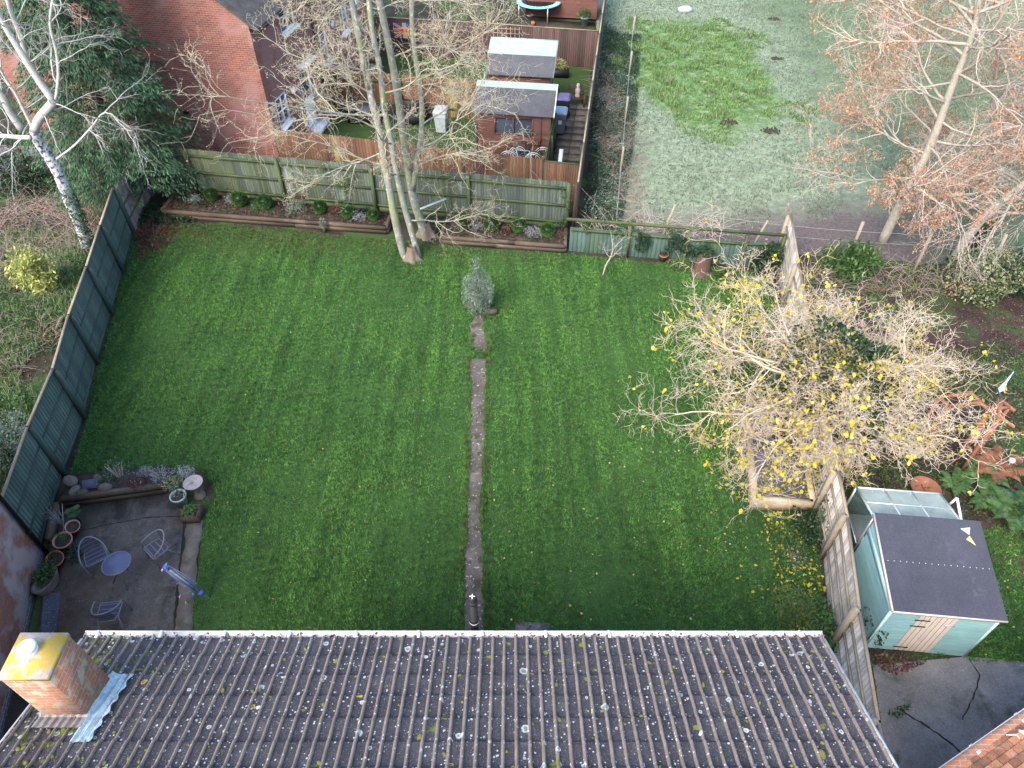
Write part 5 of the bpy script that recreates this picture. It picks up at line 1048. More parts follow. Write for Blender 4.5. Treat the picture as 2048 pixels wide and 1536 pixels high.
# ---------------------------------------------------------------- pots
C_['terra'] = M('terracotta', [(.24,.10,.06),(.33,.145,.085)], 5, fine=30, patches=(((.42,.30,.22), 6, .6, .5),))
C_['terrap'] = M('pink_terracotta', [(.38,.19,.17),(.46,.24,.21)], 5, fine=30, patches=(((.45,.36,.33), 6, .6, .4),))
def pot(label, c, r, h, mat, plant=None, tilt=(0,0), name='flower_pot', group=None, soil=True):
    root = thing(name, label, 'pot', tuple(c), group); Mx = Matrix.Rotation(tilt[0], 3, 'X') @ Matrix.Rotation(tilt[1], 3, 'Y')
    m = MB(); m.lathe([(.001,0),(r*.68,0),(r*.90,h*.78),(r*.98,h*.80),(r*1.04,h),(r*.93,h),(r*.86,h*.86),(r*.8,h*.7)], c, 28, M=Mx); m.build('pot', mat, root, smooth=False)
    if soil: m = MB(); m.lathe([(r*.86,h*.84),(.001,h*.88)], c, 20, M=Mx); m.build('compost', C_['soil'], root)
    if plant:
        n, sz, mt, pr_, ph = plant; P, u = cloud((c.x, c.y, c.z+h+ph*.4), (pr_,pr_,ph), n, int(c.x*100) % 97 + 3, .4, .1, floor=c.z+h*.8); m = MB(); m.arr(leafquads(P, sz, RNG, .5, D=u*.6), 4); m.build('leaves', mt, root)
    return root
def up2(p, z): return Vector((p.x, p.y, z))
pot('pinkish terracotta pot with big round green leaves near the sleeper', up2(G(151,1062),PZ), .16, .28, C_['terrap'], None, (.2,.25))
q = G(146,1022,.45); m = MB()
for i in range(7):
    a = i*.9; d = Vector((math.cos(a), math.sin(a), 0)); s = Vector((-d.y, d.x, 0)); c = q + d*.10 + Vector((0,0,.05*math.sin(i*2.)))
    m.poly([c + (d*math.cos(t)*1.0 + s*math.sin(t))*.075 + Vector((0,0,.012*math.sin(t*3))) for t in [2*PI*k/10 for k in range(10)]])
rt_ = thing('leafy_plant', 'bergenia like plant with round green leaves above the pink pot', 'plant', (q.x,q.y,PZ)); m.build('leaves', C_['lgreen'], rt_); m = MB(); m.tube([Vector((q.x,q.y,PZ)), q], .02, 6); m.build('stems', C_['lgreen'], rt_)
pot('large pink terracotta pot with a thin cane, behind the left chair', up2(G(135,1092),PZ), .205, .30, C_['terrap'], (90,.06,C_['lgreen'],.14,.10), (.12,.10))
pot('orange terracotta pot with lichen beside the downpipe', up2(G(119,1126),PZ), .185, .30, C_['terra'], (60,.05,C_['ldark'],.10,.07), (.25,.18))
m = MB(); q = up2(G(135,1082),.2); m.tube([q, q+Vector((.09,.42,.7))], .006, 6); tag(m.build('cane', C_['barkpale']), 'thin pale cane sticking out of the large pink pot', 'cane')
tw = thing('bare_twigs', 'leafless silvery twiggy plant in front of the green fence by the pots', 'plant', tuple(G(132,1058)))
rs = random.Random(12); m = MB(); b0 = G(133,1060)
for i in range(7):
    a = rs.uniform(0,6.3); q = b0 + Vector((math.cos(a)*.14, math.sin(a)*.14, rs.uniform(.55,.85))); m.tube([b0, b0.lerp(q,.6)+Vector((.03,0,.05)), q], [.012,.009,.005], 5)
    for k in range(6): p = b0.lerp(q, rs.uniform(.5,1)); e = p + Vector((rs.uniform(-.12,.12), rs.uniform(-.12,.12), rs.uniform(-.02,.12))); m.tube([p,e],[.006,.004],4)
m.build('stems', C_['lgrey'], tw)
tr_ = thing('stone_trough', 'rounded concrete trough of ivy leaved plants by the brick wall', 'planter', tuple(up2(G(100,1170),PZ))); c = up2(G(100,1172),PZ); m = MB()
m.lathe([(.15,0),(.19,.20),(.20,.26),(.155,.26),(.13,.18),(.001,.18)], c, 24, 1, 1.75, Matrix.Rotation(-.25, 3, 'Z')); m.build('basin', C_['conc2'], tr_)
P, u = cloud((c.x-.02,c.y+.12,.36), (.20,.32,.16), 700, 8, .4, .1); m = MB(); m.arr(leafquads(P, .055, RNG, .7), 4); m.build('leaves', C_['lgreen'], tr_)
leafbush('potted_herb', 'dark green herb spreading between the orange pot and left chair', 'plant', (G(150,1110).x,G(150,1110).y,.12,.02), (.38,.28,.14), 420, .06, C_['ldark'], 31, 4)
pot('pale blue glazed pot of seedheads next to the birdbath', up2(G(365,1008),PZ), .19, .34, M('blue_glaze', [(.26,.38,.40),(.33,.45,.46)], 4, rough=.4, speck=.15), (160,.05,C_['lvar'],.13,.06))
bb = thing('birdbath', 'grey stone birdbath with a ringed round bowl', 'birdbath', tuple(up2(G(400,990),0))); c = G(400,992)
m = MB(); m.lathe([(.15,0),(.15,.05),(.09,.09),(.07,.3),(.09,.48),(.12,.50)], c, 8); m.build('pedestal', C_['conc2'], bb)
C_['bathst'] = M('stone_bowl', [(.24,.22,.23),(.33,.31,.32)], 5, fine=40); m = MB(); m.lathe([(.10,.48),(.225,.545),(.235,.56),(.215,.562),(.20,.552),(.17,.548),(.165,.554),(.15,.546),(.11,.540),(.105,.546),(.09,.536),(.03,.533),(.028,.52),(.001,.52)], c, 36); m.build('bowl', C_['bathst'], bb)
m = MB(); q = c + Vector((-.01,.02,.545)); m.tube([q, q+Vector((-.10,-.10,.06)), q+Vector((-.16,-.30,-.10)), q+Vector((-.20,-.38,-.30))], .008, 6); tag(m.build('cane', C_['barkpale']), 'bent pale stick resting from birdbath bowl to blue pot', 'stick')
sq = thing('square_planter', 'square weathered planter filled with bright green plants at the lawn edge', 'planter', tuple(up2(G(388,1030),PZ))); c = up2(G(388,1034),PZ); m = MB()
for dx, dy, sx, sy in ((0,-.17,.40,.045),(0,.17,.40,.045),(-.18,0,.045,.295),(.18,0,.045,.295)): Mz = Matrix.Rotation(.08,3,'Z') @ Vector((dx,dy,0)); m.box((c.x+Mz.x, c.y+Mz.y, .13), (sx,sy,.26), .08)
m.build('box_side', C_['sleeper'], sq); m = MB(); m.box((c.x,c.y,.09),(.31,.29,.16),.08); m.build('compost', C_['soil'], sq)
P, u = cloud((c.x-.03,c.y,.27), (.21,.19,.10), 520, 14, .4, .1); m = MB(); m.arr(leafquads(P, .06, RNG, .45), 4); m.build('leaves', M('lush', [(.1,.2,.05)], speck=.1) if False else C_['verge'], sq)
# stones and slate on the herb bed
for i, (px, py, s, lab) in enumerate([(141,963,.19,'pale rough stone at the fence end of the herb bed'),(150,982,.15,'flat cream stone on the front of the herb bed'),(166,986,.12,'small cream stone beside the flat one on the herb bed'),(210,975,.15,'mossy stone beside the slate in the herb bed'),(196,958,.13,'round yellowish stone above the blue slate')]):
    c = G(px,py,.34); m = MB(); rs = random.Random(i+60); k = 9
    m.lathe([(.001,-.05)]+[(s*math.cos(a)*rs.uniform(.85,1.1), s*.55*math.sin(a)+.02) for a in [R(-60+i2*20) for i2 in range(8)]]+[(.001,s*.5)], c, k, 1.2, .8, Matrix.Rotation(rs.uniform(0,3),3,'Z')); tag(m.build('stone', C_['conc2']), lab, 'stone', 'stones on the herb bed')
m = MB(); c = G(180,968,.42); m.box(tuple(c), (.36,.22,.03), .15, Matrix.Rotation(.6,3,'X')); tag(m.build('slate', M('blue_slate', [(.07,.09,.15),(.11,.14,.20)], 4)), 'tilted blue grey slate propped on the herb bed', 'slate')
# terracotta pot and stump at the back
pot('small empty terracotta pot on the grass below the low green fence', up2(G(1325,520),0), .17, .30, C_['terra'], None, (.15,0))
sm = thing('tree_stump', 'reddish brown tree stump with dark ivy top by the low green fence', 'stump', tuple(G(1402,548))); c = G(1402,546); m = MB(); m.lathe([(.36,0),(.28,.15),(.25,.55),(.24,.75),(.16,.80),(.001,.78)], c, 14); m.build('trunk', M('stump_wood', [(.07,.042,.032),(.13,.08,.06)], 6, stretch=(1,1,.2), fine=20), sm)
P, u = cloud((c.x,c.y+.1,.78), (.42,.36,.20), 1100, 15, .3, .1); m = MB(); m.arr(leafquads(P, .08, RNG, .6), 4); m.build('ivy', C_['ldark'], sm)
m = MB(); q0, q1 = VY(840,418,21.9), VY(892,397,22.3); m.bar(q0, q1, .09, .03); tag(m.build('batten', C_['bingrey']), 'white batten wedged behind the bare tree trunk against the green fence', 'board')
# ---------------------------------------------------------------- arbour, bird feeder
C_['logw'] = M('orange_log', [(.20,.085,.05),(.30,.135,.08)], 3, fine=25, stretch=(1,1,.4))
ar = thing('rustic_arbour', 'orange round pole garden arch standing right of the leafy tree', 'arbour', tuple(G(1905,935)))
fA = [G(1904,928), G(1919,946)]; fB = [p + Vector((-1.0,.42,0)) for p in fA]; hh = 2.05
for pr_ in (fA, fB):
    for p in pr_: m = MB(); m.tube([p, up(p,hh)], [.05,.042], 8); m.build('post', C_['logw'], ar)
    m = MB(); m.tube([up(pr_[0],.8), up(pr_[1],.8)], .035, 8); m.tube([up(pr_[0],1.5), up(pr_[1],1.5)], .035, 8); m.tube([up(pr_[0],.85), up(pr_[1],1.45)], .028, 8); m.tube([up(pr_[1],.85), up(pr_[0],1.45)], .028, 8); m.build('brace', C_['logw'], ar)
fA2 = [fA[0] + Vector((.42,.35,0)), fA[1] + Vector((.42,.35,0))]
for p in fA2: m = MB(); m.tube([up(p,.0), up(p,hh)], [.045,.04], 8); m.build('post', C_['logw'], ar)
m = MB()
for a, b in ((fA[0],fB[0]),(fA[1],fB[1])): m.tube([up(a,hh), up(a.lerp(b,.5),hh+.35), up(b,hh)], .042, 8)
m.tube([up(fA[0]+Vector((-.1,.2,0)),hh), up(fA[1]+Vector((.25,-.25,0)),hh)], .042, 8); m.tube([up(fA2[0],hh), up(fA2[1]+Vector((.1,-.1,0)),hh)], .042, 8); m.tube([up(fA[0],hh+.03), up(fA2[1],hh+.03)], .042, 8); m.tube([up(fA[1],hh+.05), up(fA2[0],hh+.05)], .042, 8); m.tube([up(fB[0],hh), up(fB[1],hh)], .042, 8)
m.build('roof_pole', C_['logw'], ar)
q = up(fA2[0],hh) + Vector((.02,.15,.0)); m = MB(); m.tube([q, q+Vector((.02,.03,.16)), q+Vector((.10,.12,.30)), q+Vector((.27,.28,.52))], [.05,.075,.03,.008], 8); tag(m.build('ornament', M('blue_white_ornament', [(.10,.22,.65),(.72,.75,.80)], 9, rough=.4, speck=0, bump=0)), 'blue and white plastic ornament poking out above the orange arch', 'ornament')
m = MB(); q = G(2024,921,.45); m.lathe([(.001,-.08)]+[(math.cos(a)*.08, math.sin(a)*.08) for a in [R(-70+i*20) for i in range(8)]]+[(.001,.08)], q, 14); m.tube([up(q,0),q-Vector((0,0,.07))], .012, 6); tag(m.build('glass_ball', C_['bingrey']), 'small silvery globe on a stick among the ferns', 'ornament')
m = MB(); a, b = G(2028,972,.05), G(2075,990,.05); m.bar(a, b, .1,.1); a, b = G(2010,987,.05), G(2075,1010,.05); m.bar(a, b, .1,.1); tag(m.build('edging_log', C_['logw']), 'pair of reddish edging timbers among the ferns, right edge', 'timber')
m = MB(); q = G(1845,985,0); m.lathe([(.001,0),(.22,0),(.33,.22),(.36,.22),(.34,.16),(.24,.03),(.001,.03)], q, 24); tag(m.build('bowl_planter', C_['terra']), 'wide red brown bowl half hidden under the twigs behind the greenhouse', 'bowl')
m = MB(); q = G(1370,22,0); m.lathe([(.001,0),(.42,0),(.36,.18),(.18,.26),(.001,.28)], q, 9, 1.2, .8); tag(m.build('boulder', C_['bingrey']), 'pale grey stone lying in the green patch of the field', 'stone')
for i, (px, py, s) in enumerate([(1540,262,.32),(1455,245,.28),(1505,72,.25),(1547,38,.25),(1553,118,.22)]):
    q = G(px,py); m = MB(); rs = random.Random(i); k = 60; P = np.c_[RNG.normal(q.x, s*.6, k), RNG.normal(q.y, s*.45, k), np.zeros(k)]
    for p in P: m.lathe([(rs.uniform(.03,.08),-.01),(.03,.04),(.001,.08)], p, 5)
    tag(m.build('molehill', C_['soil']), ['dark molehill at the lower edge of the green patch','reddish molehill left of the dark one','small molehill high in the frosty field','farthest molehill near the top of the field','small molehill between the upper two'][i], 'molehill', 'molehills in the field')
# ---------------------------------------------------------------- trees
def path(rs, p, d, L, n, wig, up_, r0, r1):
    pts = [p]; d = d.normalized(); st = L/n
    for i in range(n):
        d = (d + Vector((rs.gauss(0, wig), rs.gauss(0, wig), rs.gauss(0, wig) + up_))).normalized(); pts.append(pts[-1] + d*st)
    return pts, [lerp(r0, r1, i/n) for i in range(n+1)]
def side(rs, d, ang):
    a = d.cross(Vector((rs.gauss(0,1), rs.gauss(0,1), rs.gauss(0,1)))).normalized(); return (d*math.cos(ang) + a*math.sin(ang)).normalized()
RMIN = .0045
def grow(mbs, rs, p, d, L, r, lv, P, tips):
    q = P[min(lv, len(P)-1)]; n = q['n']; pts, rad = path(rs, p, d, L, n, q['wig'], q['up'], r, r*q.get('taper', .35))
    mbs[lv if lv < len(mbs) else -1].tube(pts, rad, q.get('k', 4 if r > .02 else 3), cap=False)
    if lv >= len(P)-1: tips.append((pts[-1], (pts[-1]-pts[-2]).normalized())); return
    nc = q['kids']; nc = int(nc) + (rs.random() < nc % 1)
    for i in range(nc):
        t = rs.uniform(q.get('from', .25), 1.) if i else 1.; k = t*n; j = min(n-1, int(k)); b = pts[j].lerp(pts[j+1], k-j); dd = (pts[j+1]-pts[j]).normalized()
        grow(mbs, rs, b, side(rs, dd, q['ang']*rs.uniform(.6, 1.35)), L*q['len']*rs.uniform(.6, 1.3)*(1.15 - .4*t), max(RMIN, lerp(r, r*q.get('taper', .35), t)*q.get('rr', .6)), lv+1, P, tips)
def smoothpts(pts, m=3):
    out = []
    for i in range(len(pts)-1):
        p0, p1, p2, p3 = pts[max(0,i-1)], pts[i], pts[i+1], pts[min(len(pts)-1,i+2)]
        for k in range(m): t = k/m; out.append(.5*((2*p1)+(p2-p0)*t+(2*p0-5*p1+4*p2-p3)*t*t+(3*p1-p0-3*p2+p3)*t**3))
    return out + [pts[-1]]
def at_t(pts, t): k = t*(len(pts)-1); j = min(len(pts)-2, int(k)); return pts[j].lerp(pts[j+1], k-j), (pts[j+1]-pts[j]).normalized()
# --- central multi-stem tree
C_['ashbark'] = M('lichened_bark', [(.15,.155,.13),(.26,.265,.24),(.17,.19,.125)], 3, fine=18, bump=.7, bd=.02, stretch=(1,1,.6), patches=(((.20,.24,.10), 2.5, .50, .6), ((.46,.46,.43), 9, .56, .7), ((.11,.08,.06), 4, .66, .6)))
C_['twiglich'] = M('lichened_twig', [(.29,.27,.20),(.46,.44,.35),(.40,.40,.20)], 2, fine=14, bump=.2, speck=.3)
tr1 = thing('bare_tree', 'tall multi stemmed bare tree with lichened grey trunks in the middle of the back bed', 'tree', tuple(G(828,515)))
stems = [([(812,514),(804,498),(787,423),(776,360),(768,325),(761,270),(745,208),(729,130),(716,65),(703,0),(694,-50)],20.7,.135,.07),
 ([(836,514),(833,498),(807,407),(791,335),(781,277),(768,212),(761,146),(745,65),(738,0),(733,-50)],20.8,.115,.058),
 ([(852,470),(846,455),(826,391),(813,309),(804,254),(794,179),(778,91),(758,0),(748,-50)],22.1,.17,.07),
 ([(826,380),(836,309),(843,260),(843,195),(833,130),(825,60),(823,0),(822,-50)],22.0,.09,.058)]
rs = random.Random(42); sp3 = []
for px, Y, r0, r1 in stems:
    pts = [VY(x, y, Y) for x, y in px]
    if px[0][1] > 450: pts[0].z = -.05
    top = pts[-1]; pts += [top + Vector((-.15,.1,1.2)), top + Vector((-.25,.2,2.6))]; pts = smoothpts(pts); n = len(pts); rad = [lerp(r0, r1, i/(n-1))*(1.5 if i == 0 and px[0][1] > 450 else 1)*rs.uniform(.95,1.05) for i in range(n)]
    m = MB(); m.tube(pts, rad, 12); m.build('trunk', C_['ashbark'], tr1, smooth=True); sp3.append((pts, rad))
for (bx, by, rr_) in ((-3.45,20.62,.27),(-3.12,22.15,.33)):
    m = MB(); n0 = len(m.v); K = 18
    for r_, z in ((1.0,-.03),(.72,.10),(.52,.28),(.40,.55)):
        for j in range(K): a = 2*PI*j/K; q_ = rr_*r_*(1+.28*(1-z*1.6)*math.sin(a*5+bx)*(z < .4)); m.v.append((bx+math.cos(a)*q_*1.25, by+math.sin(a)*q_, z))
    for i in range(3):
        for j in range(K): m.f.append((n0+i*K+j, n0+i*K+(j+1)%K, n0+(i+1)*K+(j+1)%K, n0+(i+1)*K+j))
    m.build('root_flare', C_['bark'], tr1, smooth=True)
br, tw = MB(), MB(); tips = []
PP = [dict(n=8,wig=.16,up=.015,kids=8.5,ang=.75,len=.46,rr=.55,k=6,taper=.3,**{'from':.2}), dict(n=6,wig=.25,up=.02,kids=6.0,ang=.8,len=.50,rr=.6,k=4,**{'from':.15}), dict(n=5,wig=.34,up=.02,kids=3.6,ang=.85,len=.5,rr=.62,k=3), dict(n=4,wig=.36,up=.02,kids=0,ang=.8,len=.5,k=3)]
for si, (pts, rad) in enumerate(sp3):
    for i in range(9):
        t = rs.uniform(.24, .98); p, d = at_t(pts, t); a = rs.uniform(0, 2*PI) if si != 0 else rs.choice((rs.uniform(2.2, 4.4), rs.uniform(0, 2*PI)))
        if si == 3: a = rs.uniform(-1.4, 1.4)
        dr_ = Vector((math.cos(a), math.sin(a)*.8, rs.uniform(-.10, .75))); grow([br, tw, tw, tw], rs, p, dr_, rs.uniform(1.5, 3.0), rs.uniform(.022, .040), 0, PP, tips)
# chosen large limbs traced to real directions
for (x0,y0,x1,y1,Y0,Y1,L) in [(745,190,620,110,20.7,19.6,1.),(735,150,560,60,20.7,20.2,1.),(770,330,560,350,20.8,19.6,1.),(775,230,420,150,20.8,20.6,1.),(838,130,1010,60,22,20.4,1.),(843,250,960,200,22,21.0,1.),(830,300,1040,190,22,20.8,1.),(836,330,1000,320,22,20.9,1.),(780,300,600,330,20.8,19.9,1.),(843,200,980,100,22,20.6,1.),(815,440,960,450,22.1,20.9,.6),(765,260,560,190,20.8,20.0,1.)]:
    a, b = VY(x0,y0,Y0), VY(x1,y1,Y1); grow([br, tw, tw, tw], rs, a, (b-a).normalized() + Vector((0,0,.05)), (b-a).length, .034, 0, [dict(PP[0], wig=.12, kids=11)] + PP[1:], tips)
br.build('branches', C_['ashbark'], tr1, smooth=True); tw.build('twigs', C_['twiglich'], tr1)
P = np.array([tuple(p) for p, d in tips]); m = MB(); m.arr(leafquads(P, .035, RNG, .7), 4); m.build('buds', C_['lbeech'], tr1)
m = MB(); kn = VY(765,212,20.7); m.lathe([(.001,-.2),(.07,-.16),(.10,0),(.07,.14),(.001,.18)], kn + Vector((.12,-.05,0)), 12); m.build('bark_burr', C_['fbackpost'], tr1, smooth=True)
# --- brown leaved tree on the right
def leafytree(label, stem, Y, r0, r1, nb, PPx, seed, barkm, twm, leafm, bl, leafn=0, lsz=.1, t0=.3, zs=(-.2,.7), lean=None, group=None, spread=None):
    root = thing('tree', label, 'tree', tuple(G(*stem[0]))); rs = random.Random(seed); pts = [VY(x, y, Y + (lean or 0)*i) for i, (x, y) in enumerate(stem)]; pts[0].z = -.05
    pts = smoothpts(pts); n = len(pts); rad = [lerp(r0, r1, i/(n-1)) for i in range(n)]; m = MB(); m.tube(pts, rad, 12); m.build('trunk', barkm, root, smooth=True)
    br, tw, tips = MB(), MB(), []
    for i in range(nb):
        t = rs.uniform(t0, 1.); p, d = at_t(pts, t); a = rs.uniform(0, 2*PI); sx = spread(a) if spread else 1
        grow([br, tw, tw, tw], rs, p, Vector((math.cos(a), math.sin(a), rs.uniform(*zs))), rs.uniform(*bl)*sx, rs.uniform(.03,.06), 0, PPx, tips)
    br.build('branches', barkm, root, smooth=True); tw.build('twigs', twm, root)
    if leafn:
        r = np.random.default_rng(seed); T_ = np.array([tuple(p) for p, d in tips]); keep = vnoise(T_[:, :2] + T_[:, 2:3]*.7, 1.3, seed) > -.35; T_ = T_[keep]
        T_ = T_[r.random(len(T_)) < .66]; P = np.repeat(T_, leafn, 0); P = P + r.normal(0, .075, P.shape); P[:,2] -= .04; D = np.tile([0,0,-.8], (len(P), 1)); m = MB(); m.arr(leafquads(P, lsz, r, .55, D=D), 4); m.build('leaves', leafm, root)
    return root
PB = [dict(n=8,wig=.12,up=.03,kids=9,ang=.7,len=.46,rr=.55,k=5,taper=.3), dict(n=6,wig=.2,up=.02,kids=5.5,ang=.7,len=.52,rr=.6,k=4), dict(n=5,wig=.26,up=.0,kids=3.2,ang=.75,len=.55,rr=.62,k=3), dict(n=4,wig=.3,up=-.04,kids=0,ang=.8,len=.5,k=3)]
C_['barkgrey'] = M('pale_bark', [(.25,.225,.19),(.36,.33,.285),(.25,.25,.17)], 3, fine=20, bump=.5, bd=.02)
C_['twpink'] = M('pinkish_twig', [(.46,.38,.32),(.60,.51,.44)], 3, fine=14, bump=.2, speck=.25)
leafytree('tree holding clusters of brown dead leaves at the field edge, upper right', [(1765,482),(1800,410),(1835,345),(1870,270),(1905,170),(1930,110),(1950,50),(1962,-20)], 21.7, .17, .06, 46, PB, 11, C_['barkgrey'], C_['twpink'], C_['lbeech'], (2.3,4.2), 10, .072, .12, (-.25,.7))
PD = [dict(n=9,wig=.10,up=-.02,kids=8,ang=.6,len=.5,rr=.55,k=5,taper=.3), dict(n=7,wig=.16,up=-.07,kids=4.5,ang=.6,len=.6,rr=.6,k=4), dict(n=6,wig=.2,up=-.12,kids=2.4,ang=.6,len=.6,rr=.62,k=3), dict(n=5,wig=.2,up=-.15,kids=0,ang=.8,len=.5,k=3)]
t3 = leafytree('pale bare tree with drooping twigs and an ivy clad trunk leaning right, right edge', [(1903,528),(1925,490),(1962,440),(2003,405),(2050,365),(2110,310),(2170,230)], 20.2, .17, .09, 24, PD, 13, C_['barkgrey'], C_['barkpale'], None, (1.8,3.6), 0, t0=.30, zs=(.0,.9))
t4 = leafytree('slender pale bare tree rising behind the drooping one, top right', [(1985,470),(1980,400),(1978,330),(1983,250),(1990,170),(1998,90),(2003,0)], 22.8, .11, .05, 22, PB, 17, C_['barkgrey'], C_['barkpale'], None, (1.5,3.0), 0, t0=.3)
r = np.random.default_rng(5); P = []
for k in range(2600):
    t = r.uniform(0, .5); px, py = lerp(1905, 2050, t*1.0), lerp(528, 365, t*1.0); c = VY(px, py, 20.2); a = r.uniform(0, 2*PI); rr_ = r.uniform(.16,.30)*(1-.3*t); P.append((c.x+math.cos(a)*rr_, c.y+math.sin(a)*rr_, c.z + r.normal(0,.1)))
m = MB(); m.arr(leafquads(np.array(P), .075, r, .7), 4); m.build('ivy', C_['ldark'], t3)
# --- spreading tree with yellow leaves (right)
PM = [dict(n=9,wig=.20,up=.0,kids=13,ang=.75,len=.50,rr=.5,k=6,taper=.3,**{'from':.15}), dict(n=7,wig=.30,up=.01,kids=8.,ang=.85,len=.50,rr=.6,k=4,**{'from':.15}), dict(n=5,wig=.38,up=.03,kids=5.2,ang=.8,len=.52,rr=.62,k=3), dict(n=4,wig=.38,up=.03,kids=0,ang=.8,len=.5,k=3)]
mg = thing('spreading_tree', 'wide low twiggy tree with scattered bright yellow leaves over the right fence', 'tree', (8.35,12.6,0)); rs = random.Random(77); mc = Vector((8.35,12.6,0))
br, tw, tips = MB(), MB(), []; m = MB(); tpts = smoothpts([mc, mc+Vector((-.1,0,.7)), mc+Vector((-.2,-.05,1.3)), mc+Vector((-.25,0,1.85))]); m.tube(tpts, [lerp(.2,.12,i/(len(tpts)-1)) for i in range(len(tpts))], 12); m.build('trunk', C_['barkgrey'], mg, smooth=True)
nl = 22; RMIN = .0058
for i in range(nl):
    a = 2*PI*i/nl + rs.uniform(-.15,.15); t = rs.uniform(.35, 1); p, d = at_t(tpts, t); el = rs.uniform(.05,.48)
    ext = 3.15*(1.0 + .28*abs(math.cos(a))) * rs.uniform(.8,1.05)*(1.05 if math.cos(a) < 0 else .95)
    if math.sin(a) < -.3: ext *= .68
    if math.cos(a) < -.2 and -.75 < math.sin(a) < .15: ext *= .86
    if math.cos(a) > .3: ext *= .92
    if math.sin(a) > .5: ext *= .93
    grow([br, tw, tw, tw], rs, p, Vector((math.cos(a), math.sin(a), el)), ext, rs.uniform(.035,.06), 0, PM, tips)
for i in range(8):
    a = rs.uniform(0, 6.3); grow([br, tw, tw, tw], rs, tpts[-1], Vector((math.cos(a)*.6, math.sin(a)*.6, 1)), rs.uniform(.9,1.5), .04, 0, PM, tips)
for (tx, ty, tz) in [(5.3,10.3,.8),(5.0,13.6,1.9),(5.2,15.6,2.2),(5.6,14.6,2.6),(9.9,9.6,2.2)]:
    e = Vector((tx,ty,tz)); p = tpts[-3]; grow([br, tw, tw, tw], rs, p, (e-p) + Vector((0,0,.3)), (e-p).length*.92, .035, 0, [dict(PM[0], wig=.1, up=0.)] + PM[1:], tips)
C_['magbark'] = M('cream_bark', [(.38,.33,.26),(.54,.47,.38),(.44,.39,.26)], 1.5, fine=18, bump=.3, speck=.3)
C_['magtwig'] = M('cream_twig', [(.44,.37,.29),(.63,.54,.45)], 1.2, fine=12, bump=.2, speck=.2, patches=(((.52,.42,.12), .8, .54, .75),))
br.build('branches', C_['magbark'], mg, smooth=True); tw.build('twigs', C_['magtwig'], mg)
r = np.random.default_rng(3); T_ = np.array([tuple(p) for p, d in tips]); kk = vnoise(T_, 1.1, 21); pr_ = np.clip(.07 + .14*(kk > .1) + .16*(T_[:,0] < 7.0) + .10*(T_[:,1] < 11), 0, 1); T_ = T_[r.random(len(T_)) < pr_*.34]
P = np.repeat(T_, 2, 0) + r.normal(0, .05, (len(T_)*2, 3)); m = MB(); m.arr(roundleaf(P, .085, r), 6); m.build('leaves', C_['lmag'], mg)
iv = thing('ivy', 'dark ivy mound swallowing the trunk inside the yellow leaved tree', 'ivy', (8.5,12.9,0)); Pq = []
P1, u = cloud((8.35,12.7,1.9), (1.45,1.6,1.7), 14000, 51, .5, .35); m = MB(); m.arr(leafquads(P1, .085, r, .75, D=u*.6), 4); m.build('leaves', C_['ldark'], iv)
m = MB()
for i in range(6): a = i*1.05; m.tube([Vector((8.35,12.6,0)), Vector((8.3+math.cos(a)*.35,12.7+math.sin(a)*.35,1.4)), Vector((8.3+math.cos(a)*.6,12.7+math.sin(a)*.6,2.6))], [.03,.02,.01], 5)
m.build('stems', C_['bark'], iv)
RMIN = .004
# --- birch
C_['birch'] = M('birch_bark', [(.40,.42,.45),(.52,.54,.57)], 3, fine=14, bump=.5, bd=.02, stretch=(1,1,1), patches=(((.04,.04,.045), 8, .50, .95),), speck=.2)
C_['birchup'] = M('birch_limb', [(.30,.30,.28),(.46,.46,.43)], 2, fine=12, bump=.3, patches=(((.10,.09,.08), 6, .60, .8), ((.30,.25,.20), 2, .58, .5)), speck=.2)
bt = thing('birch_tree', 'silver birch with a black and white flecked trunk leaning in at the upper left', 'tree', tuple(G(175,497))); YB = 21.3
tp_ = smoothpts([VY(x,y,YB) for x, y in [(177,500),(160,450),(138,400),(118,350),(95,310),(75,280),(70,262)]]); m = MB(); m.tube(tp_, [lerp(.19,.15,i/(len(tp_)-1)) for i in range(len(tp_))], 14); m.build('trunk', C_['birch'], bt, smooth=True)
limbs = [([(68,262),(80,235),(105,205),(98,190),(70,150),(45,110),(20,70),(0,35),(-20,0)],YB,.14,.07),([(98,190),(72,150),(55,120),(40,70),(20,20),(10,-20)],YB+.4,.09,.05),([(112,198),(117,150),(112,100),(100,50),(105,0)],YB-.2,.05,.03),([(62,275),(40,275),(0,272),(-40,280)],YB-.6,.075,.06),([(45,260),(20,225),(5,195),(-20,160)],YB+.3,.12,.09),([(68,262),(50,225),(30,185),(12,160),(-10,120)],YB,.05,.03),([(113,318),(150,290),(185,252),(210,225),(245,245),(262,258)],YB-.8,.035,.014)]
br, tw, tips = MB(), MB(), []; rs = random.Random(5); PBi = [dict(n=7,wig=.15,up=-.01,kids=6,ang=.7,len=.5,rr=.5,k=4,taper=.3), dict(n=6,wig=.2,up=-.04,kids=4,ang=.7,len=.55,rr=.6,k=3), dict(n=5,wig=.25,up=-.06,kids=0,ang=.7,len=.55,k=3)]
for px, Y, r0, r1 in limbs:
    pts = smoothpts([VY(x,y,Y) for x, y in px]); m = MB(); m.tube(pts, [lerp(r0,r1,i/(len(pts)-1)) for i in range(len(pts))], 10); m.build('limb', C_['birchup'], bt, smooth=True)
    for i in range(7):
        t = rs.uniform(.15,1); p, d = at_t(pts, t); grow([br, tw, tw], rs, p, side(rs, d, rs.uniform(.6,1.3)), rs.uniform(.9,2.2), rs.uniform(.014,.028), 0, PBi, tips)
br.build('branches', C_['birchup'], bt, smooth=True); tw.build('twigs', C_['birchup'], bt)
r = np.random.default_rng(8); P = []
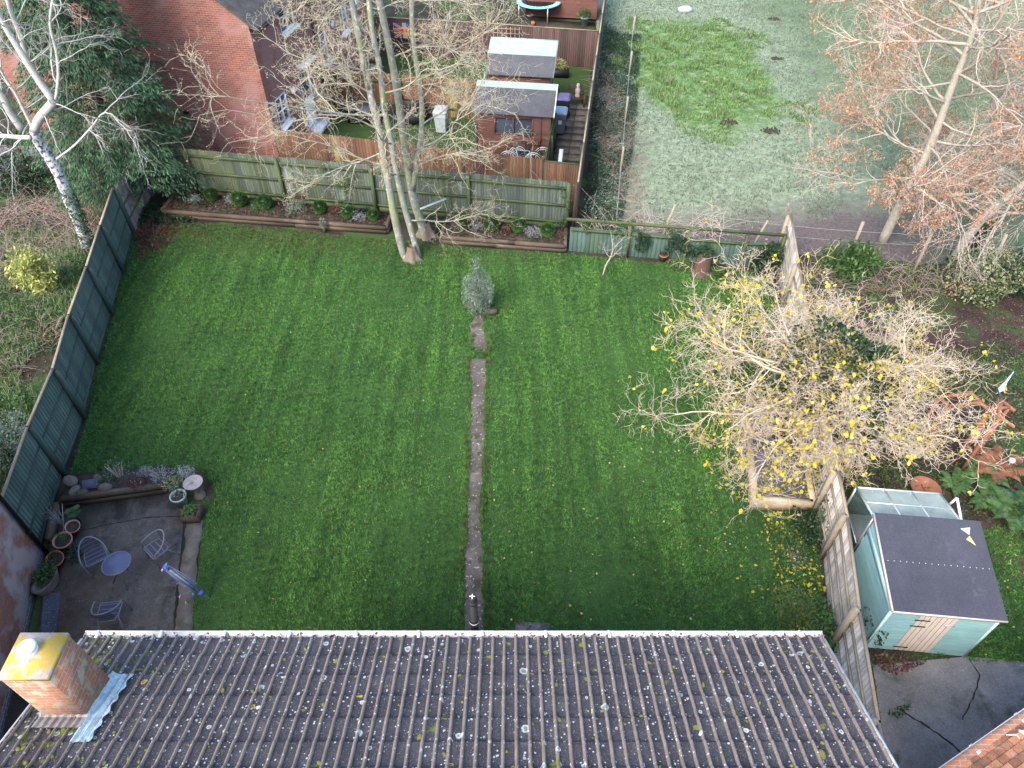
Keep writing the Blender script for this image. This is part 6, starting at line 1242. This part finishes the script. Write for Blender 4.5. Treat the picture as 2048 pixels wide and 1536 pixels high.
for k in range(900):
    t = r.uniform(0,.42); p, d = at_t(tp_, t); a = r.uniform(-2.0, 1.0); P.append((p.x+math.cos(a)*.24, p.y+math.sin(a)*.24, p.z+r.normal(0,.05)))
m = MB(); m.arr(leafquads(np.array(P), .07, r, .7), 4); m.build('ivy', C_['lgreen'], bt)
# --- conifer
cn = thing('conifer', 'big dark green conifer with drooping sprays in front of the brick gable', 'tree', (-14.6,24.9,0)); cc_ = Vector((-14.6,24.9,0)); HT = 14.5
m = MB(); m.tube([cc_ + Vector((.0,0,-.05)), cc_+Vector((0,0,1)), cc_+Vector((0,0,6)), cc_+Vector((0,0,HT))], [.30,.22,.13,.02], 10); m.build('trunk', C_['brownwood'], cn, smooth=True)
r = np.random.default_rng(31); rs = random.Random(31); brm = MB(); PP_, DD_ = [], []
for k in range(1900):
    z = 1.0 + (HT-1.2)*rs.random()**1.15; Rm_ = 2.75*(1 - ((z-1.0)/(HT-1.0))**1.25)**.9 + .15; a = rs.uniform(0, 2*PI); lumpf = 1 + .16*math.sin(a*5 + z*2.1) + .14*math.sin(a*3 - z*3.4); L_ = Rm_*rs.uniform(.62, 1.05)*lumpf
    d = Vector((math.cos(a), math.sin(a), 0)); st0 = cc_ + Vector((0,0,z+.25)); end = st0 + d*L_ + Vector((0,0,-.12*L_ - .1)); mid = st0.lerp(end,.55) + Vector((0,0,.16*L_))
    if k % 6 == 0: brm.tube([st0, mid, end], [.022,.014,.005], 4)
    nseg = 105; sd = Vector((-d.y, d.x, 0))
    for j in range(nseg):
        t = .48 + .52*rs.random()**.8; q = (st0*(1-t)**2 + mid*2*t*(1-t) + end*t*t); w_ = (1.12-t)*.55*L_/2.4 + .06; o = rs.uniform(-1,1); q = q + sd*o*w_ + Vector((0,0,-abs(o)*w_*.55 - rs.uniform(0,.10))); PP_.append(tuple(q)); DD_.append(tuple((d*.75 + sd*o*.6 + Vector((0,0,-.75))).normalized()))
P = np.array(PP_); D = np.array(DD_)
n_ = len(P); dd = D + r.normal(0,.18,(n_,3)); dd /= np.linalg.norm(dd,axis=1)[:,None]; s_ = np.cross(dd, r.normal(0,.6,(n_,3)) + np.array([0,0,1.])); s_ /= np.linalg.norm(s_,axis=1)[:,None]; LL = r.uniform(.06,.17,n_)[:,None]
V = np.zeros((n_,4,3)); V[:,0] = P; V[:,1] = P+dd*LL*.55+s_*LL*.12; V[:,2] = P+dd*LL; V[:,3] = P+dd*LL*.55-s_*LL*.12
m = MB(); m.arr(V.reshape(-1,3), 4); m.build('foliage', C_['lcon'], cn); brm.build('branches', C_['bark'], cn)
# ---------------------------------------------------------------- garden shrubs
ol = G(957,628)
leafbush('olive_bush', 'upright grey green olive bush at the far end of the garden path', 'bush', (ol.x,ol.y,.85,.0), (.52,.48,.90), 9500, .06, C_['lolive'], 3, 14, .25, aspect=.3)
P = np.c_[RNG.normal(ol.x-.02,.10,300), RNG.normal(ol.y,.10,300), RNG.uniform(1.5,2.15,300)]; m = MB(); m.arr(leafquads(P, .07, RNG, .3, D=np.tile([0,0,.8],(300,1))), 4)
for i in range(5): m.tube([(ol.x,ol.y,1.2),(ol.x+rnd(-.12,.12),ol.y+rnd(-.1,.1),rnd(1.8,2.15))],[.01,.004],4)
o = m.build('top_shoots', C_['lolive'], [x for x in sc.objects if x.name == 'olive_bush'][0])
m = MB(); m.box((ol.x+.38,ol.y+.02,.09),(.42,.2,.18),.1); tag(m.build('stone_block', C_['conc2']), 'mossy stone block beside the foot of the olive bush', 'stone')
ft = G(1205,552); sp = thing('bare_sapling', 'small pale leafless fruit tree on the lawn before the low green fence', 'tree', tuple(ft)); rs = random.Random(8)
tp_ = [ft, VY(1212,530,ft.y), VY(1221,515,ft.y), VY(1226,500,ft.y)]; m = MB(); m.tube(smoothpts(tp_), .022, 8); m.build('trunk', C_['barkpale'], sp); br, tw, tips = MB(), MB(), []
for a in (0,.9,2.0,3.0,4.1,5.2): grow([br, tw, tw], rs, tp_[2 if a in (0,3.) else 3], Vector((math.cos(a), math.sin(a)*.7, .75)), rs.uniform(.45,.7), .015, 0, [dict(n=5,wig=.15,up=.04,kids=4.5,ang=.7,len=.5,rr=.6,k=4), dict(n=4,wig=.2,up=.03,kids=2,ang=.7,len=.5,rr=.7,k=3), dict(n=3,wig=.2,up=.0,kids=0,ang=.7,len=.5,k=3)], tips)
br.build('branches', C_['barkpale'], sp); tw.build('twigs', C_['barkpale'], sp)
# box balls in the back beds: one built, the rest copies
def bedpt(px, py): return G(px, py, .30)
balls = [(425,398),(482,408),(532,413),(642,423),(696,432),(748,437),(928,455),(984,457),(1037,460),(1095,469)]
labs = ['box ball nearest the conifer in the back bed','second box ball from the conifer','third box ball, beside a trailing shrub','fourth box ball, right of the leafy perennial','fifth box ball along the long bed','box ball just left of the bare tree trunks','box ball just right of the bare tree trunks','second box ball of the short bed','third box ball of the short bed','box ball at the corner post end of the short bed']
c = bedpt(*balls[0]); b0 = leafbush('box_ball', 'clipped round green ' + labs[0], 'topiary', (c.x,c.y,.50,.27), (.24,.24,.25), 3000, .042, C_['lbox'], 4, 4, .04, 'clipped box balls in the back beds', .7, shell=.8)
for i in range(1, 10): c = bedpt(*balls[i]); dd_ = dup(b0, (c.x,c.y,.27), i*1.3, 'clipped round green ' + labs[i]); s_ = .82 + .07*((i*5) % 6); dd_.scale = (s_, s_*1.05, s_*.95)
sh_ = [((392,402),'lgrey',.26,.20,'silvery edging plant at the conifer end of the back bed'),((462,402),'lgrey',.26,.18,'silvery plant between the first two box balls'),((520,420),'lgreen',.42,.30,'loose trailing shrub spilling over the back bed sleeper'),((590,420),'lolive',.40,.34,'tall grey green perennial in the middle of the long bed'),((645,450),'lolive',.18,.20,'small grey green plant in front of the long bed'),((668,425),'lred',.30,.18,'reddish withered plant between box balls'),((720,437),'lgrey',.28,.18,'silvery plant left of the bare trunks'),((600,395),'lred',.3,.15,'dead brown leaves under the fence in the long bed'),((955,456),'lgrey',.28,.16,'silvery plant between box balls right of the trunks'),((1015,460),'lred',.28,.15,'dark red withered plant in the short bed'),((1066,466),'lgrey',.38,.18,'wide silvery grey plant in the short bed'),((868,448),'ldark',.35,.25,'dark evergreen tuft behind the right trunk'),((1120,470),'lred',.2,.12,'withered plant at the very end of the short bed')]
for i, (p, mt, rr_, hh_, lab) in enumerate(sh_): c = bedpt(*p); leafbush('bed_plant', lab, 'plant', (c.x,c.y,.30+hh_*.4,.27 if p != (645,450) else 0), (rr_,rr_*.8,hh_), int(700*rr_/.3), .055, C_[mt], 100+i, 5, .4, 'small plants in the back beds', .35)
# herbs on the patio bed
hb_ = [((240,955),'lolive',.32,.45,'tall wispy grey green herb in the middle of the patio bed'),((292,950),'lgrey',.24,.18,'small lavender clump in the patio bed'),((325,955),'lgrey',.34,.22,'large silvery lavender clump in the patio bed'),((345,972),'lvar',.34,.20,'yellowish sedum spilling off the right end of the patio bed'),((372,950),'lgrey',.26,.20,'silvery plant above the birdbath'),((398,955),'lred',.22,.15,'dark red withered plant beyond the birdbath'),((275,972),'lred',.28,.12,'brown withered plant behind the patio sleepers'),((205,965),'lgreen',.3,.13,'low green plant between the stones'),((360,990),'lred',.24,.08,'drift of dead leaves at the foot of the blue pot')]
for i, (p, mt, rr_, hh_, lab) in enumerate(hb_):
    c = G(*p, .3 if i not in (5,8) else .0); leafbush('herb_plant', lab, 'plant', (c.x,c.y,c.z+hh_*.5,max(0,c.z-.05)), (rr_,rr_*.75,hh_), int(800*rr_/.3) if i else 420, .05, C_[mt], 140+i, 9 if i == 0 else 4, .4, 'herbs around the patio bed', .3, C_['barkpale'])
# corner tangle by the conifer
leafbush('ground_ivy', 'dark ivy patch in the back left corner of the lawn', 'ivy', (G(335,425).x-.2,G(335,425).y-.3,.08,0), (2.0,.65,.13), 4200, .07, C_['ldark'], 61, 3)
leafbush('ground_ivy', 'purplish leaf litter and ivy below the short pinkish fence bay', 'ivy', (-12.9,22.0,.06,0), (.8,1.6,.10), 2200, .07, C_['lred'], 62, 3)
# plants along right fence
leafbush('shrub', 'feathery yellow green juniper mound by the roof corner, right side', 'bush', (G(1590,1225).x,G(1590,1225).y,.22,0), (.62,.55,.34), 5200, .06, C_['verge'], 63, 8, .4, aspect=.25)
leafbush('shrub', 'dark leafy shrub between the roof corner and the pale fence post', 'bush', (G(1642,1262).x,G(1642,1262).y,.25,0), (.30,.55,.38), 1500, .09, C_['lgreen'], 64, 6, .4)
leafbush('shrub', 'dark green clump at the near end of the pale raised bed', 'bush', (G(1608,1060).x,G(1608,1060).y,.2,0), (.30,.55,.32), 1700, .06, C_['ldark'], 65, 6, .4)
leafbush('shrub', 'pale withered perennial halfway along the right border', 'bush', (G(1590,1115).x,G(1590,1115).y,.08,0), (.28,.35,.12), 380, .06, C_['lvar'], 66, 6, .4)
leafbush('shrub', 'green climber tuft hanging on the pale fence above its post', 'bush', (G(1645,1080).x-.02,G(1645,1080).y,.45,0), (.14,.5,.40), 900, .07, C_['lgreen'], 67, 4, .4)
leafbush('shrub', 'dark evergreen shrub in the far right corner of the lawn', 'bush', (8.55,20.0,.45,0), (.62,.55,.60), 3600, .08, C_['ldark'], 68, 8, .4)
leafbush('shrub', 'bright green low clump beside the stump', 'bush', (G(1362,535).x,G(1362,535).y,.16,0), (.42,.35,.22), 1600, .06, C_['verge'], 69, 4, .4)
leafbush('shrub', 'green weedy fringe right of the stump under the low fence', 'bush', (G(1455,555).x,G(1455,555).y,.15,0), (.75,.28,.2), 1500, .06, C_['lgreen'], 70, 4, .4)
leafbush('laurel', 'bright green laurel bush at the corner of the pale fence by the field', 'bush', (G(1700,560).x,G(1700,560).y+.3,.62,0), (.95,.8,.62), 3000, .17, C_['lfern'], 71, 8, .35, aspect=.4)
leafbush('variegated_bush', 'cream flecked variegated bush below the ivy clad tree', 'bush', (G(1955,600).x,G(1955,600).y+.2,.8,0), (1.2,.9,.85), 5200, .10, C_['lvar'], 72, 8, .4)
leafbush('shrub', 'dark hedge clump at the right edge under the leaning tree', 'bush', (G(2060,600).x,G(2060,600).y+.4,.7,0), (1.2,1.,.8), 4200, .10, C_['ldark'], 73, 8, .4)
leafbush('shrub', 'dark leafy climber between the pale fence and the aqua shed', 'bush', (G(1725,1262).x+.05,G(1725,1262).y-.1,.45,0), (.20,.38,.45), 900, .06, C_['ldark'], 74, 5, .4)
leafbush('shrub', 'dark foliage in the gap left of the greenhouse', 'bush', (7.45,9.6,.5,0), (.22,1.2,.6), 2200, .07, C_['ldark'], 75, 5, .4)
leafbush('golden_shrub', 'yellow green leafed shrub beyond the left green fence', 'bush', (G(82,590).x,G(82,590).y+.2,.85,0), (.70,.6,.70), 2600, .15, C_['lyell'], 76, 8, .35, aspect=.35)
leafbush('shrub', 'grey green bush beyond the left fence low down at the edge', 'bush', (G(18,930).x,G(18,930).y+.3,.6,0), (.7,.9,.55), 2400, .07, C_['lolive'], 77, 8, .4)
leafbush('shrub', 'dark ivy bank at the far left beneath the birch', 'bush', (G(20,370).x+.6,G(20,370).y,.9,0), (2.2,2.0,.9), 9000, .10, C_['ldark'], 78, 6, .4)
leafbush('shrub', 'dark ivy covered mound behind the birch trunk', 'bush', (G(100,380).x,G(100,380).y+.3,.6,0), (1.3,1.0,.6), 3600, .09, C_['ldark'], 79, 6, .4)
# bramble tangles: arching bare stems
def bramble(name, label, c, rad, n, L, mat, seed, h=.7, r0=.006, cat='brambles'):
    rs = random.Random(seed); m = MB()
    for i in range(n):
        a = rs.uniform(0,6.3); q = Vector((c[0]+math.cos(a)*rad[0]*rs.random()**.5, c[1]+math.sin(a)*rad[1]*rs.random()**.5, 0)); d = Vector((rs.gauss(0,1), rs.gauss(0,1), rs.uniform(.6,1.8))).normalized(); pts, rd = path(rs, q, d, L*rs.uniform(.5,1.3), 8, .13, -.14, r0*rs.uniform(.7,1.6), r0*.4)
        for p in pts: p.z = max(p.z*h/.7, .02)
        m.tube(pts, rd, 3, cap=False)
    return tag(m.build(name, mat), label, cat, kind='stuff')
C_['bram'] = M('bramble_stems', [(.22,.17,.15),(.38,.31,.28),(.27,.16,.11)], 1.2, fine=12, bump=0, speck=.3)
bramble('brambles', 'tangle of bare grey bramble stems beyond the left fence below the birch', (-17.2,22.0), (2.6,2.8), 1100, 1.5, C_['bram'], 1)
bramble('brambles', 'straw coloured dead stems beyond the left fence lower down', (-15.4,16.5), (1.6,2.6), 420, 1.0, C_['bram'], 2, .5)
bramble('brambles', 'bare bramble arches behind the low green fence', (5.1,22.1), (2.6,.7), 190, 1.7, C_['twpink'], 3)
bramble('brambles', 'tangled scrub stems along the field side of the boundary fence', (4.6,30), (.8,7.5), 900, 1.0, C_['bram'], 4, .45)
bramble('brambles', 'brown dead stems under the bushes along the field wire, right', (12.5,19.4), (4.5,.8), 420, 1.1, C_['bram'], 5, .5)
bramble('dead_stems', 'thin brown stems lying on the neighbouring garden floor', (12.8,12), (3,4), 260, .8, C_['lred'], 6, .25)
def lowcover(name, label, poly, n, size, mat, seed, h=.12, keep=None):
    P_ = np.array(poly); lo, hi = P_.min(0), P_.max(0); r = np.random.default_rng(seed); Q = r.uniform(lo, hi, (n*3, 2)); Q = Q[inpoly(Q, poly)][:n]
    if keep is not None: Q = Q[keep(Q)]
    hz = h*(.6+.6*np.clip(vnoise(Q, 1.5, seed), -1, 1)); P = np.c_[Q, r.uniform(.01, 1, len(Q))*np.maximum(.03, hz)]; m = MB(); m.arr(leafquads(P, size, r, .6), 4); return tag(m.build(name, mat), label, 'ground cover', kind='stuff')
strip_ = [(2.6,22.8),(3.9,22.0),(5.4,30),(7.2,42),(5.2,43),(3.9,33)]
lowcover('scrub_leaves', 'dark scrubby ground cover along the boundary fence', strip_, 26000, .075, C_['ldark'], 81, .45)
lowcover('scrub_leaves', 'paler weeds in the boundary strip', strip_, 9000, .07, C_['lolive'], 82, .40, lambda Q: vnoise(Q, 1.3, 4) > .1)
lowcover('scrub_leaves', 'leafy scrub behind the low green fence', [(2.3,21.4),(8.6,20.7),(6.0,21.6),(4.8,23.0),(2.7,23.0)], 12000, .07, C_['lgreen'], 83, .55, lambda Q: vnoise(Q, 1.5, 7) > -.1)
lowcover('wild_leaves', 'weedy ground cover beyond the left fence', wild, 60000, .085, C_['lgreen'], 84, .30, lambda Q: vnoise(Q, .9, 12) > -.35)
lowcover('wild_leaves', 'brown litter beyond the left fence', wild, 14000, .07, C_['lred'], 85, .15, lambda Q: vnoise(Q, .9, 3) > 0)
lowcover('garden_litter', 'purplish leaf litter over the neighbouring garden floor', [(9.2,19.5),(17,18.5),(17,7),(10.2,8.5),(9.2,11)], 12000, .07, C_['lred'], 86, .03)
lowcover('garden_cover', 'patchy green ground cover in the neighbouring garden', [(9.2,19.5),(17,18.5),(17,7),(10.2,8.5),(9.2,11)], 34000, .065, C_['lgreen'], 87, .18, lambda Q: vnoise(Q, .8, 5) > -.25)
lowcover('garden_cover', 'leafy growth at the edge of the drive beside the pale fence', [tuple(G(*p))[:2] for p in [(1745,1300),(1800,1325),(1840,1380),(1800,1440),(1760,1420)]], 1500, .05, C_['lgreen'], 88, .05, lambda Q: vnoise(Q, 2.5, 2) > 0)
bd = [tuple(G(*p))[:2] for p in [(1525,1030),(1610,1022),(1638,1110),(1650,1250),(1620,1290),(1560,1250),(1545,1130)]]
lowcover('border_plants', 'mixed low border plants along the foot of the pale fence', bd, 2600, .06, C_['lgreen'], 89, .14)
lowcover('yellow_litter', 'drift of fallen yellow leaves in the right border', bd, 650, .085, C_['lmag'], 90, .12)
lowcover('yellow_litter', 'fallen yellow leaves lying in the pale raised bed', [(5.98,10.35),(7.15,10.25),(7.25,10.75),(7.3,12.5),(6.5,11.5),(6.1,10.9)], 430, .085, C_['lmag'], 91, .04) 
bpy.context.view_layer.update(); o = [x for x in sc.objects if x.name.startswith('yellow_litter')][-1]; o.location.z = .37
def litter(name, label, poly, n, sz, mat, seed, z=.035): 
    r = np.random.default_rng(seed); P_ = np.array(poly); lo, hi = P_.min(0), P_.max(0); Q = r.uniform(lo, hi, (n*4, 2)); Q = Q[inpoly(Q, poly)][:n]; m = MB(); m.arr(leafquads(np.c_[Q, np.full(len(Q), z)], sz, r, .8, up=2), 4); return tag(m.build(name, mat), label, 'leaf litter', kind='stuff')
C_['lfall'] = leafmat('fallen_leaves', [(.50,.42,.10),(.62,.56,.30),(.45,.22,.08),(.66,.62,.45)])
litter('fallen_leaves', 'few fallen leaves scattered over the right half of the lawn', [tuple(G(*p))[:2] for p in [(985,900),(1500,880),(1540,1250),(985,1255)]], 80, .06, C_['lfall'], 92)
litter('fallen_leaves', 'sparse fallen leaves dotted over the left lawn and path', [tuple(G(*p))[:2] for p in [(420,600),(1400,560),(1480,860),(990,900),(985,1255),(420,1255)]], 120, .045, C_['lfall'], 93)
litter('fallen_leaves', 'fallen leaves thick on the lawn beside the pale bed', [tuple(G(*p))[:2] for p in [(1380,900),(1485,880),(1545,1040),(1555,1240),(1480,1240)]], 40, .075, C_['lmag'], 94)
litter('fallen_leaves', 'brown crumbs of leaf along the back edge of the lawn', [tuple(G(*p))[:2] for p in [(330,450),(780,480),(1130,510),(1130,535),(780,530),(330,470)]], 500, .06, C_['lred'], 95)
litter('fallen_leaves', 'pale dead leaves on the side lawn and the litter by the aqua shed', [tuple(G(*p))[:2] for p in [(2000,1090),(2060,1090),(2060,1320),(1960,1310)]], 40, .05, C_['lfall'], 96)
litter('fallen_leaves', 'brown leaves gathered on the drive edge below the aqua shed', [tuple(G(*p))[:2] for p in [(1745,1305),(1850,1325),(1800,1350),(1760,1340)]], 260, .06, C_['lred'], 97, .02)
for i_, q_ in enumerate((b1, b2)):
    pl4 = [(p.x, p.y) for p in q_]
    litter('bed_litter', 'dead leaves and creeping cover on the soil of the ' + ('long' if i_ == 0 else 'short') + ' back bed', pl4, 1500 if i_ == 0 else 700, .075, C_['lred'], 120+i_, .29)
    litter('bed_cover', 'patchy low green cover on the soil of the ' + ('long' if i_ == 0 else 'short') + ' back bed', pl4, 1300 if i_ == 0 else 600, .07, C_['ldark'], 130+i_, .31)
# ferns
def fern(label, c, n, L, mat, seed):
    root = thing('fern', label, 'fern', tuple(c), 'ferns in the neighbouring garden'); rs = random.Random(seed); q = []
    for i in range(n):
        a = 2*PI*i/n + rs.uniform(-.3,.3); d = Vector((math.cos(a), math.sin(a), 0)); s = Vector((-d.y, d.x, 0)); l_ = L*rs.uniform(.7,1.1)
        for k in range(22):
            t = (k+1)/22; p = c + d*l_*t + Vector((0,0,.06 + math.sin(t*2.4)*l_*.45)); w_ = .19*l_*math.sin(PI*min(1,t*.9+.12))+.01
            for sg in (-1, 1): e = p + s*sg*w_ + d*w_*.35 + Vector((0,0,-w_*.25)); f = d*.026*l_/.7; q += [tuple(p-f), tuple(p+f), tuple(e+f*.3), tuple(e-f*.3)]
    m = MB(); m.arr(np.array(q), 4); m.build('fronds', mat, root)
for i, (px, py, L_, mt, lab) in enumerate([(2020,1035,.85,'lfern','large green fern right of the shed roof corner'),(1970,1010,.6,'lfern','small green fern behind the greenhouse vent'),(1985,945,.75,'lfernr','rusty brown dead fern among the green ones'),(2050,1010,.7,'ldark','dark blue green fern at the right edge'),(1960,960,.6,'lfern','green fern left of the rusty one'),(1905,975,.5,'lfern','small fern at the feet of the orange arch')]): fern(lab, G(px,py), 13, L_, C_[mt], i)
# ivy on fences
def fenceivy(label, a, b, z0, z1, n, off, seed, mat='ldark', size=.06):
    r = np.random.default_rng(seed); t = r.random(n); z = z0 + (z1-z0)*r.random(n); a, b = Vector(a), Vector(b); P = np.array([tuple(a.lerp(b, x)) for x in t]); P[:,2] = z; k = vnoise(np.c_[t*6, z*3], 1.6, seed) > -.1 + .6*np.abs(t-.5); P = P[k]; P[:,:2] += np.array(off)*r.uniform(.3,1.2,(len(P),1)); m = MB(); m.arr(leafquads(P, size, r, .7), 4)
    tag(m.build('ivy', C_[mat]), label, 'ivy')
fenceivy('ivy climbing the tall green fence left of the bare trunks', (-7.0,24.0,0), (-5.4,23.75,0), .2, 2.0, 1300, (.03,-.14), 1, 'lgreen')
fenceivy('ivy strand at the right end post of the tall green fence', (1.5,22.55,0), (2.1,22.45,0), .2, 2.0, 500, (.02,-.16), 2, 'lgreen')
fenceivy('ivy spreading over the middle of the low green fence', (4.2,20.75,0), (6.6,20.4,0), .3, 1.25, 2600, (.02,-.12), 3, 'ldark')
fenceivy('pale ivy along the left part of the rail above the low fence', (2.4,21.05,0), (4.4,20.8,0), .75, 1.35, 700, (.02,-.08), 4, 'lgreen')
fenceivy('fresh green weeds along the foot of the long green fence', tuple(rt[0]), tuple(rt[6]), .0, .12, 1500, (.14,.02), 5, 'lgreen', .05)
sc.render.film_transparent = False
